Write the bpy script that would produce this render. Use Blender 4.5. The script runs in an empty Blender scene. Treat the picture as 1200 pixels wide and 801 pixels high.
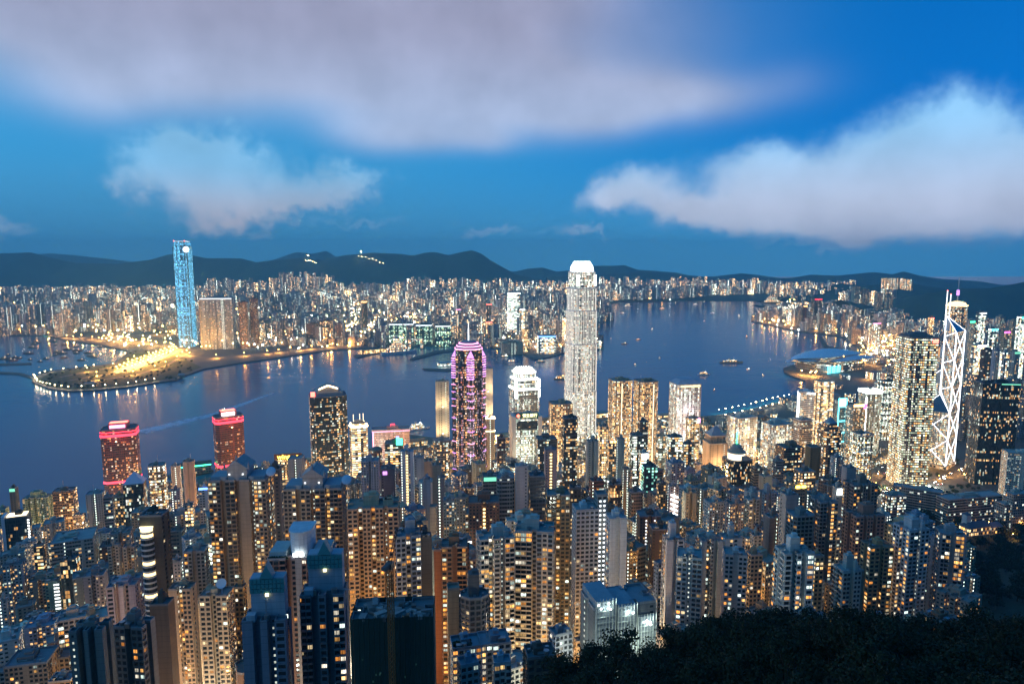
import bpy, bmesh, math, random
import numpy as np
from mathutils import Vector, Matrix

rad = math.radians
R = random.Random(11)
NR = np.random.RandomState(5)
SC = bpy.context.scene
COL = SC.collection

# ------------------------------------------------------------------ camera, sky, sun, exposure
CAMZ, PITCH, FPX = 422.0, rad(7.25), 782.0
cam_data = bpy.data.cameras.new('camera')
cam_data.sensor_width = 36.0
cam_data.lens = FPX / 1200 * 36.0
cam_data.clip_start = 1.0
cam_data.clip_end = 90000
cam = bpy.data.objects.new('camera', cam_data)
cam.location = (0, 0, CAMZ)
cam.rotation_euler = (rad(90) - PITCH, 0, 0)
COL.objects.link(cam)
SC.camera = cam

SC.view_settings.view_transform = 'Standard'
SC.view_settings.look = 'None'
SC.view_settings.exposure = 0.8
SC.view_settings.gamma = 1.0
SC.view_settings.use_curve_mapping = False
SC.cycles.use_denoising = True
SC.cycles.max_bounces = 4
SC.cycles.diffuse_bounces = 2
SC.cycles.glossy_bounces = 3
SC.cycles.transmission_bounces = 2
SC.cycles.volume_bounces = 0
SC.cycles.sample_clamp_indirect = 3.0
SC.cycles.caustics_reflective = False
SC.cycles.caustics_refractive = False

HAZE = 7.0e-5
SUN_EL, SUN_ROT = 3.0, 243.0        # low afterglow behind the camera, to its left
world = bpy.data.worlds.new('World')
SC.world = world
world.use_nodes = True


class NT:
    """small helper that builds shader node graphs"""
    def __init__(s, tree):
        s.t = tree; s.n = tree.nodes; s.l = tree.links
    def new(s, typ, **kw):
        n = s.n.new(typ)
        for k, v in kw.items(): setattr(n, k, v)
        return n
    def put(s, sock, v):
        if isinstance(v, bpy.types.NodeSocket): s.l.new(v, sock)
        elif v is not None: sock.default_value = v
    def m(s, op, a, b=None, c=None, clamp=False):
        n = s.new('ShaderNodeMath', operation=op, use_clamp=clamp)
        s.put(n.inputs[0], a)
        if b is not None: s.put(n.inputs[1], b)
        if c is not None: s.put(n.inputs[2], c)
        return n.outputs[0]
    def mix(s, f, a, b, blend='MIX'):
        n = s.new('ShaderNodeMix', data_type='RGBA', blend_type=blend)
        s.put(n.inputs[0], f)
        for i, v in ((6, a), (7, b)):
            if isinstance(v, tuple) and len(v) == 3: v = (*v, 1)
            s.put(n.inputs[i], v)
        return n.outputs[2]
    def ss(s, x, lo, hi, o0=0.0, o1=1.0):
        n = s.new('ShaderNodeMapRange', interpolation_type='SMOOTHSTEP')
        s.put(n.inputs[0], x); s.put(n.inputs[1], lo); s.put(n.inputs[2], hi); s.put(n.inputs[3], o0); s.put(n.inputs[4], o1)
        return n.outputs[0]
    def xyz(s, v):
        n = s.new('ShaderNodeSeparateXYZ'); s.put(n.inputs[0], v); return n.outputs
    def vec(s, x, y, z=0.0):
        n = s.new('ShaderNodeCombineXYZ')
        for i, v in enumerate((x, y, z)): s.put(n.inputs[i], v)
        return n.outputs[0]
    def noise(s, v, scale, detail=2.0, rough=0.5, dim='3D'):
        n = s.new('ShaderNodeTexNoise', noise_dimensions=dim)
        s.put(n.inputs['Vector'], v); s.put(n.inputs['Scale'], scale); s.put(n.inputs['Detail'], detail); s.put(n.inputs['Roughness'], rough)
        return n.outputs[0]
    def white(s, v):
        n = s.new('ShaderNodeTexWhiteNoise', noise_dimensions='3D'); s.put(n.inputs[0], v); return n.outputs[0], n.outputs[1]


def build_world():
    g = NT(world.node_tree)
    g.n.clear()
    out = g.new('ShaderNodeOutputWorld')
    bg = g.new('ShaderNodeBackground')
    bg.inputs[1].default_value = 0.15
    g.l.new(bg.outputs[0], out.inputs[0])
    sky = g.new('ShaderNodeTexSky', sky_type='NISHITA')
    sky.sun_disc = False
    sky.sun_elevation = rad(SUN_EL)
    sky.sun_rotation = rad(SUN_ROT)
    sky.air_density = 1.0; sky.dust_density = 0.3; sky.ozone_density = 4.0
    tc = g.new('ShaderNodeTexCoord')
    d = g.xyz(tc.outputs['Generated'])
    g.l.new(g.vec(d[0], d[1], g.m('ADD', 0.36, g.m('MULTIPLY', g.m('ABSOLUTE', d[2]), 0.64))), sky.inputs[0])   # keep the sunset yellow below the hills
    az = g.m('MULTIPLY', g.m('ARCTAN2', d[0], d[1]), 57.29578)      # degrees, 0 straight out over the harbour
    el = g.m('MULTIPLY', g.m('ARCSINE', d[2]), 57.29578)
    # dusk tint of the clear sky: deeper blue to the right and up, paler and greener near the horizon
    base = g.mix(1.0, sky.outputs[0], SKYTINT, 'MULTIPLY')
    hz = g.ss(el, -1.0, 11.0)
    base = g.mix(hz, g.mix(1.0, base, HZTINT, 'MULTIPLY'), base)
    rt = g.ss(az, -12.0, 34.0)
    base = g.mix(g.m('MULTIPLY', rt, hz), base, g.mix(1.0, base, (0.03, 0.44, 0.66), 'MULTIPLY'))
    base = g.mix(g.m('MULTIPLY', g.ss(az, 12.0, -28.0), g.ss(el, 1.0, 7.0)), base, g.mix(1.0, base, (1.7, 1.22, 1.12), 'MULTIPLY'))
    # clouds: soft lobes in (azimuth, elevation), edges broken by fractal noise
    p = g.vec(az, el, 0.0)
    w1 = g.noise(p, 0.06, 1.5, 0.5); w2 = g.noise(g.vec(az, el, 7.7), 0.06, 1.5, 0.5)
    f1 = g.noise(p, 0.42, 8, 0.6); f2 = g.noise(g.vec(az, el, 3.1), 0.42, 8, 0.6)
    soft = (g.m('ADD', az, g.m('MULTIPLY', g.m('SUBTRACT', w1, 0.5), 8.0)), g.m('ADD', el, g.m('MULTIPLY', g.m('SUBTRACT', w2, 0.5), 4.0)))
    crisp = (g.m('ADD', soft[0], g.m('MULTIPLY', g.m('SUBTRACT', f1, 0.5), 7.0)), g.m('ADD', soft[1], g.m('MULTIPLY', g.m('SUBTRACT', f2, 0.5), 5.6)))
    def lobe(c, a, e, ra, re, amp):
        x = g.m('DIVIDE', g.m('SUBTRACT', c[0], a), ra); y = g.m('DIVIDE', g.m('SUBTRACT', c[1], e), re)
        r2 = g.m('ADD', g.m('MULTIPLY', x, x), g.m('MULTIPLY', y, y))
        return g.m('MULTIPLY', g.m('EXPONENT', g.m('MULTIPLY', r2, -1.0)), amp)
    def group(c, lobes):
        acc = None
        for L in lobes:
            v = lobe(c, *L)
            acc = v if acc is None else g.m('ADD', acc, v)
        return acc
    high = group(soft, CL_HIGH)
    left = group(crisp, CL_LEFT)
    mid = tuple(g.m('MULTIPLY', g.m('ADD', a_, b_), 0.5) for a_, b_ in zip(soft, crisp))
    right = group(mid, CL_RIGHT)
    wisps = group(crisp, CL_WISP)
    mh = g.m('MULTIPLY', g.ss(high, 0.0, 1.35), 0.92)
    ml = g.m('MULTIPLY', g.ss(left, 0.1, 1.5), 0.88)
    mr = g.m('MULTIPLY', g.ss(right, 0.2, 1.3), 0.96)
    mw = g.m('MULTIPLY', g.ss(wisps, 0.3, 1.1), 0.4)
    tone = g.m('ADD', 0.66, g.m('MULTIPLY', g.noise(p, 0.16, 4, 0.5), 0.68))
    # city glow warms the cloud bases
    chigh = g.mix(g.ss(el, 9.5, 19), (0.27, 0.325, 0.46), (0.215, 0.215, 0.30))
    cleft = g.mix(g.ss(el, 2.2, 7.5), (0.33, 0.315, 0.37), (0.16, 0.34, 0.52))
    cright = g.mix(g.ss(el, 3.0, 10.5), (0.35, 0.385, 0.49), (0.20, 0.40, 0.61))
    sc = 1.0 / 0.15
    k = lambda c: g.mix(1.0, c, g.vec(g.m('MULTIPLY', tone, sc), g.m('MULTIPLY', tone, sc), g.m('MULTIPLY', tone, sc)), 'MULTIPLY')
    res = g.mix(mh, base, k(chigh))
    res = g.mix(ml, res, k(cleft))
    res = g.mix(mw, res, k(cright))
    res = g.mix(mr, res, k(cright))
    # below the horizon: dull dusk
    res = g.mix(g.ss(el, -12.0, -4.0), (0.1, 0.25, 0.5), res)
    g.l.new(res, bg.inputs[0])

SKYTINT = (0.70, 2.75, 2.70)
HZTINT = (2.1, 0.78, 0.68)
# azimuth, elevation, radius az, radius el, weight (degrees)
CL_HIGH = [(-38, 19, 11, 5.5, 1.3), (-26, 17, 12, 4.8, 1.3), (-14, 15.5, 11, 4.6, 1.25), (-2, 14.0, 9, 3.4, 1.15), (8, 12.8, 8, 2.8, .95), (16, 12.4, 7, 1.9, .7), (14, 17, 9, 3.5, .3), (-30, 26, 22, 7, 1.4), (-4, 22, 10, 6, 1.1), (7, 21, 8, 5, .55), (-31, 11.6, 6, 2.2, .55), (-9, 9.8, 4.5, 1.7, .75), (-3, 9.9, 3, 1.4, .5)]
CL_LEFT = [(-25, 7.2, 4.0, 2.6, .6), (-20, 7.4, 4, 1.8, .55), (-24.5, 5.6, 4.2, 2.8, .95), (-20.5, 4.2, 4.4, 1.7, 1.05), (-24.5, 8.3, 3.6, 1.8, .7), (-14.2, 5.4, 3.6, 1.8, 1.15), (-11.5, 6.4, 2.4, 1.3, .7), (-16, 3.6, 3, 1.0, .6), (-27.5, 6, 2.0, 1.4, .4), (-22, 2.7, 4.5, .9, .55)]
CL_RIGHT = [(18, 6.6, 5, 2.2, .55), (33, 8, 5, 3.4, .5), (9.5, 5.6, 3.0, 1.9, 1.15), (6.5, 4.4, 2.2, 1.3, .8), (14, 3.7, 4.5, 1.3, 1.1), (21, 4.6, 4.5, 2.6, 1.25), (27, 5.6, 4.2, 3.4, 1.3), (31.5, 9.0, 3.4, 2.6, 1.1), (34, 5.2, 5, 3.0, 1.3), (41, 4.6, 5, 3.0, 1.2), (25, 2.8, 9, 1.0, .8), (20, 7.4, 3, 1.5, .4)]
CL_WISP = [(-37, 2.6, 3, .9, .9), (-2, 2.2, 3, .6, .7), (5, 2.0, 3.2, .6, .9), (-12, 1.9, 6, .5, .6), (24, 1.3, 6, .5, .7), (12, 1.6, 1.2, .5, .5)]
build_world()

sun_data = bpy.data.lights.new('sun', 'SUN')
sun_data.energy = 0.16
sun_data.angle = rad(35)
sun_data.color = (0.92, 0.92, 1.0)
sun = bpy.data.objects.new('sun', sun_data)
az_, el_ = rad(SUN_ROT), rad(max(SUN_EL, 14))
sun.rotation_euler = Vector((-math.sin(az_) * math.cos(el_), -math.cos(az_) * math.cos(el_), -math.sin(el_))).to_track_quat('-Z', 'Y').to_euler()
COL.objects.link(sun)

# ------------------------------------------------------------------ where things stand: survey of the place
# X runs to the right of the view, Y out over the harbour, Z up from the sea; the lookout is at (0, 0).
CP, SP = math.cos(PITCH), math.sin(PITCH)
def ray(px, py):
    xn, yn = (px - 600) / FPX, (400.5 - py) / FPX
    return xn, CP + yn * SP, -SP + yn * CP
def at(px, py, Y):
    r = ray(px, py); t = Y / r[1]
    return Vector((r[0] * t, Y, CAMZ + r[2] * t))
def gnd(px, py, z=4.0):
    r = ray(px, py); t = (z - CAMZ) / r[2]
    return Vector((r[0] * t, r[1] * t, z))
def mpp(px, py, Y):                      # metres per photo pixel at that distance
    return Y / ray(px, py)[1] / FPX
def pix(p):
    z = p[1] * CP - (p[2] - CAMZ) * SP
    return 600 + FPX * p[0] / z, 400.5 - FPX * ((p[2] - CAMZ) * CP + p[1] * SP) / z

FOOT = np.array([(-2600, 300), (-1400, 420), (-842, 663), (-509, 911), (-84, 1066), (454, 1136), (700, 1180), (819, 1240), (1031, 1420), (1500, 1650), (2300, 1900), (3600, 2500)], float)
EL_T = [-3000, 0, 150, 300, 450, 600, 750, 850, 900, 1000, 1085, 1200]
EL_Z = [6, 6, 26, 58, 92, 128, 160, 190, 240, 340, 415, 455]
def inland(X, Y):
    X = np.asarray(X, float); Y = np.asarray(Y, float)
    best = np.full(X.shape, 1e9); sg = np.zeros(X.shape)
    for a, b in zip(FOOT[:-1], FOOT[1:]):
        d = b - a; L2 = d @ d
        t = np.clip(((X - a[0]) * d[0] + (Y - a[1]) * d[1]) / L2, 0, 1)
        ds = np.hypot(X - a[0] - t * d[0], Y - a[1] - t * d[1])
        cr = d[0] * (Y - a[1]) - d[1] * (X - a[0])
        m = ds < best
        best = np.where(m, ds, best); sg = np.where(m, np.where(cr < 0, 1, -1), sg)
    return best * sg
def terrain(X, Y):
    X = np.asarray(X, float); Y = np.asarray(Y, float)
    t = inland(X, Y)
    z = np.interp(t, EL_T, EL_Z)
    z = z + np.clip(t / 300, 0, 1) * (4 * np.sin(X / 61 + Y / 83) + 3 * np.sin(X / 37 - Y / 47))
    S = np.interp(X, [-120, -60, -15, 0, 30, 62, 138, 320, 600], [180, 225, 283, 292, 306, 317, 316, 306, 250])
    spur = S - 0.85 * np.clip(Y - 172, 0, None) + 0.42 * np.clip(170 - Y, 0, None) + 2.5 * np.sin(X / 9.0) + 2 * np.sin(Y / 13.0 + X / 17)
    z = np.maximum(z, np.where(Y > 12, np.minimum(spur, CAMZ - 14 - 0.55 * Y * (X > -400)), -50))
    z = np.where(Y < 60, np.minimum(z, CAMZ - 3 - 0.75 * np.clip(Y, 0, None)), z)
    # the harbour side of the right-hand district is flat
    return z
def tz(x, y): return float(terrain(np.array([x]), np.array([y]))[0])

# ------------------------------------------------------------------ materials
MATS = {}
def new_mat(name):
    m = bpy.data.materials.new(name); m.use_nodes = True
    g = NT(m.node_tree); g.n.clear()
    out = g.new('ShaderNodeOutputMaterial')
    b = g.new('ShaderNodeBsdfPrincipled')
    g.l.new(b.outputs[0], out.inputs[0])
    MATS[name] = m
    return m, g, b
def no_mis(m):
    m.cycles.emission_sampling = 'NONE'
    return m

def facade_mat(name, mode):
    """walls with storeys of windows. UV: x counts bays, y counts storeys. Per building: fa = lit share, warm share, floor coherence;
    fb = window width, height, stair share; fc = brightness, blank share, seed; ft = tint of the window light"""
    m, g, b = new_mat(name)
    A = lambda nm: g.new('ShaderNodeAttribute', attribute_type=mode, attribute_name=nm).outputs['Vector']
    fa, fb, fc = g.xyz(A('fa')), g.xyz(A('fb')), g.xyz(A('fc'))
    ft = g.new('ShaderNodeAttribute', attribute_type=mode, attribute_name='ft').outputs['Color']
    uv = g.new('ShaderNodeUVMap', uv_map='UVMap').outputs[0]
    u = g.xyz(uv)
    ix, iy = g.m('FLOOR', u[0]), g.m('FLOOR', u[1])
    fx, fy = g.m('FRACT', u[0]), g.m('FRACT', u[1])
    seed = fc[2]
    r1, rc = g.white(g.vec(ix, iy, seed)); rc = g.xyz(rc)
    rf, _ = g.white(g.vec(iy, 3.3, seed))
    c1, cc = g.white(g.vec(ix, 91.7, seed)); cc = g.xyz(cc)
    stair = g.m('LESS_THAN', c1, fb[2])
    blank = g.m('MULTIPLY', g.m('LESS_THAN', cc[1], fc[1]), g.m('SUBTRACT', 1.0, stair))
    ww = g.m('MULTIPLY', fb[0], g.m('ADD', 0.8, g.m('MULTIPLY', cc[2], 0.35)))
    ww = g.m('ADD', g.m('MULTIPLY', stair, 0.3), g.m('MULTIPLY', g.m('SUBTRACT', 1.0, stair), ww))
    wh = g.m('ADD', g.m('MULTIPLY', stair, 0.38), g.m('MULTIPLY', g.m('SUBTRACT', 1.0, stair), fb[1]))
    inx = g.m('LESS_THAN', g.m('ABSOLUTE', g.m('SUBTRACT', fx, 0.5)), g.m('MULTIPLY', ww, 0.5))
    iny = g.m('LESS_THAN', g.m('ABSOLUTE', g.m('SUBTRACT', fy, 0.52)), g.m('MULTIPLY', wh, 0.5))
    win = g.m('MULTIPLY', g.m('MULTIPLY', inx, iny), g.m('SUBTRACT', 1.0, blank))
    score = g.m('ADD', g.m('MULTIPLY', r1, g.m('SUBTRACT', 1.0, fa[2])), g.m('MULTIPLY', rf, fa[2]))
    thr = g.m('MULTIPLY', fa[0], g.m('ADD', 0.45, g.m('MULTIPLY', cc[0], 1.1)))
    lit = g.m('MAXIMUM', g.m('LESS_THAN', score, thr), stair)
    warm = g.m('MULTIPLY', g.m('LESS_THAN', rc[1], fa[1]), g.m('SUBTRACT', 1.0, stair))
    cw = g.mix(rc[2], (1.0, 0.42, 0.09), (1.0, 0.74, 0.38))
    ck = g.mix(rc[2], (0.72, 1.0, 0.80), (1.0, 0.97, 0.86))
    ec = g.mix(warm, ck, cw)
    ec = g.mix(1.0, ec, ft, 'MULTIPLY')
    part = g.noise(g.vec(g.m('MULTIPLY', u[0], 3.1), g.m('MULTIPLY', u[1], 2.3), seed), 1.0, 1)
    br = g.m('ADD', 0.22, g.m('MULTIPLY', g.m('POWER', rc[0], 1.8), 1.9))
    br = g.m('ADD', g.m('MULTIPLY', br, g.m('SUBTRACT', 1.0, stair)), g.m('MULTIPLY', stair, 1.0))
    br = g.m('MULTIPLY', br, g.m('ADD', 0.35, g.m('MULTIPLY', part, 1.3)))
    es = g.m('MULTIPLY', g.m('MULTIPLY', g.m('MULTIPLY', win, lit), br), fc[0])
    if mode == 'OBJECT':
        tint = g.new('ShaderNodeObjectInfo').outputs['Color']
    else:
        tint = g.new('ShaderNodeAttribute', attribute_type='GEOMETRY', attribute_name='fw').outputs['Color']
    pos = g.new('ShaderNodeNewGeometry').outputs['Position']
    grime = g.noise(g.vec(g.m('MULTIPLY', u[0], 0.9), g.m('MULTIPLY', u[1], 0.14), seed), 1.0, 4, 0.65)
    tone = g.m('ADD', 0.62, g.m('MULTIPLY', grime, 0.6))
    tone = g.m('MULTIPLY', tone, g.m('ADD', 0.84, g.m('MULTIPLY', cc[0], 0.28)))
    slab = g.m('LESS_THAN', fy, 0.09)
    tone = g.m('MULTIPLY', tone, g.m('SUBTRACT', 1.0, g.m('MULTIPLY', slab, 0.28)))
    wall = g.mix(1.0, tint, g.vec(tone, tone, tone), 'MULTIPLY')
    dark = g.mix(rc[2], (0.012, 0.016, 0.022), (0.05, 0.055, 0.06))
    colr = g.mix(win, wall, dark)
    g.l.new(colr, b.inputs['Base Color'])
    g.l.new(g.m('SUBTRACT', 0.85, g.m('MULTIPLY', win, 0.7)), b.inputs['Roughness'])
    g.l.new(ec, b.inputs['Emission Color'])
    g.l.new(es, b.inputs['Emission Strength'])
    bump = g.new('ShaderNodeBump'); bump.inputs['Strength'].default_value = 0.35; bump.inputs['Distance'].default_value = 0.5
    g.l.new(g.m('SUBTRACT', 1.0, win), bump.inputs['Height']); g.l.new(bump.outputs[0], b.inputs['Normal'])
    return no_mis(m)

facade_mat('facade', 'OBJECT')
facade_mat('facade_mass', 'GEOMETRY')

def plain(name, rough=0.8, noise=(0.35, 0.5), scale=0.15, metallic=0.0, use_obj=True, col=(0.3, 0.3, 0.3), spec=0.5):
    m, g, b = new_mat(name)
    tint = g.new('ShaderNodeObjectInfo').outputs['Color'] if use_obj else None
    tc = g.new('ShaderNodeTexCoord').outputs['Object']
    n = g.noise(tc, scale, 5, 0.65)
    n2 = g.noise(tc, scale * 9, 3, 0.6)
    t = g.m('ADD', 1.0 - noise[0], g.m('MULTIPLY', g.m('ADD', g.m('MULTIPLY', n, 0.7), g.m('MULTIPLY', n2, 0.3)), 2 * noise[0]))
    src = tint if use_obj else (*col, 1)
    g.l.new(g.mix(1.0, src, g.vec(t, t, t), 'MULTIPLY'), b.inputs['Base Color'])
    b.inputs['Roughness'].default_value = rough
    b.inputs['Metallic'].default_value = metallic
    b.inputs['Specular IOR Level'].default_value = spec
    return m
def concrete_mat():
    m, g, b = new_mat('concrete')
    tint = g.new('ShaderNodeObjectInfo').outputs['Color']
    rnd = g.new('ShaderNodeObjectInfo').outputs['Random']
    tc = g.new('ShaderNodeTexCoord').outputs['Object']
    p = g.xyz(tc)
    streak = g.noise(g.vec(g.m('MULTIPLY', p[0], 0.7), g.m('MULTIPLY', p[1], 0.7), g.m('ADD', g.m('MULTIPLY', p[2], 0.035), g.m('MULTIPLY', rnd, 50.0))), 1.0, 4, 0.65)
    blot = g.noise(tc, 0.11, 4, 0.6)
    fz = g.m('FRACT', g.m('DIVIDE', p[2], 3.05))
    joint = g.m('LESS_THAN', fz, 0.075)
    t = g.m('ADD', 0.42, g.m('ADD', g.m('MULTIPLY', streak, 0.75), g.m('MULTIPLY', blot, 0.42)))
    t = g.m('MULTIPLY', t, g.m('SUBTRACT', 1.0, g.m('MULTIPLY', joint, 0.3)))
    g.l.new(g.mix(1.0, tint, g.vec(t, t, t), 'MULTIPLY'), b.inputs['Base Color'])
    b.inputs['Roughness'].default_value = 0.85
concrete_mat(); plain('roofing', 0.9, (0.45, 0.5), 0.12)
plain('metal', 0.4, (0.15, 0.2), 0.3, 0.8); plain('paint', 0.45, (0.12, 0.1), 0.3)
plain('bark', 0.95, (0.4, 0), 1.5, use_obj=False, col=(0.07, 0.05, 0.035))
plain('hillside', 0.95, (0.6, 0), 0.0015, use_obj=False, col=(0.05, 0.072, 0.055))
plain('quay', 0.85, (0.3, 0), 0.02, use_obj=False, col=(0.11, 0.105, 0.10))
plain('netting', 0.9, (0.5, 0), 0.35)

def ground_mat():
    m, g, b = new_mat('terrain')
    pos = g.new('ShaderNodeNewGeometry').outputs['Position']
    z = g.xyz(pos)[2]
    n = g.noise(pos, 0.02, 6, 0.6); n2 = g.noise(pos, 0.3, 4, 0.6)
    green = g.mix(n2, (0.012, 0.022, 0.010), (0.045, 0.06, 0.028))
    stone = g.mix(n2, (0.04, 0.04, 0.042), (0.13, 0.125, 0.12))
    f = g.m('ADD', g.m('MAXIMUM', g.ss(z, 90.0, 210.0), g.m('MULTIPLY', g.ss(g.xyz(pos)[0], 250.0, 380.0), g.ss(z, 25.0, 45.0))), g.m('MULTIPLY', g.m('SUBTRACT', n, 0.52), 1.6), clamp=True)
    g.l.new(g.mix(f, stone, green), b.inputs['Base Color'])
    b.inputs['Roughness'].default_value = 0.95
ground_mat()

def water_mat():
    m, g, b = new_mat('sea')
    pos = g.new('ShaderNodeNewGeometry').outputs['Position']
    p = g.xyz(pos)
    big = g.noise(pos, 0.0016, 4, 0.6)
    g.l.new(g.mix(big, (0.0002, 0.120, 0.222), (0.0004, 0.170, 0.285)), b.inputs['Base Color'])
    b.inputs['Roughness'].default_value = 0.16
    b.inputs['IOR'].default_value = 1.33; b.inputs['Specular IOR Level'].default_value = 0.15
    w = g.noise(pos, 0.045, 5, 0.6)
    w2 = g.noise(g.vec(g.m('MULTIPLY', p[0], 0.25), p[1], p[2]), 0.012, 3, 0.5)
    bump = g.new('ShaderNodeBump'); bump.inputs['Strength'].default_value = 0.5; bump.inputs['Distance'].default_value = 1.2
    g.l.new(g.m('ADD', w, g.m('MULTIPLY', w2, 1.2)), bump.inputs['Height'])
    g.l.new(bump.outputs[0], b.inputs['Normal'])
water_mat()

def leaf_mat():
    m, g, b = new_mat('leaf')
    pos = g.new('ShaderNodeNewGeometry').outputs['Position']
    n = g.noise(pos, 0.5, 3, 0.6)
    rnd = g.new('ShaderNodeObjectInfo').outputs['Random']
    c = g.mix(g.m('ADD', g.m('MULTIPLY', n, 0.7), g.m('MULTIPLY', rnd, 0.3)), (0.006, 0.012, 0.005), (0.030, 0.040, 0.014))
    g.l.new(c, b.inputs['Base Color'])
    b.inputs['Roughness'].default_value = 0.75
    b.inputs['Specular IOR Level'].default_value = 0.25
leaf_mat()

def glow(name, col, s):
    if name in MATS: return MATS[name]
    m, g, b = new_mat(name)
    b.inputs['Base Color'].default_value = (0.05, 0.05, 0.05, 1)
    b.inputs['Emission Color'].default_value = (*col, 1)
    b.inputs['Emission Strength'].default_value = s
    return no_mis(m)
glow('white_light', (0.92, 1.0, 0.97), 6.0); glow('warm_light', (1.0, 0.72, 0.36), 6.0); glow('orange_light', (1.0, 0.42, 0.08), 8.0)
glow('red_light', (1.0, 0.03, 0.06), 2.6); glow('pink_light', (1.0, 0.36, 0.66), 1.7); glow('violet_light', (0.72, 0.30, 0.95), 1.2)
glow('cyan_light', (0.10, 0.85, 1.0), 3.0); glow('blue_light', (0.10, 0.25, 1.0), 4.0); glow('green_light', (0.05, 1.0, 0.40), 3.5)
glow('tube_white', (0.86, 0.90, 1.0), 2.6); glow('sign_yellow', (1.0, 0.62, 0.06), 7.0); glow('sign_red', (1.0, 0.12, 0.08), 4.0)
glow('fin_glow', (1.0, 0.97, 0.90), 0.5); glow('soft_white', (0.92, 0.97, 1.0), 1.3); glow('crown_white', (0.95, 1.0, 0.95), 2.2); glow('soft_warm', (1.0, 0.80, 0.50), 1.6); glow('gold_light', (1.0, 0.70, 0.28), 2.0)
glow('pale_yellow', (1.0, 0.86, 0.45), 2.5); glow('dim_green', (0.25, 0.8, 0.6), 0.03); glow('magenta_light', (1.0, 0.08, 0.55), 3.0); glow('soft_green', (0.25, 0.95, 0.62), 0.7)

def window_mat():
    """panes of the near towers: dark glass, or lit with the colour of the pane (attribute lamp = colour * brightness)"""
    m, g, b = new_mat('panes')
    a = g.new('ShaderNodeAttribute', attribute_type='GEOMETRY', attribute_name='lamp').outputs['Color']
    uv = g.xyz(g.new('ShaderNodeUVMap', uv_map='UVMap').outputs[0])
    mull = g.m('GREATER_THAN', g.m('ABSOLUTE', g.m('SUBTRACT', g.m('FRACT', g.m('MULTIPLY', uv[0], 2.0)), 0.5)), 0.07)
    pos = g.new('ShaderNodeNewGeometry').outputs['Position']
    n = g.noise(pos, 0.9, 2)
    g.l.new(g.mix(n, (0.01, 0.013, 0.018), (0.05, 0.055, 0.06)), b.inputs['Base Color'])
    b.inputs['Roughness'].default_value = 0.12
    g.l.new(a, b.inputs['Emission Color'])
    g.l.new(g.m('MULTIPLY', mull, g.m('ADD', 0.3, g.m('MULTIPLY', n, 1.4))), b.inputs['Emission Strength'])
    no_mis(m)
    m, g, b = new_mat('lit_pane')
    c = g.new('ShaderNodeObjectInfo').outputs
    uv = g.xyz(g.new('ShaderNodeUVMap', uv_map='UVMap').outputs[0])
    rnd = c['Random']
    n = g.noise(g.vec(g.m('MULTIPLY', uv[0], 3.0), g.m('MULTIPLY', uv[1], 2.0), g.m('MULTIPLY', rnd, 40.0)), 1.0, 2)
    curt = g.m('LESS_THAN', g.m('ABSOLUTE', g.m('SUBTRACT', uv[0], rnd)), g.m('MULTIPLY', rnd, 0.35))
    mull = g.m('GREATER_THAN', g.m('ABSOLUTE', g.m('SUBTRACT', g.m('FRACT', g.m('MULTIPLY', uv[0], 2.0)), 0.5)), 0.06)
    s = g.m('MULTIPLY', g.m('ADD', 0.35, g.m('MULTIPLY', n, 1.3)), g.m('SUBTRACT', 1.0, g.m('MULTIPLY', curt, 0.55)))
    s = g.m('MULTIPLY', s, mull)
    s = g.m('MULTIPLY', s, g.m('MULTIPLY', c['Alpha'], 5.0))
    b.inputs['Base Color'].default_value = (0.03, 0.03, 0.03, 1)
    g.l.new(c['Color'], b.inputs['Emission Color'])
    g.l.new(s, b.inputs['Emission Strength'])
    no_mis(m)
window_mat()

# ------------------------------------------------------------------ mesh helpers
def tag(o, label=None, cat=None, group=None, kind=None):
    if label: o['label'] = label
    if cat: o['category'] = cat
    if group: o['group'] = group
    if kind: o['kind'] = kind
    return o
def empty(name, loc, yaw=0.0):
    o = bpy.data.objects.new(name, None)
    o.empty_display_size = 1.0
    o.location = loc; o.rotation_euler = (0, 0, yaw)
    COL.objects.link(o)
    return o

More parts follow.
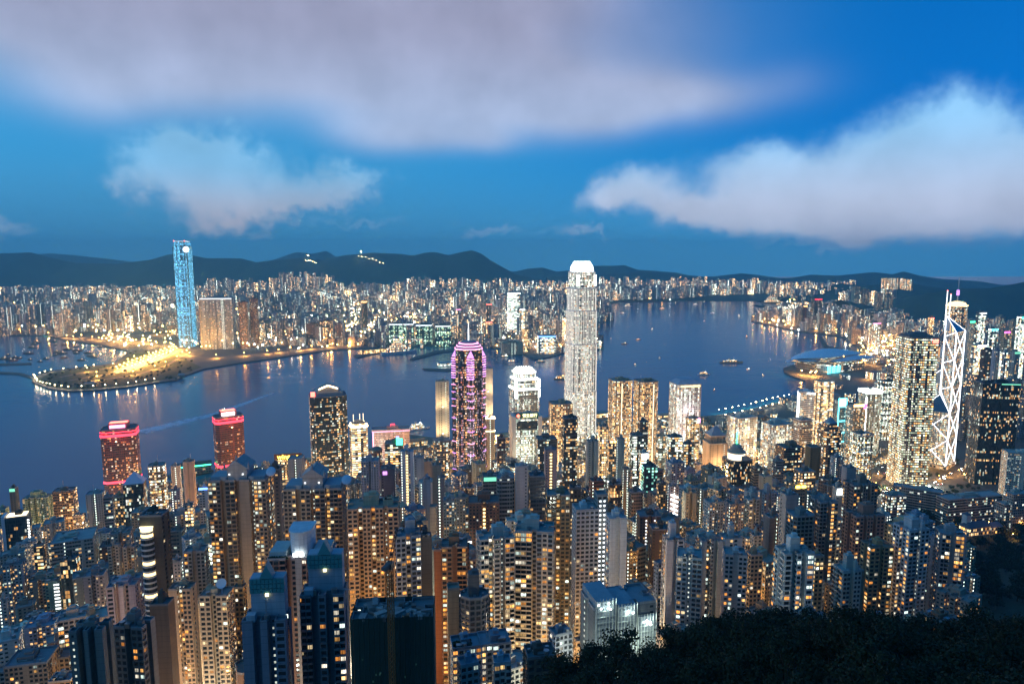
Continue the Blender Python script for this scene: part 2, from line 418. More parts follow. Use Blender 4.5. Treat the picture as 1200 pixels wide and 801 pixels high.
class MB:
    def __init__(s):
        s.v = []; s.f = []; s.uv = []; s.mi = []
    def quad(s, a, b, c, d, mi=0, uv=((0, 0), (1, 0), (1, 1), (0, 1))):
        n = len(s.v); s.v += [a, b, c, d]; s.f.append((n, n + 1, n + 2, n + 3)); s.uv += list(uv); s.mi.append(mi)
    def poly(s, pts, mi=0):
        n = len(s.v); s.v += list(pts); s.f.append(tuple(range(n, n + len(pts)))); s.uv += [(p[0] * .1, p[1] * .1) for p in pts]; s.mi.append(mi)
    def prism(s, poly, z0, z1, mi=0, top=None, bottom=False, bay=3.0, fh=3.0, poly1=None, u0=0, v0=0.0):
        """poly CCW; walls with UV counted in bays and storeys; top = material of the lid or None. poly1: outline at z1 (taper)"""
        q = poly1 or poly
        u = u0; n = len(poly); vh = (z1 - z0) / fh
        for i in range(n):
            a, b = poly[i], poly[(i + 1) % n]; c, d = q[(i + 1) % n], q[i]
            L = math.hypot(b[0] - a[0], b[1] - a[1]); nb = max(1, round(L / bay)) if L > bay * .55 else max(L / bay, .01)
            s.quad((*a, z0), (*b, z0), (*c, z1), (*d, z1), mi, ((u, v0), (u + nb, v0), (u + nb, v0 + vh), (u, v0 + vh)))
            u = math.ceil(u + nb)
        if top is not None: s.poly([(*p, z1) for p in q], top)
        if bottom: s.poly([(*p, z0) for p in reversed(poly)], mi)
    def box(s, x, y, z0, w, d, h, mi=0, top=None, yaw=0.0, bay=3.0, fh=3.0):
        c, sn = math.cos(yaw), math.sin(yaw)
        P = [(x + a * w / 2 * c - b * d / 2 * sn, y + a * w / 2 * sn + b * d / 2 * c) for a, b in ((-1, -1), (1, -1), (1, 1), (-1, 1))]
        s.prism(P, z0, z0 + h, mi, mi if top is None else top, bay=bay, fh=fh)
    def bar(s, p, q, r, mi=0):
        p, q = Vector(p), Vector(q); d = (q - p).normalized()
        a = d.orthogonal().normalized() * r; b = d.cross(a)
        c = [a + b, -a + b, -a - b, a - b]
        P = [tuple(p + x) for x in c]; Q = [tuple(q + x) for x in c]
        for i in range(4):
            j = (i + 1) % 4
            s.quad(P[i], P[j], Q[j], Q[i], mi)
        s.poly(P[::-1], mi); s.poly(Q, mi)
    def cyl(s, x, y, z0, r, h, mi=0, top=None, n=16, r1=None, bay=3.0, fh=3.0):
        r1 = r if r1 is None else r1
        A = [(x + r * math.cos(2 * math.pi * i / n), y + r * math.sin(2 * math.pi * i / n)) for i in range(n)]
        B = [(x + r1 * math.cos(2 * math.pi * i / n), y + r1 * math.sin(2 * math.pi * i / n)) for i in range(n)]
        s.prism(A, z0, z0 + h, mi, mi if top is None else top, poly1=B, bay=bay, fh=fh)
    def dome(s, x, y, z, r, h, mi=0, n=16, k=5):
        for j in range(k):
            a0, a1 = math.pi / 2 * j / k, math.pi / 2 * (j + 1) / k
            for i in range(n):
                t0, t1 = 2 * math.pi * i / n, 2 * math.pi * (i + 1) / n
                P = lambda a, t: (x + r * math.cos(a) * math.cos(t), y + r * math.cos(a) * math.sin(t), z + h * math.sin(a))
                s.quad(P(a0, t0), P(a0, t1), P(a1, t1), P(a1, t0), mi)
    def build(s, name, mats, parent=None, col=None, loc=None, yaw=0.0):
        me = bpy.data.meshes.new(name)
        me.from_pydata(s.v, [], s.f)
        for m in (mats if isinstance(mats, (list, tuple)) else [mats]): me.materials.append(MATS[m])
        uvl = me.uv_layers.new(name='UVMap')
        uvl.data.foreach_set('uv', np.array(s.uv, 'f').ravel())
        me.polygons.foreach_set('material_index', s.mi)
        me.update()
        return put(name, me, parent, col, loc, yaw)

def put(name, me, parent=None, col=None, loc=None, yaw=0.0):
    o = bpy.data.objects.new(name, me)
    COL.objects.link(o)
    if parent is not None: o.parent = parent
    if loc is not None: o.location = loc
    if yaw: o.rotation_euler = (0, 0, yaw)
    if col is not None: o.color = (*col, 1)
    return o

def rect(w, d): return [(-w / 2, -d / 2), (w / 2, -d / 2), (w / 2, d / 2), (-w / 2, d / 2)]
def ngon(w, d, n=8, ph=None):
    ph = math.pi / n if ph is None else ph
    return [(w / 2 * math.cos(ph + 2 * math.pi * i / n), d / 2 * math.sin(ph + 2 * math.pi * i / n)) for i in range(n)]
def chamfer(w, d, c):
    a, b = w / 2, d / 2
    return [(-a + c, -b), (a - c, -b), (a, -b + c), (a, b - c), (a - c, b), (-a + c, b), (-a, b - c), (-a, -b + c)]
def notched(w, d, nf=1, ns=1, dep=3.0, nw=3.0):
    """rectangle with nf light wells in the front and back and ns in each side"""
    P = []
    def side(a, b, n):
        a, b = Vector(a), Vector(b); L = (b - a).length; t = (b - a) / L; nrm = Vector((-t.y, t.x))
        P.append(a)
        for i in range(n):
            c = L * (i + 1) / (n + 1)
            w_ = min(nw, L / (n + 1) * .6)
            for s_, o_ in ((-1, 0), (-1, 1), (1, 1), (1, 0)):
                P.append(a + t * (c + s_ * w_ / 2) + nrm * dep * o_)
    A = rect(w, d)
    for i in range(4): side(A[i], A[(i + 1) % 4], (nf, ns, nf, ns)[i])
    return [tuple(p) for p in P]
def cross(w, d, f=.42):
    a, b = w / 2, d / 2; p, q = a * f, b * f
    return [(-p, -b), (p, -b), (p, -q), (a, -q), (a, q), (p, q), (p, b), (-p, b), (-p, q), (-a, q), (-a, -q), (-p, -q)]
def bow(w, d, n=8):
    P = [(w / 2, d / 2), (-w / 2, d / 2)]
    for i in range(n + 1):
        a = math.pi + math.pi * i / n
        P.append((w / 2 * math.cos(a), -d * .12 + d * .45 * math.sin(a) * .9))
    return P[1:] + P[:1]
def inset(poly, k):
    n = len(poly); out = []
    for i in range(n):
        p0, p1, p2 = (Vector(poly[i - 1]), Vector(poly[i]), Vector(poly[(i + 1) % n]))
        d1 = (p1 - p0).normalized(); d2 = (p2 - p1).normalized()
        n1 = Vector((-d1.y, d1.x)); n2 = Vector((-d2.y, d2.x))
        m = n1 + n2
        if m.length < 1e-4: m = n1
        m.normalize()
        out.append(tuple(p1 + m * min(k / max(m.dot(n1), .35), k * 2.2)))
    return out

CLR = {'cream': (.50, .43, .33), 'tan': (.40, .32, .23), 'beige': (.46, .40, .33), 'pink': (.50, .36, .33), 'brown': (.20, .12, .085), 'brick': (.26, .115, .075),
       'grey': (.27, .275, .28), 'lgrey': (.42, .43, .44), 'bgrey': (.30, .35, .41), 'white': (.66, .67, .68), 'teal': (.14, .30, .29), 'black': (.022, .023, .026),
       'dark': (.085, .085, .09), 'green': (.17, .32, .25), 'lav': (.40, .37, .43), 'olive': (.15, .14, .09), 'bluewhite': (.46, .54, .62), 'gold': (.50, .38, .2), 'red': (.30, .05, .05)}
CLR = {k: (v[0] * 1.10, v[1] * .98, v[2] * .80) if k not in ('bgrey', 'bluewhite', 'lav', 'teal', 'green', 'black') else v for k, v in CLR.items()}
WORD = {'cream': 'cream', 'tan': 'tan', 'beige': 'beige', 'pink': 'pinkish', 'brown': 'brown', 'brick': 'red-brown', 'grey': 'grey', 'lgrey': 'pale grey', 'bgrey': 'blue-grey', 'white': 'white', 'teal': 'teal', 'black': 'black', 'dark': 'dark', 'green': 'green', 'lav': 'lavender grey', 'olive': 'olive', 'bluewhite': 'bluish white', 'gold': 'golden', 'red': 'red'}
# bay, storey, lit, warm, coherence, window width, height, stair share, blank share, brightness
STY = {'apt': (3.0, 3.0, .22, .80, .0, .56, .46, .02, .18, 1.8), 'aptd': (2.6, 3.0, .26, .8, .0, .62, .5, .02, .1, 1.8), 'stair': (3.0, 3.0, .16, .8, .0, .5, .45, .16, .2, 2.2),
       'off': (2.6, 3.8, .50, .45, .35, .94, .52, .0, .0, 1.9), 'offd': (2.6, 3.8, .30, .5, .30, .94, .55, .0, .0, 1.7), 'glass': (1.8, 3.8, .34, .35, .4, .9, .86, .0, .0, 1.3),
       'grid': (3.6, 3.8, .72, .45, .1, .62, .6, .0, .0, 2.0), 'slab': (4.0, 3.2, .12, .6, .0, .4, .4, .05, .72, 1.8), 'band': (4.2, 3.8, .78, .55, .5, .98, .5, .0, .0, 2.0),
       'gold': (2.8, 3.6, .75, .95, .1, .7, .6, .0, .0, 2.0), 'dim': (2.6, 3.8, .14, .6, .3, .9, .5, .02, .05, 1.6), 'cool': (2.2, 3.8, .62, .12, .45, .92, .6, .0, .0, 1.9)}
def dress(o, sty, seed=None, tint=(1, 1, 1), lit=None, bright=None, warm=None):
    s = STY[sty]
    o['fa'] = [lit if lit is not None else s[2], warm if warm is not None else s[3], s[4]]
    o['fb'] = [s[5], s[6], s[7]]
    o['fc'] = [bright or s[9], s[8], float(seed if seed is not None else R.uniform(0, 900))]
    o['ft'] = [float(t) for t in tint]
    return o

# ------------------------------------------------------------------ towers
FOOTPRINTS = []          # (x, y, radius) of everything built
TOWERS = []              # dict per tower, for describing neighbours
def roof_parts(root, poly, H, w, d, col, rt, mach=1, mh=None, seed=0):
    q = random.Random(seed)
    m = MB()
    m.poly([(*p, H) for p in inset(poly, .35)], 0)
    inn = inset(poly, .35)
    n = len(poly); hp = q.uniform(.9, 1.4)
    for i in range(n):
        j = (i + 1) % n
        m.quad((*poly[i], H), (*poly[j], H), (*poly[j], H + hp), (*poly[i], H + hp), 1)
        m.quad((*poly[i], H + hp), (*poly[j], H + hp), (*inn[j], H + hp), (*inn[i], H + hp), 1)
        m.quad((*inn[j], H), (*inn[i], H), (*inn[i], H + hp), (*inn[j], H + hp), 1)
    g = q.uniform(.16, .34)
    root = m.build('roof', ['roofing', 'concrete'], root, tuple(.45 * c + .55 * g * k for c, k in zip(col, (.9, .98, 1.1))))
    if rt == 'bare': return
    for k in range(mach):
        m = MB()
        mw, md = w * q.uniform(.26, .42), d * q.uniform(.34, .52)
        mhh = (mh or q.uniform(2.6, 5.6)) * (1 if k == 0 else .6)
        mx, my = (q.uniform(-.1, .1) * w, q.uniform(-.05, .15) * d) if k == 0 else (q.choice((-1, 1)) * w * .3, q.uniform(-.2, .2) * d)
        if k: mw *= .5; md *= .6
        m.box(mx, my, H + .02, mw, md, mhh, 0, 1)
        m.box(mx + mw * .1, my, H + mhh + .05, mw * .5, md * .5, 1.6, 0, 1)
        m.build('machine_room', ['concrete', 'roofing'], root, tuple(c * .95 for c in col))
    for k in range(q.choice((1, 2, 3))):
        x, y = q.uniform(-.34, .34) * w, q.choice((-1, 1)) * q.uniform(.27, .36) * d
        m = MB()
        if q.random() < .5: m.cyl(x, y, H + .03, 1.3, 2.4, 0, 0, 10)
        else: m.box(x, y, H + .03, q.uniform(2, 4), q.uniform(1.6, 2.6), q.uniform(1.4, 2.6))
        m.build('water_tank', 'metal', root, (.3, .32, .34))
    if q.random() < .45 and w > 14:
        m = MB(); x, y = q.uniform(-.25, .25) * w, q.uniform(-.2, .2) * d
        m.bar((x, y, H), (x, y, H + q.uniform(9, 14)), .12); m.bar((x - 1, y, H + 8), (x + 1, y, H + 8), .08)
        m.build('antenna', 'metal', root, (.5, .5, .5))
    if w > 12 and seed % 2 == 0:
        m = MB()
        for k in range(7):
            x, y, z = q.uniform(-.4, .4) * w, q.uniform(-.38, .3) * d, H + q.uniform(.35, .8)
            if k < 4: m.bar((x, y, z), (x + q.uniform(-.3, .3) * w, y, z), .14); m.bar((x, y, z), (x, y + q.uniform(-.2, .2) * d + .1, z), .14)
            else: m.box(x, y, H + .03, q.uniform(.9, 1.8), q.uniform(.8, 1.4), q.uniform(.8, 1.5))
        m.build('roof_pipework', 'metal', root, (.34, .35, .36))
    if rt == 'dish':
        m = MB(); x, y = w * .24, -d * .12
        m.bar((x, y, H), (x, y, H + 5), .25)
        for j in range(4):
            r0, r1 = j * .75, (j + 1) * .75
            for i in range(16):
                t0, t1 = i * math.pi / 8, (i + 1) * math.pi / 8
                P = lambda r, t: (x + r * math.cos(t), y - .6 + r * math.sin(t) * .55, H + 6 + r * math.sin(t) * .8 + r * r * .06)
                m.quad(P(r0, t0), P(r1, t0), P(r1, t1), P(r0, t1))
        m.build('satellite_dish', 'paint', root, (.6, .63, .68))

PAL = [(1.0, .40, .08), (1.0, .50, .13), (1.0, .62, .24), (1.0, .74, .40), (1.0, .90, .70), (.80, 1.0, .88), (1.0, .36, .06)]
def lamp_colour(q):
    c = PAL[min(len(PAL) - 1, int(q.random() * len(PAL)))]
    return c, .25 + 1.3 * q.random() ** 1.6

def geo_walls(root, poly, H, col, seed, lit=.2, fh=3.0, bay=3.1, look='apt', yaw=0.0, base=Vector()):
    """walls of a near tower with real openings: windows set back in the wall, bay windows, balconies, lit stair columns"""
    q = random.Random(seed)
    nf = max(3, int(H / fh)); fh = H / nf
    Q, mi, Wq, Wl = [], [], [], []
    singles = []
    n = len(poly)
    cx_, sx_ = math.cos(yaw), math.sin(yaw)
    zs = np.arange(nf) * fh
    for i in range(n):
        a, b = Vector(poly[i]), Vector(poly[(i + 1) % n])
        L = (b - a).length
        if L < .2: continue
        t = (b - a) / L; o = Vector((t.y, -t.x))
        wn = Vector((o.x * cx_ - o.y * sx_, o.x * sx_ + o.y * cx_))
        mid = base.xy + Vector(((a.x + b.x) / 2 * cx_ - (a.y + b.y) / 2 * sx_, (a.x + b.x) / 2 * sx_ + (a.y + b.y) / 2 * cx_))
        seen = wn.dot(-mid) > 0
        nb = max(1, round(L / bay)); bw = L / nb
        if L < 2.0: kinds = 'x'
        elif L < 4.5: kinds = q.choice('xxxsww') * nb
        else:
            half = [q.choice({'apt': 'wwbbwkwx', 'aptd': 'wwwbw', 'balc': 'kkwkkb', 'slab': 'xxxw', 'stair': 'wswxww', 'band': 'gggg'}[look]) for _ in range((nb + 1) // 2)]
            if nb > 6 and look != 'band': half[-1] = q.choice('sxx')
            kinds = ''.join(half + half[::-1][nb % 2:])
        P = lambda s, dd, z: (a.x + t.x * s + o.x * dd, a.y + t.y * s + o.y * dd, z)
        hot = [q.random() < .3 for _ in range(nb)]
        for k in range(nb):
            s0, s1 = k * bw, (k + 1) * bw
            kd = kinds[min(k, len(kinds) - 1)]
            if kd == 'x':
                Q.append([P(s0, 0, 0), P(s1, 0, 0), P(s1, 0, H), P(s0, 0, H)]); mi.append(0); continue
            if kd == 'w': m_, lo, hi, dep = bw * .15, fh * .25, fh * .85, -.3
            elif kd == 's': m_, lo, hi, dep = bw * .36, fh * .35, fh * .72, -.25
            elif kd == 'b': m_, lo, hi, dep = bw * .12, fh * .26, fh * .84, .5
            elif kd == 'k': m_, lo, hi, dep = bw * .04, fh * .05, fh * .9, -1.1
            else: m_, lo, hi, dep = bw * .02, fh * .28, fh * .92, -.15
            x0, x1 = s0 + m_, s1 - m_
            for f in range(nf):
                z = f * fh; zl, zh, zt = z + lo, z + hi, z + fh
                for c in ((P(s0, 0, z), P(s1, 0, z), P(s1, 0, zl), P(s0, 0, zl)), (P(s0, 0, zh), P(s1, 0, zh), P(s1, 0, zt), P(s0, 0, zt)),
                          (P(s0, 0, zl), P(x0, 0, zl), P(x0, 0, zh), P(s0, 0, zh)), (P(x1, 0, zl), P(s1, 0, zl), P(s1, 0, zh), P(x1, 0, zh)),
                          (P(x0, 0, zl), P(x0, dep, zl), P(x0, dep, zh), P(x0, 0, zh)), (P(x1, dep, zl), P(x1, 0, zl), P(x1, 0, zh), P(x1, dep, zh)),
                          (P(x0, 0, zl), P(x1, 0, zl), P(x1, dep, zl), P(x0, dep, zl)), (P(x0, dep, zh), P(x1, dep, zh), P(x1, 0, zh), P(x0, 0, zh))):
                    Q.append(c); mi.append(0)
                if kd == 'k':      # balcony slab and parapet standing out of the wall
                    for c in ((P(x0, .9, z + .05), P(x1, .9, z + .05), P(x1, .9, z + 1.05), P(x0, .9, z + 1.05)), (P(x0, 0, z + .05), P(x0, .9, z + .05), P(x0, .9, z + 1.05), P(x0, 0, z + 1.05)),
                              (P(x1, .9, z + .05), P(x1, 0, z + .05), P(x1, 0, z + 1.05), P(x1, .9, z + 1.05)), (P(x0, 0, z + .06), P(x1, 0, z + .06), P(x1, .9, z + .06), P(x0, .9, z + .06))):
                        Q.append(c); mi.append(0)
                elif kd in 'wb' and q.random() < .55:   # an air conditioner under the sill
                    e = dep if dep > 0 else 0
                    c0, c1 = x0 + .2, x0 + .95
                    for c in ((P(c0, e + .4, zl - .6), P(c1, e + .4, zl - .6), P(c1, e + .4, zl - .1), P(c0, e + .4, zl - .1)), (P(c0, e, zl - .1), P(c0, e + .4, zl - .1), P(c1, e + .4, zl - .1), P(c1, e, zl - .1)),
                              (P(c0, e, zl - .6), P(c0, e + .4, zl - .6), P(c0, e + .4, zl - .1), P(c0, e, zl - .1))):
                        Q.append(c); mi.append(0)
                lp = None
                if kd == 's': lp = ((.9, 1.0, .86), .3 + .4 * q.random()) if q.random() < .8 else None
                elif q.random() < lit * (2.5 if hot[k] else .42): lp = lamp_colour(q)
                pane = [P(x0, dep, zl), P(x1, dep, zl), P(x1, dep, zh), P(x0, dep, zh)]
                if lp and seen and (kd != 's' or q.random() < .5):
                    singles.append(((x1 - x0) * (zh - zl) * (.6 + f / nf), P((x0 + x1) / 2, dep, (zl + zh) / 2), x1 - x0, zh - zl, math.atan2(t.y, t.x), lp))
                else:
                    Wq.append(pane); Wl.append((*(c * lp[1] * 1.1 for c in lp[0]), 1) if lp else (0, 0, 0, 1))
    singles.sort(key=lambda s: -s[0])
    for s in singles[100:]:
        _, c, w_, h_, an, lp = s
        ex, ey = math.cos(an) * w_ / 2, math.sin(an) * w_ / 2
        Wq.append([(c[0] - ex, c[1] - ey, c[2] - h_ / 2), (c[0] + ex, c[1] + ey, c[2] - h_ / 2), (c[0] + ex, c[1] + ey, c[2] + h_ / 2), (c[0] - ex, c[1] - ey, c[2] + h_ / 2)])
        Wl.append((*(k * lp[1] * 1.1 for k in lp[0]), 1))
    def mesh(name, quads, mat):
        V = np.array(quads, 'f').reshape(-1, 3); nq = len(quads)
        me = bpy.data.meshes.new(name)
        me.vertices.add(len(V)); me.vertices.foreach_set('co', V.ravel())
        me.loops.add(4 * nq); me.loops.foreach_set('vertex_index', np.arange(4 * nq, dtype='i'))
        me.polygons.add(nq); me.polygons.foreach_set('loop_start', np.arange(0, 4 * nq, 4, dtype='i'))
        uv = me.uv_layers.new(name='UVMap'); uv.data.foreach_set('uv', np.tile(np.array([0, 0, 1, 0, 1, 1, 0, 1], 'f'), nq))
        me.materials.append(MATS[mat])
        me.update(calc_edges=True); me.validate()
        return me
    put('wall', mesh('wall', Q, 'concrete'), root, col)
    if Wq:
        me = mesh('window', Wq, 'panes')
        at_ = me.attributes.new('lamp', 'FLOAT_COLOR', 'FACE'); at_.data.foreach_set('color', np.array(Wl, 'f').ravel())
        put('window', me, root)['kind'] = 'stuff'
    for s in singles[:100]:
        _, c, w_, h_, an, lp = s
        o = put('window', PANE, root, loc=c, yaw=an)
        o.scale = (w_ * .98, 1, h_ * .98)
        o.color = (*lp[0], lp[1] * .21)
def pane_mesh():
    m = MB()
    m.quad((-.5, -.02, -.5), (.5, -.02, -.5), (.5, -.02, .5), (-.5, -.02, .5))
    for p, q_ in (((-.5, -.5), (.5, -.5)), ((.5, -.5), (.5, .5)), ((.5, .5), (-.5, .5)), ((-.5, .5), (-.5, -.5))):
        m.quad((p[0], .02, p[1]), (q_[0], .02, q_[1]), (q_[0], -.02, q_[1]), (p[0], -.02, p[1]))
    o = m.build('window', 'lit_pane'); me = o.data
    bpy.data.objects.remove(o)
    return me
PANE = pane_mesh()

def outline(fp, w, d):
    return {'rect': lambda: rect(w, d), 'n11': lambda: notched(w, d, 1, 1), 'n21': lambda: notched(w, d, 2, 1, 3.5), 'n31': lambda: notched(w, d, 3, 1), 'n10': lambda: notched(w, d, 1, 0, 2.5),
            'cross': lambda: cross(w, d), 'oct': lambda: ngon(w * 1.06, d * 1.06, 8), 'round': lambda: ngon(w, d, 20), 'hex': lambda: ngon(w, d, 6, 0), 'ch': lambda: chamfer(w, d, min(w, d) * .16), 'bow': lambda: bow(w, d)}[fp]()

def register(nick, x, y, w, d, zt, zb, px, py):
    FOOTPRINTS.append((x, y, .5 * math.hypot(w, d) * .86))
    TOWERS.append(dict(nick=nick, x=x, y=y, zt=zt, zb=zb, px=px, py=py, half=max(w, d) * .46 / (max(y, 50) / FPX)))

def tower(label, px, py, wpx, Y, sty='apt', col='grey', fp='rect', dr=.8, yaw=None, lit=None, roof='plant', mach=1, mh=None, name=None, cat=None, nick=None, group=None, tint=(1, 1, 1), bright=None, near=None, look=None, warm=None, zb=None, seed=None):
    P = at(px, py, Y); s = mpp(px, py, Y)
    yaw = rad(29 + R.uniform(-2, 2)) if yaw is None else rad(yaw)
    vd = math.atan2(P.x, P.y)
    q = yaw + vd
    w = wpx * s / (abs(math.cos(q)) + dr * abs(math.sin(q))) * math.cos(vd)
    d = w * dr
    col_ = CLR[col] if isinstance(col, str) else col
    if not isinstance(col, str): col_ = (col_[0] * 1.08, col_[1], col_[2] * .86)
    col_ = tuple(c * k for c, k in zip(col_, (R.uniform(.92, 1.06), R.uniform(.94, 1.04), R.uniform(.94, 1.06))))
    y_ = Y + d * .3; x_ = P.x * y_ / Y
    if zb is None: zb = min(tz(x_ + a, y_ + b) for a in (-w / 2, w / 2) for b in (-d / 2, d / 2)) - 2
    H = max(P.z - zb, 8)
    apt = sty in ('apt', 'aptd', 'stair', 'slab')
    name = name or ('apartment_tower' if apt else 'office_tower')
    cat = cat or ('apartment tower' if apt else 'office tower')
    root = empty(name, (x_, y_, zb), yaw)
    tag(root, label, cat, group)
    poly = outline(fp, w, d)
    seed = seed if seed is not None else R.randint(0, 99999)
    if near is None: near = Y < 470
    if near and sty not in ('glass', 'off', 'offd', 'band'):
        geo_walls(root, poly, H, col_, seed, lit if lit is not None else STY[sty][2], look=look or {'apt': 'apt', 'aptd': 'aptd', 'stair': 'stair', 'slab': 'slab'}.get(sty, 'aptd'), yaw=yaw, base=Vector((x_, y_, zb)))
    else:
        m = MB(); S = STY[sty]
        m.prism(poly, 0, H, 0, None, bay=S[0], fh=S[1])
        dress(m.build('wall', 'facade', root, col_), sty, None, tint, lit, bright, warm)
    roof_parts(root, poly, H, w, d, col_, roof, mach, mh, seed)
    register(nick or label, x_, y_, w, d, P.z, zb, px, py)
    root_info = dict(root=root, w=w, d=d, H=H, zb=zb, poly=poly, col=col_, yaw=yaw)
    return root_info

def add(info, name, mats, col=None, **kw):
    """extra part on a tower: with add(...) as m gives a builder whose z starts at the roof"""
    return None

def emis_box(t, name, mat, x, y, z, w, d, h, col=None, yaw=0):
    m = MB(); m.box(x, y, z, w, d, h, 0, yaw=yaw)
    return m.build(name, mat, t['root'], col)

# ------------------------------------------------------------------ ground, sea, far shore, hills
def sheet(name, pts, z, mat, thick=7.0):
    m = MB()
    P = [(p[0], p[1]) for p in pts]
    A = sum(P[i - 1][0] * P[i][1] - P[i][0] * P[i - 1][1] for i in range(len(P)))
    if A < 0: P = P[::-1]
    m.poly([(*p, z) for p in P], 0)
    for i in range(len(P)):
        a, b = P[i], P[(i + 1) % len(P)]
        m.quad((*a, z - thick), (*b, z - thick), (*b, z), (*a, z))
    o = m.build(name, mat); o['kind'] = 'structure'
    return o, P

m = MB(); m.poly([(-20000, -3000, 0), (20000, -3000, 0), (20000, 14500, 0), (-20000, 14500, 0)])
m.build('water', 'sea')['kind'] = 'structure'

HKSHORE = [(-2600, 330), (-1500, 560), tuple(gnd(-60, 622).xy), tuple(gnd(97, 607).xy), tuple(gnd(170, 577).xy), tuple(gnd(260, 555).xy), tuple(gnd(330, 541).xy), tuple(gnd(420, 531).xy), tuple(gnd(500, 521).xy),
           tuple(gnd(575, 508).xy), tuple(gnd(650, 501).xy), tuple(gnd(700, 495).xy), tuple(gnd(775, 492).xy), tuple(gnd(840, 486).xy), tuple(gnd(880, 479).xy), tuple(gnd(905, 472).xy), tuple(gnd(934, 467).xy),
           tuple(gnd(944, 456).xy), tuple(gnd(944, 446).xy), tuple(gnd(930, 441).xy), tuple(gnd(919, 436).xy), tuple(gnd(918, 431).xy), tuple(gnd(930, 427).xy), tuple(gnd(955, 421).xy), tuple(gnd(1000, 419).xy), tuple(gnd(1012, 411).xy), tuple(gnd(1000, 403).xy), tuple(gnd(985, 394).xy),
           tuple(gnd(953, 390).xy), tuple(gnd(929, 387).xy), tuple(gnd(904, 381).xy), tuple(gnd(880, 376).xy), tuple(gnd(881, 369).xy), tuple(gnd(893, 365).xy), tuple(gnd(905, 358).xy), tuple(gnd(925, 352).xy), tuple(gnd(960, 348).xy), (6500, 8600), (9500, 7000), (9000, -2000), (-2600, -2000)]
_, HKP = sheet('city_ground', HKSHORE, 4.0, 'quay')
KLSHORE = [tuple(gnd(-420, 392).xy), tuple(gnd(0, 393).xy), tuple(gnd(60, 392).xy), tuple(gnd(75, 398).xy), tuple(gnd(120, 404).xy), tuple(gnd(150, 411).xy), tuple(gnd(136, 425).xy), tuple(gnd(95, 430).xy), tuple(gnd(60, 434).xy), tuple(gnd(39, 441).xy), tuple(gnd(37, 447).xy),
           tuple(gnd(58, 455).xy), tuple(gnd(80, 458).xy), tuple(gnd(110, 457).xy), tuple(gnd(150, 453).xy), tuple(gnd(190, 447).xy), tuple(gnd(207, 445).xy), tuple(gnd(216, 440).xy), tuple(gnd(238, 432).xy), tuple(gnd(280, 425).xy), tuple(gnd(330, 418).xy), tuple(gnd(385, 410).xy),
           tuple(gnd(412, 408).xy), tuple(gnd(455, 406).xy), tuple(gnd(520, 404).xy), tuple(gnd(560, 406).xy), tuple(gnd(600, 408).xy), tuple(gnd(626, 421).xy), tuple(gnd(645, 418).xy), tuple(gnd(665, 412).xy), tuple(gnd(690, 411).xy), tuple(gnd(702, 409).xy), tuple(gnd(707, 404).xy), tuple(gnd(698, 395).xy), tuple(gnd(701, 380).xy),
           tuple(gnd(720, 373).xy), tuple(gnd(712, 369).xy), tuple(gnd(704, 356).xy), tuple(gnd(724, 354).xy), tuple(gnd(792, 353).xy), tuple(gnd(833, 350).xy), tuple(gnd(869, 349).xy), tuple(gnd(940, 347).xy), tuple(gnd(1000, 345).xy), (6500, 10800), (2000, 12500), (-13000, 14000), (-13000, 5000)]
_, KLP = sheet('far_shore_ground', KLSHORE, 4.0, 'quay')
def inside(P, x, y):
    P = np.asarray(P); c = np.zeros(np.shape(x), bool); n = len(P)
    for i in range(n):
        x0, y0 = P[i]; x1, y1 = P[i - 1]
        with np.errstate(divide='ignore', invalid='ignore'):
            c ^= ((y0 > y) != (y1 > y)) & (x < (x1 - x0) * (y - y0) / (y1 - y0 + 1e-12) + x0)
    return c

def heightfield(name, X, Y, Z, mat):
    ny, nx = Z.shape
    V = np.stack([X, Y, Z], -1).reshape(-1, 3)
    i = np.arange((ny - 1) * nx).reshape(ny - 1, nx)[:, :-1].ravel()
    F = np.stack([i, i + 1, i + nx + 1, i + nx], 1)
    me = bpy.data.meshes.new(name)
    me.from_pydata(V.tolist(), [], F.tolist())
    me.polygons.foreach_set('use_smooth', np.ones(len(F), bool))
    me.materials.append(MATS[mat]); me.update()
    o = put(name, me); o['kind'] = 'structure'
    return o
gx, gy = np.meshgrid(np.concatenate([np.arange(-1500, -500, 40), np.arange(-500, 500, 9), np.arange(500, 2200, 24)]), np.concatenate([np.arange(-240, 20, 20), np.arange(20, 420, 7), np.arange(420, 2000, 18)]))
gz = terrain(gx, gy)
gz = np.where(inland(gx, gy) < -10, -3.5, gz)
heightfield('hillside_ground', gx, gy, gz, 'terrain')

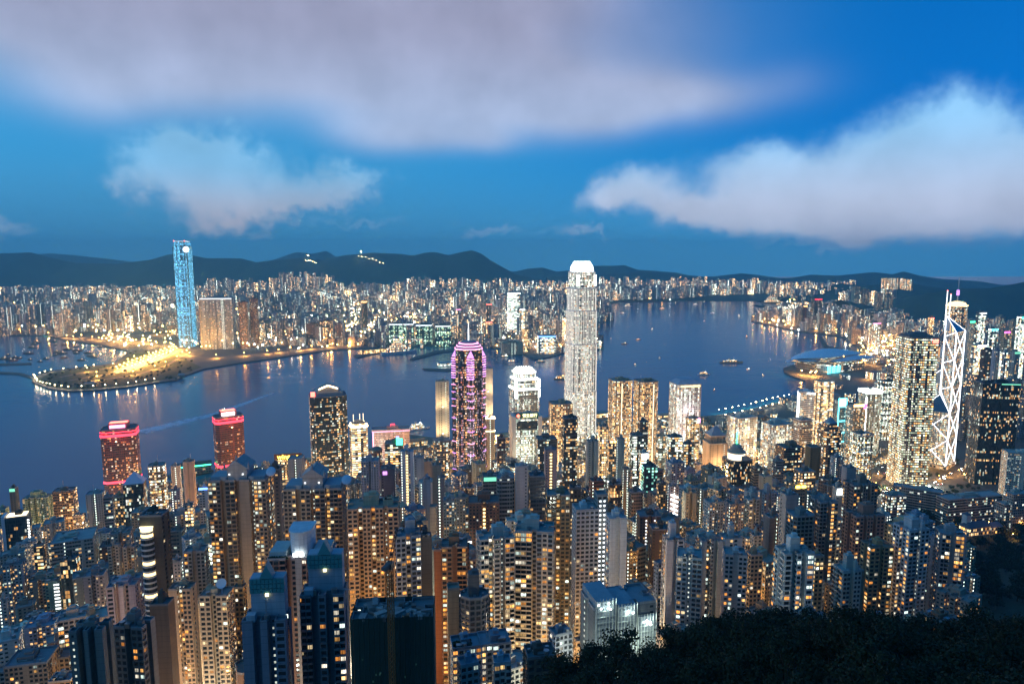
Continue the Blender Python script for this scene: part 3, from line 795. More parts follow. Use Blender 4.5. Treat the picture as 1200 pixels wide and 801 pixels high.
# --- mountain ridges behind the city: outline surveyed from the photo, each at its own distance
RNG = np.random.RandomState(3)
def fract1(n, amp, seed, o=5):
    r = np.random.RandomState(seed); x = np.linspace(0, 1, n); y = np.zeros(n)
    for k in range(o):
        f = 6 * 2 ** k; y += np.interp(x, np.linspace(0, 1, f + 1), r.uniform(-1, 1, f + 1)) * amp / 2 ** k
    return y
def ridge(pts, Yr, near, far, seed, name='hills'):
    P = np.array([(at(a, b, Yr).x, at(a, b, Yr).z) for a, b in pts])
    n = 260; xs = np.linspace(P[0, 0], P[-1, 0], n)
    zr = np.interp(xs, P[:, 0], P[:, 1]) + fract1(n, 5, seed)
    ts = np.concatenate([np.linspace(-1, 0, 22), np.linspace(0, 1, 8)[1:]])
    X = np.tile(xs, (len(ts), 1)); Yg = np.zeros_like(X); Z = np.zeros_like(X)
    r = np.random.RandomState(seed + 1)
    lat = np.array([fract1(n, 1.0, seed + 10 + k, 4) for k in range(5)])
    for j, t in enumerate(ts):
        prof = (1 - abs(t)) ** 1.25 if t < 0 else (1 - t) ** 1.5
        k = abs(t) * 4; k0 = int(min(k, 3)); w = k - k0
        ln = lat[k0] * (1 - w) + lat[k0 + 1] * w
        sp = 4 * abs(t) * (1 - abs(t))
        Yg[j] = Yr + t * (near if t < 0 else far) + ln * sp * 130
        Z[j] = np.maximum(zr, 6) * prof * (1 + .16 * ln * sp) + 2
    return heightfield(name, X, Yg, Z, 'hillside')
MAIN = [(-260, 305), (-120, 300), (-40, 303), (0, 297), (36, 296), (60, 302.5), (88, 308), (137, 309), (176, 304), (198, 297.5), (220, 297.5), (242, 302), (264, 302), (283, 302.5), (300, 307), (341, 303), (358, 301.5), (377, 305), (404, 299), (437, 296), (470, 297.5), (484, 299.5), (498, 296), (509, 295), (525, 299), (542, 295), (553, 293), (564, 297), (575, 305), (591, 314), (605, 322), (640, 328), (700, 332)]
ridge(MAIN, 7600, 1500, 1500, 21)
ridge([(-200, 300), (30, 299), (60, 297), (95, 300), (130, 304), (170, 309), (300, 309), (321, 304), (347, 295), (366, 297), (382, 293.5), (393, 300), (420, 308), (600, 318), (640, 322)], 11500, 2500, 2000, 31)
ridge([(560, 330), (600, 319), (619, 314.5), (636, 313), (652, 318), (675, 316), (696, 311.5), (721, 311.5), (732, 310.5), (748, 316), (770, 317), (792, 319), (815, 324), (836, 323.5), (869, 320), (891, 322.5), (930, 328), (1000, 333)], 9800, 1500, 1500, 41)
ridge([(640, 325), (760, 318), (850, 326), (900, 325.5), (927, 325.5), (949, 322), (982, 323), (1024, 319), (1046, 321.5), (1059, 318), (1076, 322.5), (1106, 327), (1147, 329), (1175, 334), (1250, 330), (1400, 334)], 8300, 1900, 1500, 51)
ridge([(985, 352), (1048, 364), (1062, 356), (1070, 353), (1092, 343), (1110, 340), (1128, 338.5), (1161, 338.5), (1186, 334), (1200, 331.5), (1260, 318), (1360, 322), (1500, 320)], 4300, 1100, 1600, 61)
ridge([(930, 347), (960, 338), (985, 332), (1010, 336), (1040, 331), (1070, 333), (1100, 338), (1140, 346)], 5600, 900, 1200, 71)

# ------------------------------------------------------------------ the far city: dense blocks across the water, seen as one mass
def mass(name, specs, far=True):
    """specs: rows x, y, z0, w, d, h, yaw, colour index, lit, warm, brightness, bay, storey"""
    V, F, UV, ATT = [], [], [], {k: [] for k in ('fa', 'fb', 'fc', 'ft', 'fw')}
    for s in specs:
        x, y, z0, w, d, h, yaw, col, lit, warm, br, bay, fh = s
        c, sn = math.cos(yaw), math.sin(yaw)
        P = [(x + a * w / 2 * c - b * d / 2 * sn, y + a * w / 2 * sn + b * d / 2 * c) for a, b in ((-1, -1), (1, -1), (1, 1), (-1, 1))]
        n = len(V); V += [(*p, z0) for p in P] + [(*p, z0 + h) for p in P]
        seed = R.uniform(0, 900)
        u = 0
        nh = max(1, round(h / fh))
        for i in range(4):
            j = (i + 1) % 4
            nb = max(1, round((w, d)[i % 2] / bay))
            F.append((n + i, n + j, n + 4 + j, n + 4 + i)); UV += [(u, 0), (u + nb, 0), (u + nb, nh), (u, nh)]; u += nb
        F.append((n + 4, n + 5, n + 6, n + 7)); UV += [(.02, .02)] * 4
        for k in range(5):
            ATT['fa'].append((lit, warm, .05)); ATT['fb'].append((.62, .6, .05)); ATT['fc'].append((br, .12 if k < 4 else 2.0, seed)); ATT['ft'].append((1, 1, 1, 1)); ATT['fw'].append((*col, 1))
    me = bpy.data.meshes.new(name); me.from_pydata(V, [], F)
    me.uv_layers.new(name='UVMap').data.foreach_set('uv', np.array(UV, 'f').ravel())
    for k in ('fa', 'fb', 'fc'):
        a = me.attributes.new(k, 'FLOAT_VECTOR', 'FACE'); a.data.foreach_set('vector', np.array(ATT[k], 'f').ravel())
    for k in ('ft', 'fw'):
        a = me.attributes.new(k, 'FLOAT_COLOR', 'FACE'); a.data.foreach_set('color', np.array(ATT[k], 'f').ravel())
    me.materials.append(MATS['facade_mass'])
    return put(name, me)
FARCOL = [(.42, .38, .33), (.36, .37, .39), (.5, .47, .44), (.3, .26, .24), (.44, .42, .44), (.26, .28, .31), (.5, .42, .36)]
def block(x, y, z0, w, d, h, yaw, litk=1.0):
    far = min(1.0, max(0.0, (y - 2500) / 4500))
    return (x, y, z0, w, d, h, yaw, R.choice(FARCOL), min(.6, R.choice((.08, .15, .24, .34, .46)) * litk), R.choice((.6, .8, .95, .3, .85)), (3.0 + 3.6 * far) * R.choice((.4, .7, 1, 1.7)), 4.6 + 3.5 * far, 4.2 + 3.6 * far)
def far_ground(x, y):          # gentle rise towards the ridge foot
    return 5 + max(0, (y - 5200)) * .022

# ------------------------------------------------------------------ landmark towers
def wallmesh(root, name, fn, sty, col, **kw):
    m = MB(); fn(m); o = m.build(name, 'facade', root, col); return dress(o, sty, **kw)
def start(name, label, cat, x, y, zb, yaw, nick, w, H, px, py, d=None):
    root = empty(name, (x, y, zb), yaw); tag(root, label, cat)
    register(nick, x, y, w, d or w, zb + H, zb, px, py)
    return root

def tall_harbour_tower():      # the tallest tower: tapering, pale and lit all over, a crown of fins
    p = at(682, 306, 1475); zb = 4; H = p.z - zb
    r = start('skyscraper', 'tallest white-lit skyscraper with a glowing crown of fins, standing at the waterfront', 'skyscraper', p.x, p.y, zb, rad(24), 'the tallest white skyscraper', 62, H, 682, 306)
    W = [(0, 66), (.36, 64), (.56, 61), (.70, 57), (.82, 53), (.90, 49), (.945, 44)]
    secs = [(0, .30, 60, .9, 1.1), (.30, .56, 58.6, .78, .72), (.56, .74, 56.8, .7, .62), (.74, .86, 54, .76, .85), (.86, .945, 49.5, .95, 1.4)]
    for a, b, w, lit, br in secs:
        wallmesh(r, 'wall', lambda m: m.prism(chamfer(w, w, 9), a * H, b * H, 0, None, bay=2.6, fh=4.2, v0=a * H / 4.2), 'band', (.55, .55, .53), lit=lit, warm=.12, bright=br, tint=(1.08, .95, .88))
        m = MB(); m.prism(chamfer(w + .6, w + .6, 9.2), b * H - 2.2, b * H, 0, 0); m.build('cornice', 'concrete', r, (.6, .6, .6))
    for w, a, b in ((60.4, .02, .30), (59.0, .30, .56), (57.2, .56, .74), (54.4, .74, .86)):
        m = MB()
        for P in (chamfer(w, w, 9),):
            for i in range(8):
                A, B = Vector(P[i]), Vector(P[(i + 1) % 8])
                for k in range(1, 9 if i % 2 == 0 else 4):
                    c = A.lerp(B, k / (9 if i % 2 == 0 else 4))
                    m.box(c.x, c.y, a * H, .7, .7, (b - a) * H - 2.3)
        m.build('mullion', 'fin_glow', r)['kind'] = 'stuff'  # mullions glow by themselves in place of floodlight on the walls
    for sx, sy in ((-1, -1), (1, -1)):
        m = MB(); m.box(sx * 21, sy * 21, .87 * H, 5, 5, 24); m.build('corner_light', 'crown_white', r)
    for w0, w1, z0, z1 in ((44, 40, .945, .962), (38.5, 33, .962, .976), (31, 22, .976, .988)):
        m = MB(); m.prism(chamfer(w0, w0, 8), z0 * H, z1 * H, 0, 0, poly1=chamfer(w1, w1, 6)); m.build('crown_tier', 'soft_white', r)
    for k in range(28):
        a = 2 * math.pi * k / 28; m = MB()
        c, s = math.cos(a), math.sin(a); f = 1 / max(abs(c), abs(s)) ** .6
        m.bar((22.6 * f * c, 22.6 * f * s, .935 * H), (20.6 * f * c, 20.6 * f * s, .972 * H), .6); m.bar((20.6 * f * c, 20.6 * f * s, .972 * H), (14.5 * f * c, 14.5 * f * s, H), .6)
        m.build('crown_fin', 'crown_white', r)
    m = MB(); m.box(0, 0, 0, 92, 78, 26); dress(m.build('podium', 'facade', r, CLR['lgrey']), 'grid')

def short_harbour_tower():     # its lower sister: green-white lit shoulders and crown
    p = at(614, 430, 1335); zb = 4; H = p.z - zb
    r = start('skyscraper', 'shorter tower with a dazzling white stepped crown behind the bank with the green sign', 'skyscraper', p.x, p.y, zb, rad(20), 'the white-crowned tower', 50, H, 614, 430)
    for a, b, w, lit in ((0, .8, 52, .45), (.8, .9, 47, .6), (.9, .965, 41, .7)):
        wallmesh(r, 'wall', lambda m: m.prism(chamfer(w, w, 7), a * H, b * H, 0, None, bay=2.4, fh=4, v0=a * H / 4), 'off', (.42, .46, .45), lit=lit, warm=.2)
        m = MB(); m.prism(chamfer(w + 1, w + 1, 7.4), b * H - 3.4, b * H, 0, 0); m.build('light_band', 'crown_white', r)
    for sx in (-1, 1):
        for z0, z1 in ((.70, .8), (.8, .9)):
            m = MB(); m.box(sx * 24.6, -20, z0 * H, 3, 8, (z1 - z0) * H * .9); m.build('corner_light', 'crown_white', r)
    m = MB(); m.prism(chamfer(35, 35, 6), .965 * H, .985 * H, 0, 0); m.build('crown', 'crown_white', r)
    for k in range(20):
        a = 2 * math.pi * k / 20; c, s = math.cos(a), math.sin(a); f = 1 / max(abs(c), abs(s)) ** .6; m = MB()
        m.bar((17.4 * f * c, 17.4 * f * s, .96 * H), (15 * f * c, 15 * f * s, H), .7); m.build('crown_fin', 'crown_white', r)

def star_tower():              # star-shaped tower with violet bands and a stepped pink top
    p = at(549, 398, 1066); zb = tz(p.x, p.y) - 2; H = p.z - zb
    r = start('skyscraper', 'star-plan dark tower striped with pink and violet light bands, a needle mast on top', 'skyscraper', p.x, p.y, zb, rad(6), 'the pink-banded star tower', 54, H, 549, 398)
    S = 43; top = H - 14
    wallmesh(r, 'wall', lambda m: m.prism(ngon(S * 1.08, S * 1.08, 8), 0, top, 0, 0, bay=1.9, fh=3.9), 'offd', (.06, .05, .065), lit=.42, warm=.8, bright=1.2, tint=(1, .85, .85))
    R0 = S * .5
    for k in range(8):
        a = math.pi / 4 * k + .12
        c, s = math.cos(a), math.sin(a)
        def tri(f, base=0.8):
            b = (R0 * .93 * c, R0 * .93 * s); hw = 7.2
            return [(b[0] + s * hw, b[1] - c * hw), (b[0] + c * 7.6 * f, b[1] + s * 7.6 * f), (b[0] - s * hw, b[1] + c * hw)]
        ht = (H - 40) if k % 2 else (H - 26)
        m = MB(); T = tri(1); T2 = [(x * 1.0, y * 1.0) for x, y in T]
        m.prism(T, 0, ht, 0, None, bay=1.9, fh=3.9)
        dress(m.build('corner_prism', 'facade', r, (.075, .07, .08)), 'offd', lit=.4, warm=.4, bright=1.1, tint=(1, .6, .95))
        m = MB(); apex = (R0 * .93 * c, R0 * .93 * s, ht + 14)
        for i in range(3):
            A, B = T[i], T[(i + 1) % 3]; m.poly([(*A, ht), (*B, ht), apex])
        m.build('corner_spire', 'roofing' if k % 2 else 'violet_light', r, (.1, .1, .11))
        if k % 2: z = 0
        else: z = ht - 2
        n = 0
        Tb = tri(1.08); Tb = [(x + c * .35, y + s * .35) for x, y in Tb]
        while z > 10 and n < 34:
            m = MB(); m.prism(Tb, z - (1.4 if n < 9 else 1.0), z, 0, 0, bottom=True)
            m.build('light_band', 'pink_light' if n % 3 == 0 else 'violet_light', r)
            n += 1; z -= 3.9 if n < 9 else (11.7 if n < 13 else 19.5 if n < 17 else 27.3)
    for z0, z1, w0, w1, mt in ((top, top + 4, 47, 44, 'facade'), (top + 4.2, top + 8, 41, 37, 'facade'), (top + 8.2, top + 13, 33, 20, 'facade')):
        m = MB(); m.prism(ngon(w0, w0, 8), z0, z1, 0, 0, poly1=ngon(w1, w1, 8)); m.build('roof_tier', 'roofing', r, (.3, .26, .32))
        m = MB(); m.prism(ngon(w0 + 1, w0 + 1, 8), z0, z0 + 1.5, 0, 0, bottom=True); m.build('light_band', 'pink_light', r)
    m = MB(); m.bar((0, 0, H - 2), (0, 0, H + 18), .7); m.bar((0, 0, H + 18), (0, 0, H + 27), .35); m.build('mast', 'soft_white', r)
    m = MB(); m.box(0, 0, 0, 60, 54, 18); dress(m.build('podium', 'facade', r, CLR['grey']), 'grid')

def braced_tower():            # triangular prisms of mirror glass traced with white light
    C = Vector((838, 1250)); th = rad(41); a = 52
    u, v = Vector((math.cos(th), math.sin(th))), Vector((-math.sin(th), math.cos(th)))
    O = C + (u + v) * a / 2; zb = 14; base = 7
    r = start('skyscraper', 'glass tower of triangular prisms outlined with white light tubes in X braces, two masts', 'skyscraper', O.x, O.y, zb, 0, 'the X-braced tower', 52, 295, 1112, 372)
    L = lambda p: ((p - O).x, (p - O).y)
    c, rr, b, l, o = L(C), L(C + u * a), L(C + (u + v) * a), L(C + v * a), (0, 0)
    M0 = 21 - zb; mod = 52
    def pr(p, q, h_e, h_a, nm):
        m = MB(); T = [p, q, o]
        m.prism(T, M0, h_e, 0, None, bay=2.0, fh=4.0)
        n0 = round(h_e / 4)
        for s, t in ((q, o), (o, p)):       # the tall inner walls rise to the apex
            hs, ht = (h_e if s is not o else h_e), (h_e if t is not o else h_e)
            A, B = (*s, h_e), (*t, h_e); Ap = (*o, h_a)
            m.poly([A, B, Ap])
        o1 = m.build('prism', 'facade', r, (.30, .37, .44)); dress(o1, 'offd', lit=.62, warm=.65, bright=.9)
        m = MB(); m.poly([(*p, h_e + .15), (*q, h_e + .15), (*o, h_a + .15)]); m.build('sloping_roof', 'mirror', r)
    E = lambda k: M0 + mod * k
    pr(c, rr, E(5), E(5) + 28, 'a'); pr(rr, b, E(4), E(4) + 28, 'b'); pr(b, l, E(3), E(3) + 28, 'c'); pr(l, c, E(2), E(2) + 30, 'd')
    def tube(p, q, w=.36):
        m = MB(); m.bar(p, q, w); m.build('light_tube', 'tube_white', r)
    def out(p, k=1.012): return (p[0] * k, p[1] * k)
    c2, r2, l2 = out(c), out(rr), out(l)
    for k in range(5):
        tube((*c2, E(k)), (*r2, E(k + 1))); tube((*r2, E(k)), (*c2, E(k + 1)))
        if k < 2: tube((*c2, E(k)), (*l2, E(k + 1))); tube((*l2, E(k)), (*c2, E(k + 1)))
    tube((*c2, E(0)), (*c2, E(5)), .62); tube((*r2, E(0)), (*r2, E(5)), .7); tube((*l2, E(0)), (*l2, E(3)), .7)
    f = lambda t: (c[0] * t - .7, c[1] * t - .2)
    tube((-.6, -.2, E(2) + 30), (-.6, -.2, E(5) + 28), .7)
    for k in (2, 3, 4):                     # bracing on the inner wall between the centre and the near corner
        tube((*f(.97), E(k)), (-.6, -.2, E(k) + mod / 2 + 14)); tube((-.6, -.2, E(k) + mod / 2 + 14), (*f(.97), E(k + 1)))
    tube((*c2, E(5)), (0, 0, E(5) + 28.5)); tube((*r2, E(5)), (0, 0, E(5) + 28.5))
    tube((*l2, E(3)), (0, 0, E(3) + 28)); tube((*l2, E(2)), (0, 0, E(2) + 30)); tube((*c2, E(2)), (0, 0, E(2) + 30)); 
    m = MB(); mid = C + v * a * .5; bl2 = L(C + v * a * .5)
    for dx in (2, 9):
        m = MB(); m.bar((dx, 6, E(5) + 10), (dx, 6, E(5) + 78 - dx), .7); m.build('mast', 'soft_white', r)
        m = MB(); m.dome(dx, 6, E(5) + 78 - dx, 1.3, 1.6, n=8, k=3); m.build('beacon', 'sign_red', r)
    m = MB(); m.prism([L(C - (u + v) * 3), L(C + u * (a + 3) - v * 3), L(C + (u + v) * (a + 3)), L(C + v * (a + 3) - u * 3)], 0, M0 - .05, 0, 0, bay=6, fh=6)
    dress(m.build('podium', 'facade', r, (.46, .42, .36)), 'grid', lit=.5, warm=.9)

def mirror_mat():
    m, g, b = new_mat('mirror')
    b.inputs['Base Color'].default_value = (.10, .15, .20, 1); b.inputs['Roughness'].default_value = .12; b.inputs['Metallic'].default_value = .8
mirror_mat()

def dotted_tower():            # square tower, every storey dotted with warm light
    C = at(1066, 400, 1150); yaw = rad(-5); a = 48; zb = 12; H = 283 - zb
    u, v = Vector((math.cos(yaw), math.sin(yaw))), Vector((-math.sin(yaw), math.cos(yaw)))
    ctr = C.xy + (u + v) * a / 2
    r = start('skyscraper', 'square tower dotted all over with gold lights in front of the X-braced tower', 'skyscraper', ctr.x, ctr.y, zb, yaw, 'the gold-dotted square tower', a, H, 1075, 397)
    wallmesh(r, 'wall', lambda m: m.prism(rect(a, a), 0, H, 0, None, bay=3.4, fh=4.35), 'grid', (.20, .195, .185), lit=.95, warm=.35, bright=1.35, tint=(1, .93, .78))['fb'] = [.8, .46, 0]
    m = MB()
    k = 0
    while k * 4.35 < H - 3:
        z = k * 4.35; m.box(0, 0, z + .1, a + .9, a + .9, .75); k += 1
    m.build('floor_band', 'metal', r, (.30, .29, .28))['kind'] = 'stuff'
    roof_parts(r, rect(a, a), H, a, a, (.16, .16, .17), 'plant', 1, 5, 4)
    m = MB(); m.box(0, 4, H, a * .8, a * .7, 4, 0); m.box(3, 6, H + 4, a * .5, a * .42, 3); m.build('machine_room', 'concrete', r, (.13, .14, .15))
    m = MB(); m.box(a / 2 - 5, -a / 2 - .7, H - 9, 9, .8, 6); m.build('sign', 'sign_red', r)
    m = MB(); m.box(-a / 2 - .7, -10, H - 130, .8, 1, 1)

def blue_screen_tower():       # far tower across the water, its face one blue screen
    p = at(213, 283, 3120); zb = 5; H = p.z - zb
    r = start('skyscraper', 'tall lone tower across the harbour glowing bright blue from foot to top', 'skyscraper', p.x, p.y, zb, rad(4), 'the blue tower', 68, H, 213, 283)
    wallmesh(r, 'wall', lambda m: m.prism(chamfer(66, 66, 9), 0, H * .93, 0, 0, bay=3.3, fh=5.4), 'band', (.08, .16, .25), lit=.90, warm=.03, bright=1.25, tint=(.20, .62, 1.12))
    for sx in (-1, 1):
        wallmesh(r, 'side_wing', lambda m: m.prism([(sx * 24 + q[0], q[1]) for q in rect(16, 56)], 0, H * .95, 0, 0, bay=2.6, fh=5), 'glass', (.06, .12, .2), lit=.5, warm=.2, tint=(.4, .8, 1.1))
    m = MB(); m.prism(rect(50, 67), 0, H, 0, 0, bay=3.2, fh=5.4)
    dress(m.build('screen_wall', 'facade', r, (.06, .14, .24)), 'band', lit=.86, warm=.0, bright=1.5, tint=(.16, .56, 1.1))
    m = MB(); m.box(0, 0, H, 52, 40, 1.5); m.build('light_band', 'soft_white', r)
    m = MB(); m.cyl(0, 0, 0, 14, .8, 0, 0, 20); o = m.build('round_sign', 'soft_white', r); o.location = (30.5, -33.9, H * .925); o.rotation_euler = (rad(90), 0, 0)
    for sx in (-1, 1):
        m = MB(); m.box(sx * 24, -30, H, 2.5, 2.5, 5); m.build('beacon', 'sign_red', r)

def gold_crown_tower():        # far tower behind the X-braced one
    p = at(1122, 352, 2300); zb = 6; H = p.z - zb
    r = start('skyscraper', 'distant tower with a gold-lit crown and needle mast behind the X-braced tower', 'skyscraper', p.x, p.y, zb, rad(20), 'the gold-crowned tower', 62, H, 1122, 350)
    wallmesh(r, 'wall', lambda m: m.prism(ngon(70, 70, 6), 0, H * .93, 0, 0, bay=3, fh=4.4), 'offd', (.16, .15, .14), lit=.45, warm=.7)
    m = MB(); m.prism(ngon(72, 72, 6), H * .93, H * .945, 0, 0, bottom=True); m.build('light_band', 'gold_light', r)
    m = MB(); m.prism(ngon(62, 62, 6), H * .945, H * .975, 0, 0, poly1=ngon(52, 52, 6)); m.build('crown', 'gold_light', r)
    m = MB(); m.prism(ngon(48, 48, 6), H * .975, H * .99, 0, 0, poly1=ngon(20, 20, 6)); m.build('crown_roof', 'gold_light', r)
    m = MB(); m.bar((0, 0, H), (0, 0, H + 78), 1.3); m.build('mast', 'metal', r, (.6, .6, .6))
    m = MB(); m.cyl(0, 0, H + 18, 4.5, 18, n=8); m.build('beacon', 'violet_light', r)

def sloped_red_tower(px, py, wpx, Y, label, nick, lamp):      # brown harbour-front towers with red light bands
    t = tower(label, px, py, wpx, Y, 'dim', (.20, .06, .05), 'ch', .7, lit=.30, tint=(1, .62, .5), bright=1.9, nick=nick, roof='bare', cat='office tower', yaw=20 if px < 200 else 35)
    r, w, d, H = t['root'], t['w'], t['d'], t['H']
    for f, h in ((.955, 4.2), (.42, 3.6), (.985, 1.6)):
        m = MB(); m.prism(chamfer(w + .8, d + .8, min(w, d) * .16), H * f - h, H * f, 0, 0, bottom=True); m.build('light_band', 'red_light', r)
    m = MB(); m.box(0, 0, H + .1, w * .56, d * .46, 9); m.build('machine_room', 'concrete', r, (.4, .12, .12))
    m = MB(); m.box(-w * .02, -d * .25 - .6, H + 2, w * .44, 1.0, 5); m.build('sign', lamp, r)
    m = MB(); m.box(0, 0, H + 9.2, w * .5, d * .3, .8); m.build('roof_lamp', 'sign_red', r)
    return t
tall_harbour_tower(); short_harbour_tower(); star_tower(); braced_tower(); dotted_tower(); blue_screen_tower(); gold_crown_tower()
sloped_red_tower(140, 503, 48, 1045, 'red-brown harbour tower topped by a glaring pink-white rooftop sign', 'the red tower with the glaring sign', 'pink_light')
sloped_red_tower(267, 488, 38, 1130, 'red-banded brown tower with a round white sign, behind the pedimented twin towers', 'the red-banded tower', 'white_light')

def text_part(root, body, size, mat, loc, yaw=0.0, name='lettering', ext=.25, tilt=90):
    c = bpy.data.curves.new(name, 'FONT'); c.body = body; c.size = size; c.extrude = ext; c.align_x = 'CENTER'; c.align_y = 'CENTER'
    c.materials.append(MATS[mat])
    o = bpy.data.objects.new(name, c); COL.objects.link(o)
    bpy.context.view_layer.update()
    me = bpy.data.meshes.new_from_object(o.evaluated_get(bpy.context.evaluated_depsgraph_get()))
    bpy.data.objects.remove(o); o = put(name, me)
    o.parent = root; o.location = loc; o.rotation_euler = (rad(tilt), 0, yaw)
    return o

# black tower with a gabled, floodlit roof
t = tower('black waterfront tower with lit arched gable on its roof and a red emblem', 384, 464, 46, 1110, 'offd', 'black', 'ch', .8, yaw=20, lit=.42, roof='bare', nick='the black arched tower', warm=.75)
r, w, d, H = t['root'], t['w'], t['d'], t['H']
m = MB(); m.box(0, 0, H, w * .78, d * .7, 7); m.build('machine_room', 'concrete', r, (.30, .29, .29))
m = MB(); G = [(-w * .33, 7), (w * .33, 7), (w * .2, 14), (0, 18), (-w * .2, 14)]
F_ = [(x, -d * .3, H + z) for x, z in G]; B_ = [(x, d * .3, H + z) for x, z in G]
m.poly(F_); m.poly(B_[::-1])
for i in range(5):
    j = (i + 1) % 5; m.quad(F_[i], B_[i], B_[j], F_[j])
m.build('gable_roof', 'concrete', r, (.34, .30, .27))
for s in (-1, 1):
    m = MB(); m.bar((s * w * .19, -d * .31, H + 14), (0, -d * .31, H + 18.3), .8); m.build('light_tube', 'warm_light', r)
    m = MB(); m.bar((s * w * .19, -d * .31, H + 14), (s * w * .26, -d * .31, H + 12), .7); m.build('light_tube', 'warm_light', r)
m = MB(); m.box(-w * .42, -d * .36, H + 1, 7, 1, 8); m.build('sign', 'sign_red', r)
# tiered top, warm floodlights
t = tower('slim banded tower with a blazing warm tiered crown and antennas beside the black arched tower', 420, 500, 23, 1060, 'band', 'lgrey', 'ch', .9, lit=.75, roof='bare', nick='the blazing tiered tower', warm=.8)
r, w, d, H = t['root'], t['w'], t['d'], t['H']
for k, (s, z, h) in enumerate(((1.06, 0, 1.6), (.8, 2.5, 3.5), (.5, 7, 3))):
    m = MB(); m.prism(chamfer(w * s, d * s, 4 * s), H + z, H + z + h, 0, 0); m.build('crown_tier', 'warm_light' if k == 0 else 'concrete', r, (.5, .4, .3))
for x, y in ((-.42, -.42), (.42, -.42), (0, -.5), (.42, .3), (-.42, .3)):
    m = MB(); m.dome(x * w, y * d, H + 2, 1.5, 4, n=8, k=3); m.build('floodlight', 'warm_light', r)
for x in (-.3, .32, .1):
    m = MB(); m.bar((x * w, 0, H + 8), (x * w, 0, H + 20), .35); m.build('antenna', 'soft_warm', r)
# department store block with rooftop lettering
t = tower('stepped tan block with glowing yellow rooftop lettering, left of the black arched tower', 340, 543, 44, 960, 'off', 'tan', 'oct', .7, yaw=10, lit=.5, roof='bare', nick='the yellow lettered block', warm=.85)
r, w, d, H = t['root'], t['w'], t['d'], t['H']
m = MB(); m.prism(ngon(w * .9, d * .9), H, H + 8, 0, 1, bay=3, fh=4); dress(m.build('upper_storey', 'facade', r, CLR['tan']), 'gold')
m = MB(); m.prism(ngon(w * .6, d * .6), H + 8, H + 12, 0, 1); m.build('machine_room', ['concrete', 'roofing'], r, (.5, .35, .28))
m = MB(); m.box(0, -d * .47, H + 8.5, w * .82, .8, 8.5); sb = m.build('sign_board', 'paint', r, (.25, .08, .03))
text_part(sb, 'wing on', 9.5, 'sign_yellow', (0, -d * .47 - .6, H + 12.6))
# two slabs of cream tile behind the star tower
for px, py, wp, Y, lb, nk in ((518, 447, 16, 1180, 'windowless cream slab tower left of the pink-banded star tower', 'the left cream slab'), (571, 432, 13, 1250, 'windowless pale cream slab rising right of the pink-banded star tower', 'the right cream slab')):
    t = tower(lb, px, py, wp, Y, 'slab', (.62, .54, .44), 'rect', .6, yaw=8, lit=.0, nick=nk, roof='plant', mach=1, mh=3, bright=1.0)
# the bank with the green sign
t = tower('bank tower with white side piers and a green sign board with a red emblem', 616, 487, 32, 1085, 'cool', 'lgrey', 'rect', .7, yaw=8, lit=.75, nick='the green-sign bank', roof='plant', mh=4, bright=.9)
r, w, d, H = t['root'], t['w'], t['d'], t['H']
for s in (-1, 1):
    m = MB(); m.box(s * (w / 2 + 1.2), -d * .05, 0, 6.4, d * 1.06, H + .6); m.build('side_pier', 'concrete', r, (.72, .66, .55))
m = MB(); m.box(0, -d / 2 - .5, H - 2.5, w * .92, 1, 8.5); sb = m.build('sign_board', 'paint', r, (.05, .16, .07))
text_part(sb, '\u6052\u751f\u9280\u884c', 6.2, 'pale_yellow', (w * .11, -d / 2 - 1.2, H + 1.9))
m = MB(); m.cyl(0, 0, 0, 2.8, .5, n=8); o = m.build('emblem', 'sign_red', sb); o.location = (-w * .36, -d / 2 - 1.0, H + 1.9); o.rotation_euler = (rad(90), 0, 0)
m = MB(); m.box(0, -d / 2 - .3, H - 22, w * .86, .6, 15); dress(m.build('dark_panel', 'facade', r, (.08, .09, .09)), 'dim', lit=.1)
# twin curved exchange towers
for px, wp, lb, nk in ((727, 31, 'left of the twin curved gold-lit towers joined side by side at the waterfront', 'the left curved twin'), (757, 32, 'right of the twin curved gold-lit towers joined side by side at the waterfront', 'the right curved twin')):
    t = tower(lb, px, 446 if px < 740 else 447, wp, 1300, 'gold', (.30, .24, .19), 'ch', .9, yaw=14, lit=.62, nick=nk, roof='plant', mach=2, mh=4, bright=1.45, warm=.85)
    r, w, d, H = t['root'], t['w'], t['d'], t['H']
    for k in range(0, 5):
        m = MB(); m.prism(chamfer(w + .7, d + .7, min(w, d) * .17), H * (.18 + .2 * k), H * (.18 + .2 * k) + 1.4, 0, 0, bottom=True); m.build('floor_band', 'concrete', r, (.42, .30, .24))
    m = MB(); m.box(-w * .1 if px < 740 else w * .2, -d * .5 - .3, 8, 1.2, 1, H - 12); m.build('light_strip', 'soft_warm', r)
# white tower with porthole windows and a chamfered roof
t = tower('white tower with a grid of small round windows and a dark chamfered roof', 803, 450, 38, 1300, 'grid', (.62, .60, .66), 'rect', .8, yaw=10, lit=.62, nick='the white porthole tower', roof='bare', bright=1.35, warm=.15)
r, w, d, H = t['root'], t['w'], t['d'], t['H']
m = MB(); m.prism(rect(w, d), H + 1.3, H + 9, 0, 0, poly1=rect(w * .6, d * .6)); m.build('hipped_roof', 'roofing', r, (.30, .38, .48))
m = MB(); m.box(w * .05, -d * .5 - .3, H - 4, w * .8, .5, 3); m.build('light_band', 'gold_light', r)
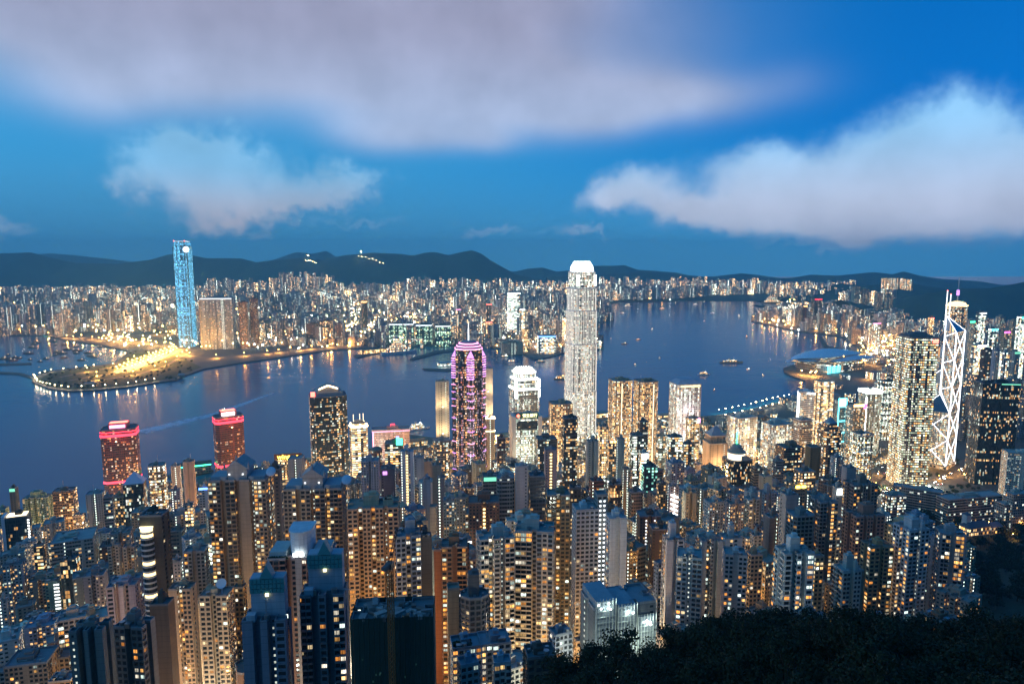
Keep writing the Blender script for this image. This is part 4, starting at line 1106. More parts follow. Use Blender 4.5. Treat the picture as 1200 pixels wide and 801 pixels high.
# beige tower with open gallery and pyramid roof
t = tower('windowless beige tower with an open gallery under a grey pyramid roof', 838, 519, 30, 1040, 'slab', (.52, .38, .28), 'rect', .9, yaw=8, lit=.0, nick='the beige pyramid tower', roof='bare', bright=1.0)
r, w, d, H = t['root'], t['w'], t['d'], t['H']
m = MB()
for k in range(6):
    x = -w * .38 + k * w * .152; m.box(x, -d * .36, H, 1.3, 1.3, 11)
    m.box(-w * .38, -d * .36 + k * d * .144, H, 1.3, 1.3, 11); m.box(w * .38, -d * .36 + k * d * .144, H, 1.3, 1.3, 11)
m.box(0, 0, H, w * .66, d * .62, 11); m.build('gallery', 'concrete', r, (.50, .36, .26))
m = MB(); m.box(0, 0, H + 11, w * .86, d * .82, 2); m.build('cornice', 'concrete', r, (.52, .4, .3))
m = MB(); m.prism(rect(w * .8, d * .76), H + 13, H + 26, 0, 0, poly1=rect(w * .12, d * .12)); m.build('pyramid_roof', 'roofing', r, (.26, .30, .36))
m = MB(); m.bar((0, 0, H + 26), (0, 0, H + 34), .4); m.build('antenna', 'metal', r, (.6, .6, .6))
# curved glass tower with floodlit drum
t = tower('dark curved glass tower topped by a floodlit cream drum and green spire', 864, 539, 40, 930, 'glass', (.05, .06, .08), 'ch', .75, yaw=8, lit=.30, nick='the floodlit drum tower', roof='bare', warm=.7, bright=1.5)
r, w, d, H = t['root'], t['w'], t['d'], t['H']
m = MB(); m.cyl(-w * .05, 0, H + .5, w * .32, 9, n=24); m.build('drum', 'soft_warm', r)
m = MB(); m.cyl(-w * .05, 0, H + 9.6, w * .34, 2, n=24); m.build('drum_cornice', 'concrete', r, (.5, .42, .34))
m = MB(); m.cyl(-w * .05, 0, H + 11.6, w * .28, 5, n=24, r1=w * .22); m.build('drum_tier', 'roofing', r, (.34, .28, .22))
m = MB(); m.dome(-w * .05, 0, H + 16.6, w * .2, 6, n=16); m.build('dome', 'roofing', r, (.3, .27, .25))
m = MB(); m.bar((-w * .05, 0, H + 22), (-w * .05, 0, H + 40), .8); m.build('spire', 'green_light', r)
m = MB(); m.box(w * .12, -d * .34, H, w * .24, d * .2, 7); m.build('machine_room', 'concrete', r, (.45, .4, .34))
for k in range(14):
    m = MB(); m.box(-w / 2 - .3, -d * .3, 12 + k * (H - 16) / 14, .9, 2.4, 2.4); m.build('lamp', 'warm_light', r)
# two white grid blocks
for px, py, wp, Y, lb, nk in ((870, 489, 36, 1200, 'white concrete grid office block with dark roof plant, nearer the water of the two', 'the far white grid block'), (911, 497, 38, 1100, 'white concrete grid office block with blue roof plant, just right of the floodlit drum tower', 'the near white grid block')):
    t = tower(lb, px, py, wp, Y, 'grid', (.62, .61, .58), 'rect', .8, yaw=20, lit=.62, nick=nk, roof='plant', mach=2, mh=6, bright=1.5, warm=.5)
t = tower('white slab whose whole blank face glows, right of the near white grid block', 945, 459, 20, 1330, 'offd', (.75, .75, .78), 'rect', .8, yaw=-20, lit=.3, nick='the glowing white slab', roof='plant', mh=3)
r, w, d, H = t['root'], t['w'], t['d'], t['H']
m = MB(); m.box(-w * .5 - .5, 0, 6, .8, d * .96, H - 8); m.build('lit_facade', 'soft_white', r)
m = MB(); m.box(w * .28, -d / 2 - .5, H - 3, w * .5, .8, 2.2); m.build('light_band', 'white_light', r)
m = MB(); m.box(-w * .46, -d / 2 - .5, 3, 1.6, .8, H - 6); m.build('light_strip', 'white_light', r)
t = tower('office tower with full rows of warm light behind the glowing white slab', 966, 447, 24, 1420, 'band', 'beige', 'rect', .8, yaw=15, lit=.8, nick='the warm row tower', roof='plant', warm=.85)
t = tower('dark pyramid-roofed stepped tower in front of the glowing white slab', 972, 505, 34, 1010, 'offd', (.17, .14, .12), 'ch', .9, yaw=12, lit=.42, nick='the blue pyramid tower', roof='bare', warm=.7)
r, w, d, H = t['root'], t['w'], t['d'], t['H']
for k, s in enumerate((.82, .62)):
    m = MB(); m.prism(chamfer(w * s, d * s, 4 * s), H + 6 * k, H + 6 * k + 6, 0, 0, bay=2.6, fh=3.6); dress(m.build('upper_tier', 'facade', r, (.16, .14, .13)), 'offd', lit=.4, warm=.8)
m = MB(); m.prism(chamfer(w * .56, d * .56, 3), H + 12, H + 22, 0, 0, poly1=ngon(2, 2, 8)); m.build('pyramid_roof', 'roofing', r, (.16, .27, .34))
t = tower('slender neon tower outlined in cyan tubes behind the blue pyramid tower', 985, 470, 14, 1280, 'cool', (.2, .26, .28), 'rect', .8, yaw=10, nick='the cyan neon tower', roof='bare', lit=.3)
r, w, d, H = t['root'], t['w'], t['d'], t['H']
for x in (-.5, .5):
    for z0, z1 in ((H * .42, H + 6),):
        m = MB(); m.bar((x * w, -d / 2 - .5, z0), (x * w, -d / 2 - .5, z1), .8); m.build('light_tube', 'cyan_light', r)
for z in (H + 6, H - 10, H * .72, H * .55, H * .42):
    m = MB(); m.bar((-w / 2, -d / 2 - .5, z), (w / 2, -d / 2 - .5, z), .8); m.build('light_tube', 'cyan_light', r)
m = MB(); m.box(0, -d / 2 - .3, H - 9, w * .8, .4, 14); m.build('screen', 'soft_white', r)
t = tower('grey tower with a bright red roof sign right of the cyan neon tower', 1003, 477, 24, 1260, 'offd', 'grey', 'rect', .8, yaw=12, lit=.35, nick='the red roof-sign tower', mh=4, warm=.7)
r, w, d, H = t['root'], t['w'], t['d'], t['H']
m = MB(); m.box(-2, -d / 2, H + 2, w * .8, 1.2, 4.5); m.build('sign', 'orange_light', r)
m = MB(); m.box(w * .42, -d / 2, H - 2, 6, 1.2, 9); m.build('sign', 'magenta_light', r)
t = tower('white office tower crowned by a blazing white light band', 1020, 458, 28, 1350, 'grid', 'lgrey', 'rect', .8, yaw=8, lit=.5, nick='the blazing white band tower', mh=3, warm=.1, bright=1.2)
r, w, d, H = t['root'], t['w'], t['d'], t['H']
m = MB(); m.prism(rect(w + 1.5, d + 1.5), H - 4, H + 2.2, 0, 0, bottom=True); m.build('light_band', 'white_light', r)
m = MB(); m.box(-w / 2 - .6, -d * .5, H * .2, 2, 1.2, H * .72); m.build('light_strip', 'white_light', r)
t = tower('dark glass office tower beside the blazing white band tower', 1040, 447, 24, 1500, 'cool', 'dark', 'rect', .8, yaw=10, lit=.5, nick='the dark glass neighbour')
t = tower('green-glass bank with exposed roof trusses in front of the white band tower', 1010, 508, 27, 1130, 'cool', (.16, .20, .19), 'n10', .7, yaw=10, lit=.7, nick='the truss bank', warm=.35, bright=1.25)
r, w, d, H = t['root'], t['w'], t['d'], t['H']
for z in (H * .45, H * .72, H - 3):
    for s in (-1, 1):
        m = MB(); m.bar((s * w / 2, -d / 2 - .8, z), (0, -d / 2 - .8, z + 7), .7); m.build('truss', 'metal', r, (.5, .55, .55))
    m = MB(); m.bar((-w / 2, -d / 2 - .8, z), (w / 2, -d / 2 - .8, z), .7); m.build('truss', 'metal', r, (.5, .55, .55))
# black twin glass tower and the white hotel on the right
t = tower('huge black glass tower with scattered rows of lit floors at right, darkest of all', 1167, 449, 58, 1160, 'glass', 'black', 'n10', .6, yaw=-8, lit=.22, nick='the black glass tower', roof='plant', mach=2, mh=4, warm=.7, bright=1.7)
r, w, d, H = t['root'], t['w'], t['d'], t['H']
m = MB(); m.box(w * .25, -d / 2 - .4, H - 1, w * .5, .8, 1.6); m.build('light_band', 'soft_green', r)
t = tower('long white slab of small square windows in front of the black glass tower', 1196, 531, 46, 955, 'aptd', (.62, .60, .58), 'rect', .5, yaw=-14, lit=.35, nick='the white window-grid slab', roof='plant', mach=2, mh=3, near=False, bright=.9, name='hotel', cat='hotel', warm=.3)

# the convention centre: curved wing roofs on a peninsula
p = gnd(971, 431); q = rad(30)
r = empty('convention_centre', (p.x, p.y, 4), q); tag(r, 'convention hall under sweeping grey wing-shaped roofs on the harbour edge', 'convention centre')
register('the wing-roofed hall', p.x, p.y, 330, 200, 60, 4, 968, 420)
m = MB(); m.prism(chamfer(255, 165, 36), 0, 30, 0, 0, bay=8, fh=8); dress(m.build('wall', 'facade', r, (.3, .32, .34)), 'band', lit=.5, warm=.5, bright=1.4)
def wing(z0, L, W, lift, x0, y0, col):
    n, k = 24, 10; V = []
    for i in range(n + 1):
        u = i / n * 2 - 1
        for j in range(k + 1):
            v = j / k * 2 - 1
            ww = W * (1 - abs(u) ** 2.6 * .8)
            V.append((x0 + u * L, y0 + v * ww, z0 + lift * (1 - u * u) * (1 - .55 * v * v) + 9 * abs(u) ** 3 - 6 * v))
    F = [(i * (k + 1) + j, (i + 1) * (k + 1) + j, (i + 1) * (k + 1) + j + 1, i * (k + 1) + j + 1) for i in range(n) for j in range(k)]
    N = len(V); V2 = V + [(a, b, c - 1.5) for a, b, c in V]
    F += [tuple(N + x for x in f[::-1]) for f in F]
    me = bpy.data.meshes.new('roof'); me.from_pydata(V2, [], F); me.materials.append(MATS['paint']); me.polygons.foreach_set('use_smooth', [True] * len(F))
    put('wing_roof', me, r, col)
wing(36, 178, 84, 36, 0, 12, (.74, .78, .84)); wing(28, 142, 44, 26, 38, -62, (.68, .72, .80)); wing(33, 68, 56, 12, -142, 8, (.7, .74, .8))
for x in (-118, -92, -66): emis_box({'root': r}, 'light_panel', 'cyan_light', x, -84, 2, 18, 2, 24)

# government offices and the mansion in its garden, right
def low_block(label, px, py, wpx, Y, h, yaw, dr, sty='off', col='lgrey', lit=.5, nick=None, name='office_block', cat='office block', roofcol=None, warm=.3, bright=None):
    P = at(px, py, Y); s = mpp(px, py, Y); w = wpx * s; d = w * dr
    zb = min(P.z - h, tz(P.x, P.y + d / 2) - 1)
    r = empty(name, (P.x, Y + d / 2 * .6, zb), rad(yaw)); tag(r, label, cat)
    H = P.z - zb; c = CLR[col] if isinstance(col, str) else col
    m = MB(); S = STY[sty]; m.prism(rect(w, d), 0, H, 0, None, bay=S[0], fh=S[1]); dress(m.build('wall', 'facade', r, c), sty, lit=lit, warm=warm, bright=bright)
    roof_parts(r, rect(w, d), H, w, d, c, 'plant', 1, 3, R.randint(0, 9999))
    register(nick or label, P.x, Y + d / 2, w, d, P.z, zb, px, py)
    return dict(root=r, w=w, d=d, H=H)
low_block('long low office wing with bright window strips below the X-braced tower, slanting left', 1078, 573, 50, 930, 20, -32, .25, 'offd', lit=.2, nick='the slanting office wing')
low_block('long low office wing with a green roof garden in front of the black glass tower', 1140, 582, 76, 900, 20, 12, .22, 'offd', lit=.25, nick='the roof-garden office wing')
low_block('small cluster block with white-lit eaves left of the slanting office wing', 1050, 580, 22, 880, 12, 10, .6, lit=.4, nick='the eaves block')
low_block('low flat-roofed museum left of the dark garden trees', 1010, 585, 34, 860, 10, 8, .5, lit=.4, nick='the low museum', warm=.8)
P = at(1143, 612, 800); r = empty('mansion', (P.x, P.y, P.z - 14), rad(14)); tag(r, 'cream colonial mansion with a square tower and warm lit arcades among dark trees', 'mansion')
register('the lit mansion', P.x, P.y, 46, 20, P.z, P.z - 14, 1143, 605)
m = MB(); m.prism(rect(34, 14), 0, 11, 0, None, bay=3, fh=5); dress(m.build('wall', 'facade', r, (.62, .56, .42)), 'gold', lit=.6)
m = MB(); m.prism(rect(36, 16), 11, 16, 0, 0, poly1=rect(26, 1)); m.build('roof', 'roofing', r, (.10, .11, .14))
m = MB(); m.box(-11, 3, 0, 7, 7, 25); m.build('tower', 'concrete', r, (.62, .62, .6))
m = MB(); m.prism([(-11 + a, 3 + b) for a, b in rect(8, 8)], 25, 28, 0, 0, poly1=[(-11 + a, 3 + b) for a, b in rect(1, 1)]); m.build('tower_roof', 'roofing', r, (.13, .14, .17))
m = MB(); m.prism([(26 + a, -2 + b) for a, b in rect(18, 12)], 0, 9, 0, 0, bay=3, fh=4.5); dress(m.build('side_wing', 'facade', r, (.58, .55, .44)), 'gold', lit=.5)
m = MB(); m.prism([(26 + a, -2 + b) for a, b in rect(19, 13)], 9, 13, 0, 0, poly1=[(26 + a, -2 + b) for a, b in rect(14, 1)]); m.build('side_roof', 'roofing', r, (.14, .16, .2))
for px, py, nk, lb in ((1110, 618, 'a', 'small pale villa with lit windows left of the colonial mansion'), (1186, 590, 'b', 'low white pavilion with a long pale roof right of the mansion'), (1196, 578, 'c', 'long pale low hall beneath the white window-grid slab')):
    low_block(lb, px, py, 26 if nk != 'a' else 16, 830, 6, 10, .5, 'gold', 'lgrey', .25, nick=lb, name='villa', cat='villa')

# floodlit facades: an added lamp on a made-up bracket washes each wall
def flood(nick, fr, watts, col=(1, .78, .48)):
    t = next(t for t in TOWERS if t['nick'] == nick); r = next(o for o in bpy.data.objects if o.type == 'EMPTY' and abs(o.location.x - t['x']) < .01 and abs(o.location.y - t['y']) < .01)
    wl = next(c for c in r.children if c.name.startswith(('wall', 'prism')))
    ys = min(v.co.y for v in wl.data.vertices); H = t['zt'] - t['zb']
    for f in fr:
        m = MB(); m.bar((0, ys, f * H), (0, ys - 13, f * H - 3), .2); br = m.build('added_bracket', 'metal', r, (.3, .3, .3))
        m = MB(); m.box(0, ys - 13, f * H - 4, 2.2, 1.2, .9); m.build('floodlight', 'warm_light', br)
        lt = bpy.data.lights.new('floodlight', 'POINT'); lt.energy = watts; lt.color = col; lt.shadow_soft_size = .8
        lo = bpy.data.objects.new('floodlight', lt); COL.objects.link(lo); lo.parent = r; lo.location = (0, ys - 14.5, f * H - 2)
flood('the left cream slab', (.55, .8), 16000); flood('the right cream slab', (.6, .82), 16000); flood('the beige pyramid tower', (.45, .75), 20000, (1, .66, .38))
flood('the green-sign bank', (.35, .65), 14000, (1, .9, .65)); flood('the far white grid block', (.5, .8), 11000, (1, .92, .75)); flood('the near white grid block', (.5, .8), 11000, (1, .92, .75)); flood('the white porthole tower', (.4, .7), 14000, (.92, .86, 1))
flood('the red tower with the glaring sign', (.92,), 7000, (1, .06, .12)); flood('the red-banded tower', (.92,), 6000, (1, .06, .1))

# ------------------------------------------------------------------ the towers on the slope and in the business district
# label, px, py, width px, distance, style, colour, plan, depth ratio, yaw, extra
LIST = [
 # nearest row
 ('near dark tower with teal side walls and a terraced roof at bottom left', 107, 738, 54, 268, 'apt', (.13, .16, .16), 'n21', .7, 6, dict(lit=.10, nick='the near teal-sided tower', look='balc')),
 ('near mauve and teal tower with a lit roof terrace, right of the near teal-sided tower', 158, 734, 50, 285, 'apt', (.17, .17, .18), 'n11', .7, -6, dict(lit=.16, nick='the roof-terrace tower', mach=2)),
 ('dark red-brown plain tower behind the roof-terrace tower', 190, 708, 30, 335, 'slab', (.11, .07, .06), 'rect', .8, 4, dict(lit=.22, nick='the dark red plain tower')),
 ('beige tower with one column of bright flats, left one of the beige row', 214, 690, 34, 375, 'apt', 'tan', 'n10', .7, 3, dict(lit=.26, nick='the beige bright-column tower')),
 ('beige tower of paired small square windows with lit stairs in the middle', 254, 697, 42, 370, 'aptd', 'beige', 'n10', .7, 2, dict(lit=.12, nick='the paired-window beige tower', roof='dish', mach=2)),
 ('ochre-lit narrow tower squeezed beside the paired-window beige tower', 281, 688, 16, 385, 'apt', (.34, .24, .12), 'rect', .9, 2, dict(lit=.4, nick='the narrow ochre tower')),
 ('narrow pinkish slab peeping out left of the beige bright-column tower', 202, 686, 10, 420, 'slab', 'pink', 'rect', .9, 8, dict(lit=.2, nick='the narrow pink slab')),
 ('brick-red terrace tower with white curved roof drum and bright green-white floodlights', 355, 652, 84, 350, 'apt', (.26, .17, .15), 'n21', .55, 4, dict(lit=.10, nick='the white-drum brick tower', roof='bare')),
 ('bluish tower with dark east end and tall blank roof core, left of the brown flats', 478, 628, 30, 385, 'aptd', (.26, .33, .42), 'n11', .8, 12, dict(lit=.22, nick='the blue-grey core tower', mh=9)),
 ('blackish tower wall adjoining the blue-grey core tower', 497, 630, 18, 395, 'slab', (.07, .085, .11), 'rect', .9, 12, dict(lit=.05, nick='the blackish adjoining tower')),
 ('cream tower with stepped bays and a green-lit plant room on its roof', 438, 594, 62, 425, 'aptd', (.47, .40, .29), 'n31', .6, 8, dict(lit=.20, nick='the cream stepped tower', mh=7, mach=3)),
 ('brown flats with orange floor bands and a gabled rust roof', 533, 640, 31, 400, 'apt', (.25, .14, .10), 'n10', .8, 3, dict(lit=.24, nick='the brown banded flats', look='balc', mh=6)),
 ('thin orange brick strip of a tower left of the brown banded flats', 513, 645, 9, 430, 'slab', (.36, .16, .09), 'rect', 1.2, 3, dict(lit=.2, nick='the orange brick strip')),
 ('tan blank-walled slab with a dotted white stair light down its edge', 531, 690, 15, 335, 'slab', (.40, .29, .18), 'rect', 1.0, 10, dict(lit=.0, nick='the tan blank slab', roof='bare')),
 ('dark grey octagonal flats with a tall dark core, beside the tan blank slab', 556, 700, 36, 330, 'apt', (.11, .115, .13), 'oct', .8, 8, dict(lit=.06, nick='the dark octagonal flats', mh=12)),
 ('white balconied tower, left of the sawtooth-roofed pair', 580, 630, 46, 395, 'apt', (.40, .45, .50), 'n21', .7, 12, dict(lit=.24, nick='the left balconied tower', look='balc', mach=2, mh=6)),
 ('white balconied tower, right of the sawtooth-roofed pair, with a higher roof', 627, 622, 46, 402, 'apt', (.43, .45, .47), 'n11', .7, -6, dict(lit=.22, nick='the right balconied tower', look='balc', mach=2, mh=7)),
 ('dark slim tower with olive lower walls and steel beams on its roof', 654, 580, 28, 445, 'aptd', (.19, .17, .11), 'n10', .8, 0, dict(lit=.20, nick='the olive beam-roofed tower')),
 ('black slim tower with orange-lit rooms, tucked against the olive beam-roofed tower', 674, 572, 14, 470, 'aptd', (.06, .06, .065), 'rect', 1.0, 0, dict(lit=.22, nick='the black slim tower')),
 ('pale blue-white tower, left wing with frame on the roof and many lit flats', 686, 597, 32, 425, 'aptd', (.46, .54, .62), 'rect', .8, 8, dict(lit=.24, nick='the blue-white left wing', mh=3)),
 ('grey-blue stair tower with two dotted columns of tiny white lights', 704, 580, 16, 428, 'stair', (.22, .27, .33), 'rect', 1.2, 8, dict(lit=.02, nick='the dotted stair tower', roof='bare')),
 ('pale blue-white tower, right wing with glass-walled roof terrace', 722, 607, 26, 418, 'apt', (.46, .53, .60), 'n10', .9, 8, dict(lit=.2, nick='the blue-white right wing', mh=4)),
 ('white twin-pronged flats with lit green roof, left of the white slab group', 808, 652, 30, 385, 'aptd', (.46, .48, .54), 'n10', .9, -14, dict(lit=.12, nick='the twin-pronged white flats', mh=3)),
 ('white tower with high blank core, left end of the white slab group', 789, 632, 26, 430, 'apt', (.46, .50, .56), 'n11', .8, 6, dict(lit=.2, nick='the left blank-core tower', mh=11)),
 ('greyish tower with greenish lit flats between two white blank cores', 832, 634, 32, 445, 'apt', (.40, .39, .40), 'n21', .8, 2, dict(lit=.26, nick='the greyish middle tower', mh=4)),
 ('white tower with a big blank core, right end of the white slab group', 856, 630, 28, 445, 'slab', (.44, .46, .52), 'rect', .8, 8, dict(lit=.12, nick='the right blank-core tower', mh=9)),
 ('white flats with a fire-orange lit roof terrace', 861, 650, 30, 400, 'aptd', (.45, .47, .53), 'n10', .9, -10, dict(lit=.12, nick='the orange-roof flats', mh=2)),
 ('bluish white flats with a lit glazed top storey in front of the green-tinted terraces', 931, 648, 48, 372, 'apt', (.50, .56, .62), 'n21', .7, 4, dict(lit=.22, nick='the glazed-top white flats', mh=9, look='balc')),
 ('white house-like tower with one tall solid core at the forest edge', 993, 668, 34, 400, 'apt', (.40, .44, .48), 'n10', .8, 8, dict(lit=.08, nick='the solid-core white house', mh=9, mach=2)),
 ('golden tan tower with ochre-lit flats right of the solid-core white house', 1028, 640, 40, 455, 'aptd', (.38, .28, .16), 'n11', .7, 4, dict(lit=.34, nick='the golden tan tower')),
 ('tan narrow tower with orange-lit windows beside the glazed-top white flats', 958, 652, 16, 420, 'aptd', (.36, .27, .17), 'rect', 1.0, 8, dict(lit=.3, nick='the tan narrow tower')),
 ('white-flanked tower with dark window columns, left of the right-hand pair above the forest', 1068, 620, 44, 452, 'aptd', (.48, .50, .54), 'n11', .9, 12, dict(lit=.26, nick='the white-flanked tower', mach=2, mh=7, near=True)),
 ('greyish mauve tower with a bent front, right of the right-hand pair above the forest', 1114, 626, 38, 462, 'apt', (.36, .34, .38), 'n10', .8, -16, dict(lit=.26, nick='the bent mauve tower', mh=5, near=True)),
 ('brown terraced flats with stepped roofs, the nearer of two alike', 1012, 604, 50, 500, 'aptd', (.27, .19, .16), 'n21', .7, 8, dict(lit=.14, nick='the nearer brown terrace', mh=8, near=True)),
 ('brown terraced flats with stepped roofs, the farther of two alike', 1008, 568, 42, 575, 'aptd', (.27, .20, .17), 'n21', .7, 8, dict(lit=.16, nick='the farther brown terrace', mh=7, near=True)),
 ('dark green-tinted terrace tower with curved balconies', 938, 604, 38, 470, 'apt', (.16, .20, .21), 'ch', .8, 8, dict(lit=.14, nick='the green-tinted terraces', look='balc', near=True)),
 ('blank bluish core tower rising just behind the green-tinted terraces', 925, 580, 22, 500, 'slab', (.28, .31, .35), 'rect', .9, 8, dict(lit=.08, nick='the bluish core tower', mh=3)),
 ('slate tower with two lit columns of flats right of the green-tinted terraces', 966, 588, 32, 500, 'apt', (.24, .26, .29), 'n11', .9, 8, dict(lit=.30, nick='the slate lit-column tower', near=True)),
 ('tall brown pier of a tower with ochre balconies', 906, 606, 22, 520, 'slab', (.27, .21, .17), 'n10', .9, 6, dict(lit=.3, nick='the brown pier tower')),
 # second row
 ('ornate gold-lit narrow apartment tower with a crown-like roof', 738, 645, 20, 520, 'apt', (.36, .26, .16), 'ch', .9, 6, dict(lit=.35, nick='the ornate gold tower', mh=5)),
 ('dark red apartment tower with a double column of white lights', 760, 604, 30, 590, 'stair', (.15, .07, .06), 'n10', .8, 2, dict(lit=.05, nick='the double light-column tower')),
 ('dark brown apartment tower with one bright dotted edge', 772, 620, 24, 540, 'stair', (.10, .08, .07), 'rect', .9, 2, dict(lit=.06, nick='the dotted-edge brown tower')),
 ('white flats with blue roof, leftmost of the pale mid-slope row', 836, 588, 24, 590, 'apt', (.44, .46, .50), 'n10', .8, 14, dict(lit=.26, nick='the leftmost pale flats', mh=4)),
 ('grey flats with lit bays, second of the pale mid-slope row', 860, 590, 24, 600, 'apt', (.33, .33, .34), 'n10', .8, 14, dict(lit=.26, nick='the second pale flats')),
 ('tall pale flats with a dark tank roof, third of the pale mid-slope row', 881, 585, 20, 605, 'apt', (.40, .41, .44), 'n10', .8, 14, dict(lit=.2, nick='the third pale flats', mh=6)),
 ('pale flats with a wide stepped roof, rightmost of the pale mid-slope row', 899, 578, 22, 640, 'apt', (.36, .37, .40), 'n11', .8, 14, dict(lit=.24, nick='the rightmost pale flats', mh=8)),
 ('small pale flats with three rows of white stair lights under the orange-roof flats', 886, 628, 14, 510, 'stair', (.42, .43, .46), 'rect', .9, 8, dict(lit=.1, nick='the small stair-lit flats')),
 ('low buff block with a green-lit rooftop under the small stair-lit flats', 884, 650, 20, 440, 'dim', (.42, .34, .24), 'rect', .8, 8, dict(lit=.2, nick='the low buff block')),
 ('grey tower of pale floor bands left of a windowless pier', 592, 560, 22, 590, 'offd', (.27, .31, .35), 'ch', .8, 6, dict(lit=.18, nick='the floor-banded tower')),
 ('windowless pale concrete pier standing between two dark towers', 611, 546, 15, 585, 'slab', (.46, .49, .52), 'rect', .9, 6, dict(lit=.0, nick='the windowless pier', roof='plant', mh=2)),
 ('dark tower with a pale frame right of the windowless pier', 629, 558, 20, 590, 'offd', (.11, .12, .14), 'rect', .9, 6, dict(lit=.16, nick='the dark framed tower', warm=.8)),
 ('brown brick hotel tower with a ladder of yellow lights up its centre', 567, 588, 36, 560, 'apt', (.24, .13, .09), 'n10', .7, 4, dict(lit=.08, nick='the yellow-ladder brick hotel', name='hotel', cat='hotel', mh=6)),
 ('white slab with a central column of yellow lights, tall and slender', 477, 529, 16, 745, 'stair', (.56, .57, .62), 'n10', .8, 4, dict(lit=.2, nick='the yellow-column white slab')),
 ('lavender slab with twin columns of lit stairs left of the yellow-column white slab', 434, 540, 22, 725, 'stair', (.42, .39, .44), 'n10', .8, 6, dict(lit=.08, nick='the lavender stair slab')),
 ('dark lavender block with a violet shop sign on top', 455, 549, 18, 750, 'slab', (.22, .20, .25), 'rect', .9, 6, dict(lit=.1, nick='the violet-sign block', extra='violet')),
 ('slim blue slab tower right of the yellow-column white slab', 500, 562, 9, 660, 'slab', (.20, .28, .44), 'rect', 1.0, 6, dict(lit=.1, nick='the slim blue slab')),
 ('slim tan slab tower with a dark cap', 512, 545, 11, 700, 'slab', (.36, .30, .25), 'rect', 1.0, 6, dict(lit=.15, nick='the dark-capped tan slab')),
 ('tall pencil-thin beige pier without windows', 508, 594, 9, 560, 'slab', (.47, .40, .34), 'rect', 1.0, 4, dict(lit=.0, nick='the pencil pier', roof='bare')),
 ('slim dark tower with one dotted light column, below the left cream slab', 517, 560, 9, 640, 'stair', (.26, .24, .26), 'rect', 1.0, 4, dict(lit=.1, nick='the one-column slim tower')),
 ('bluish grid-fronted block below the star tower', 526, 586, 13, 600, 'aptd', (.36, .38, .44), 'rect', .9, 6, dict(lit=.2, nick='the bluish grid block')),
 ('pale slim block beside the bluish grid block', 540, 583, 11, 620, 'apt', (.38, .38, .38), 'rect', .9, 6, dict(lit=.2, nick='the pale slim block')),
 ('grey block with a green-glowing roof behind the brick hotel', 575, 558, 20, 660, 'offd', (.22, .23, .24), 'rect', .8, 6, dict(lit=.12, nick='the green-glow block', extra='green')),
 ('lavender pier tower with a single warm dotted column beside the bank', 645, 527, 15, 740, 'stair', (.40, .33, .36), 'rect', .9, 4, dict(lit=.02, nick='the warm dotted pier')),
 ('dark banded office tower with a stepped top left of the tallest white skyscraper', 668, 490, 19, 900, 'offd', (.07, .07, .075), 'ch', .9, 6, dict(lit=.40, nick='the stepped dark office', warm=.75)),
 ('tan stone office block with lit roof just left of the tallest white skyscraper', 657, 473, 30, 1150, 'gold', (.36, .29, .23), 'ch', .8, 10, dict(lit=.55, nick='the tan stone office')),
 ('dark low office with blue roof right of the green-sign bank', 640, 514, 26, 960, 'offd', (.12, .13, .15), 'rect', .8, 8, dict(lit=.4, nick='the dark blue-roof office')),
 ('twin windowless grey blocks below the tallest white skyscraper', 694, 517, 15, 880, 'slab', (.42, .42, .43), 'n10', .8, 6, dict(lit=.02, nick='the grey windowless twins')),
 ('gold-curtained slim office with a pale frame', 707, 499, 12, 930, 'gold', (.5, .47, .42), 'rect', .9, 6, dict(lit=.8, nick='the gold-curtained office')),
 ('pinkish narrow block topped by two orange lamps', 718, 519, 13, 900, 'gold', (.42, .32, .28), 'rect', .9, 6, dict(lit=.5, nick='the orange-lamp block', extra='orange')),
 ('blank grey pier tower right of the orange-lamp block', 727, 514, 10, 860, 'slab', (.33, .37, .38), 'rect', 1.0, 6, dict(lit=.0, nick='the blank grey pier')),
 ('glass office with lit green floors in front of the right curved twin', 746, 510, 17, 900, 'cool', (.13, .18, .18), 'rect', .9, 6, dict(lit=.55, nick='the green-floored office')),
 ('dark stepped office with white dots against the right curved twin', 754, 494, 13, 960, 'offd', (.09, .10, .12), 'ch', .9, 6, dict(lit=.3, nick='the dark stepped office')),
 ('narrow tower with a blinding white lit top', 755, 531, 12, 850, 'band', (.55, .56, .55), 'rect', .9, 6, dict(lit=.7, nick='the blinding white top', extra='white')),
 ('black office with rows of teal light', 761, 547, 19, 800, 'cool', (.04, .05, .055), 'rect', .9, 4, dict(lit=.45, nick='the teal-row office', tint=(.45, 1.0, .95))),
 ('green-grey office block right of the right curved twin', 776, 511, 15, 980, 'offd', (.25, .29, .28), 'rect', .8, 6, dict(lit=.45, nick='the green-grey office')),
 ('glass office with a slanted bright top below the white porthole tower', 790, 512, 22, 950, 'cool', (.18, .21, .20), 'ch', .8, 6, dict(lit=.6, nick='the slant-topped office', warm=.4)),
 ('dark office with white floor lines right of the slant-topped office', 806, 520, 14, 930, 'offd', (.10, .11, .12), 'rect', .8, 6, dict(lit=.5, nick='the white-lined office')),
 ('low orange-glowing glass block with reflections', 721, 568, 18, 750, 'glass', (.16, .10, .06), 'ch', .8, 10, dict(lit=.6, nick='the orange glass block', warm=1.0)),
 ('slim beige art-deco tower with green flanks', 733, 549, 10, 760, 'stair', (.40, .34, .27), 'ch', .9, 6, dict(lit=.05, nick='the art-deco slim tower', mh=4)),
 ('brick-red block with a dark roof garden', 699, 563, 18, 720, 'dim', (.26, .10, .07), 'rect', .8, 10, dict(lit=.15, nick='the brick-red block')),
 ('low brown office with one lit strip', 745, 577, 16, 700, 'dim', (.22, .18, .16), 'rect', .8, 8, dict(lit=.2, nick='the low brown office')),
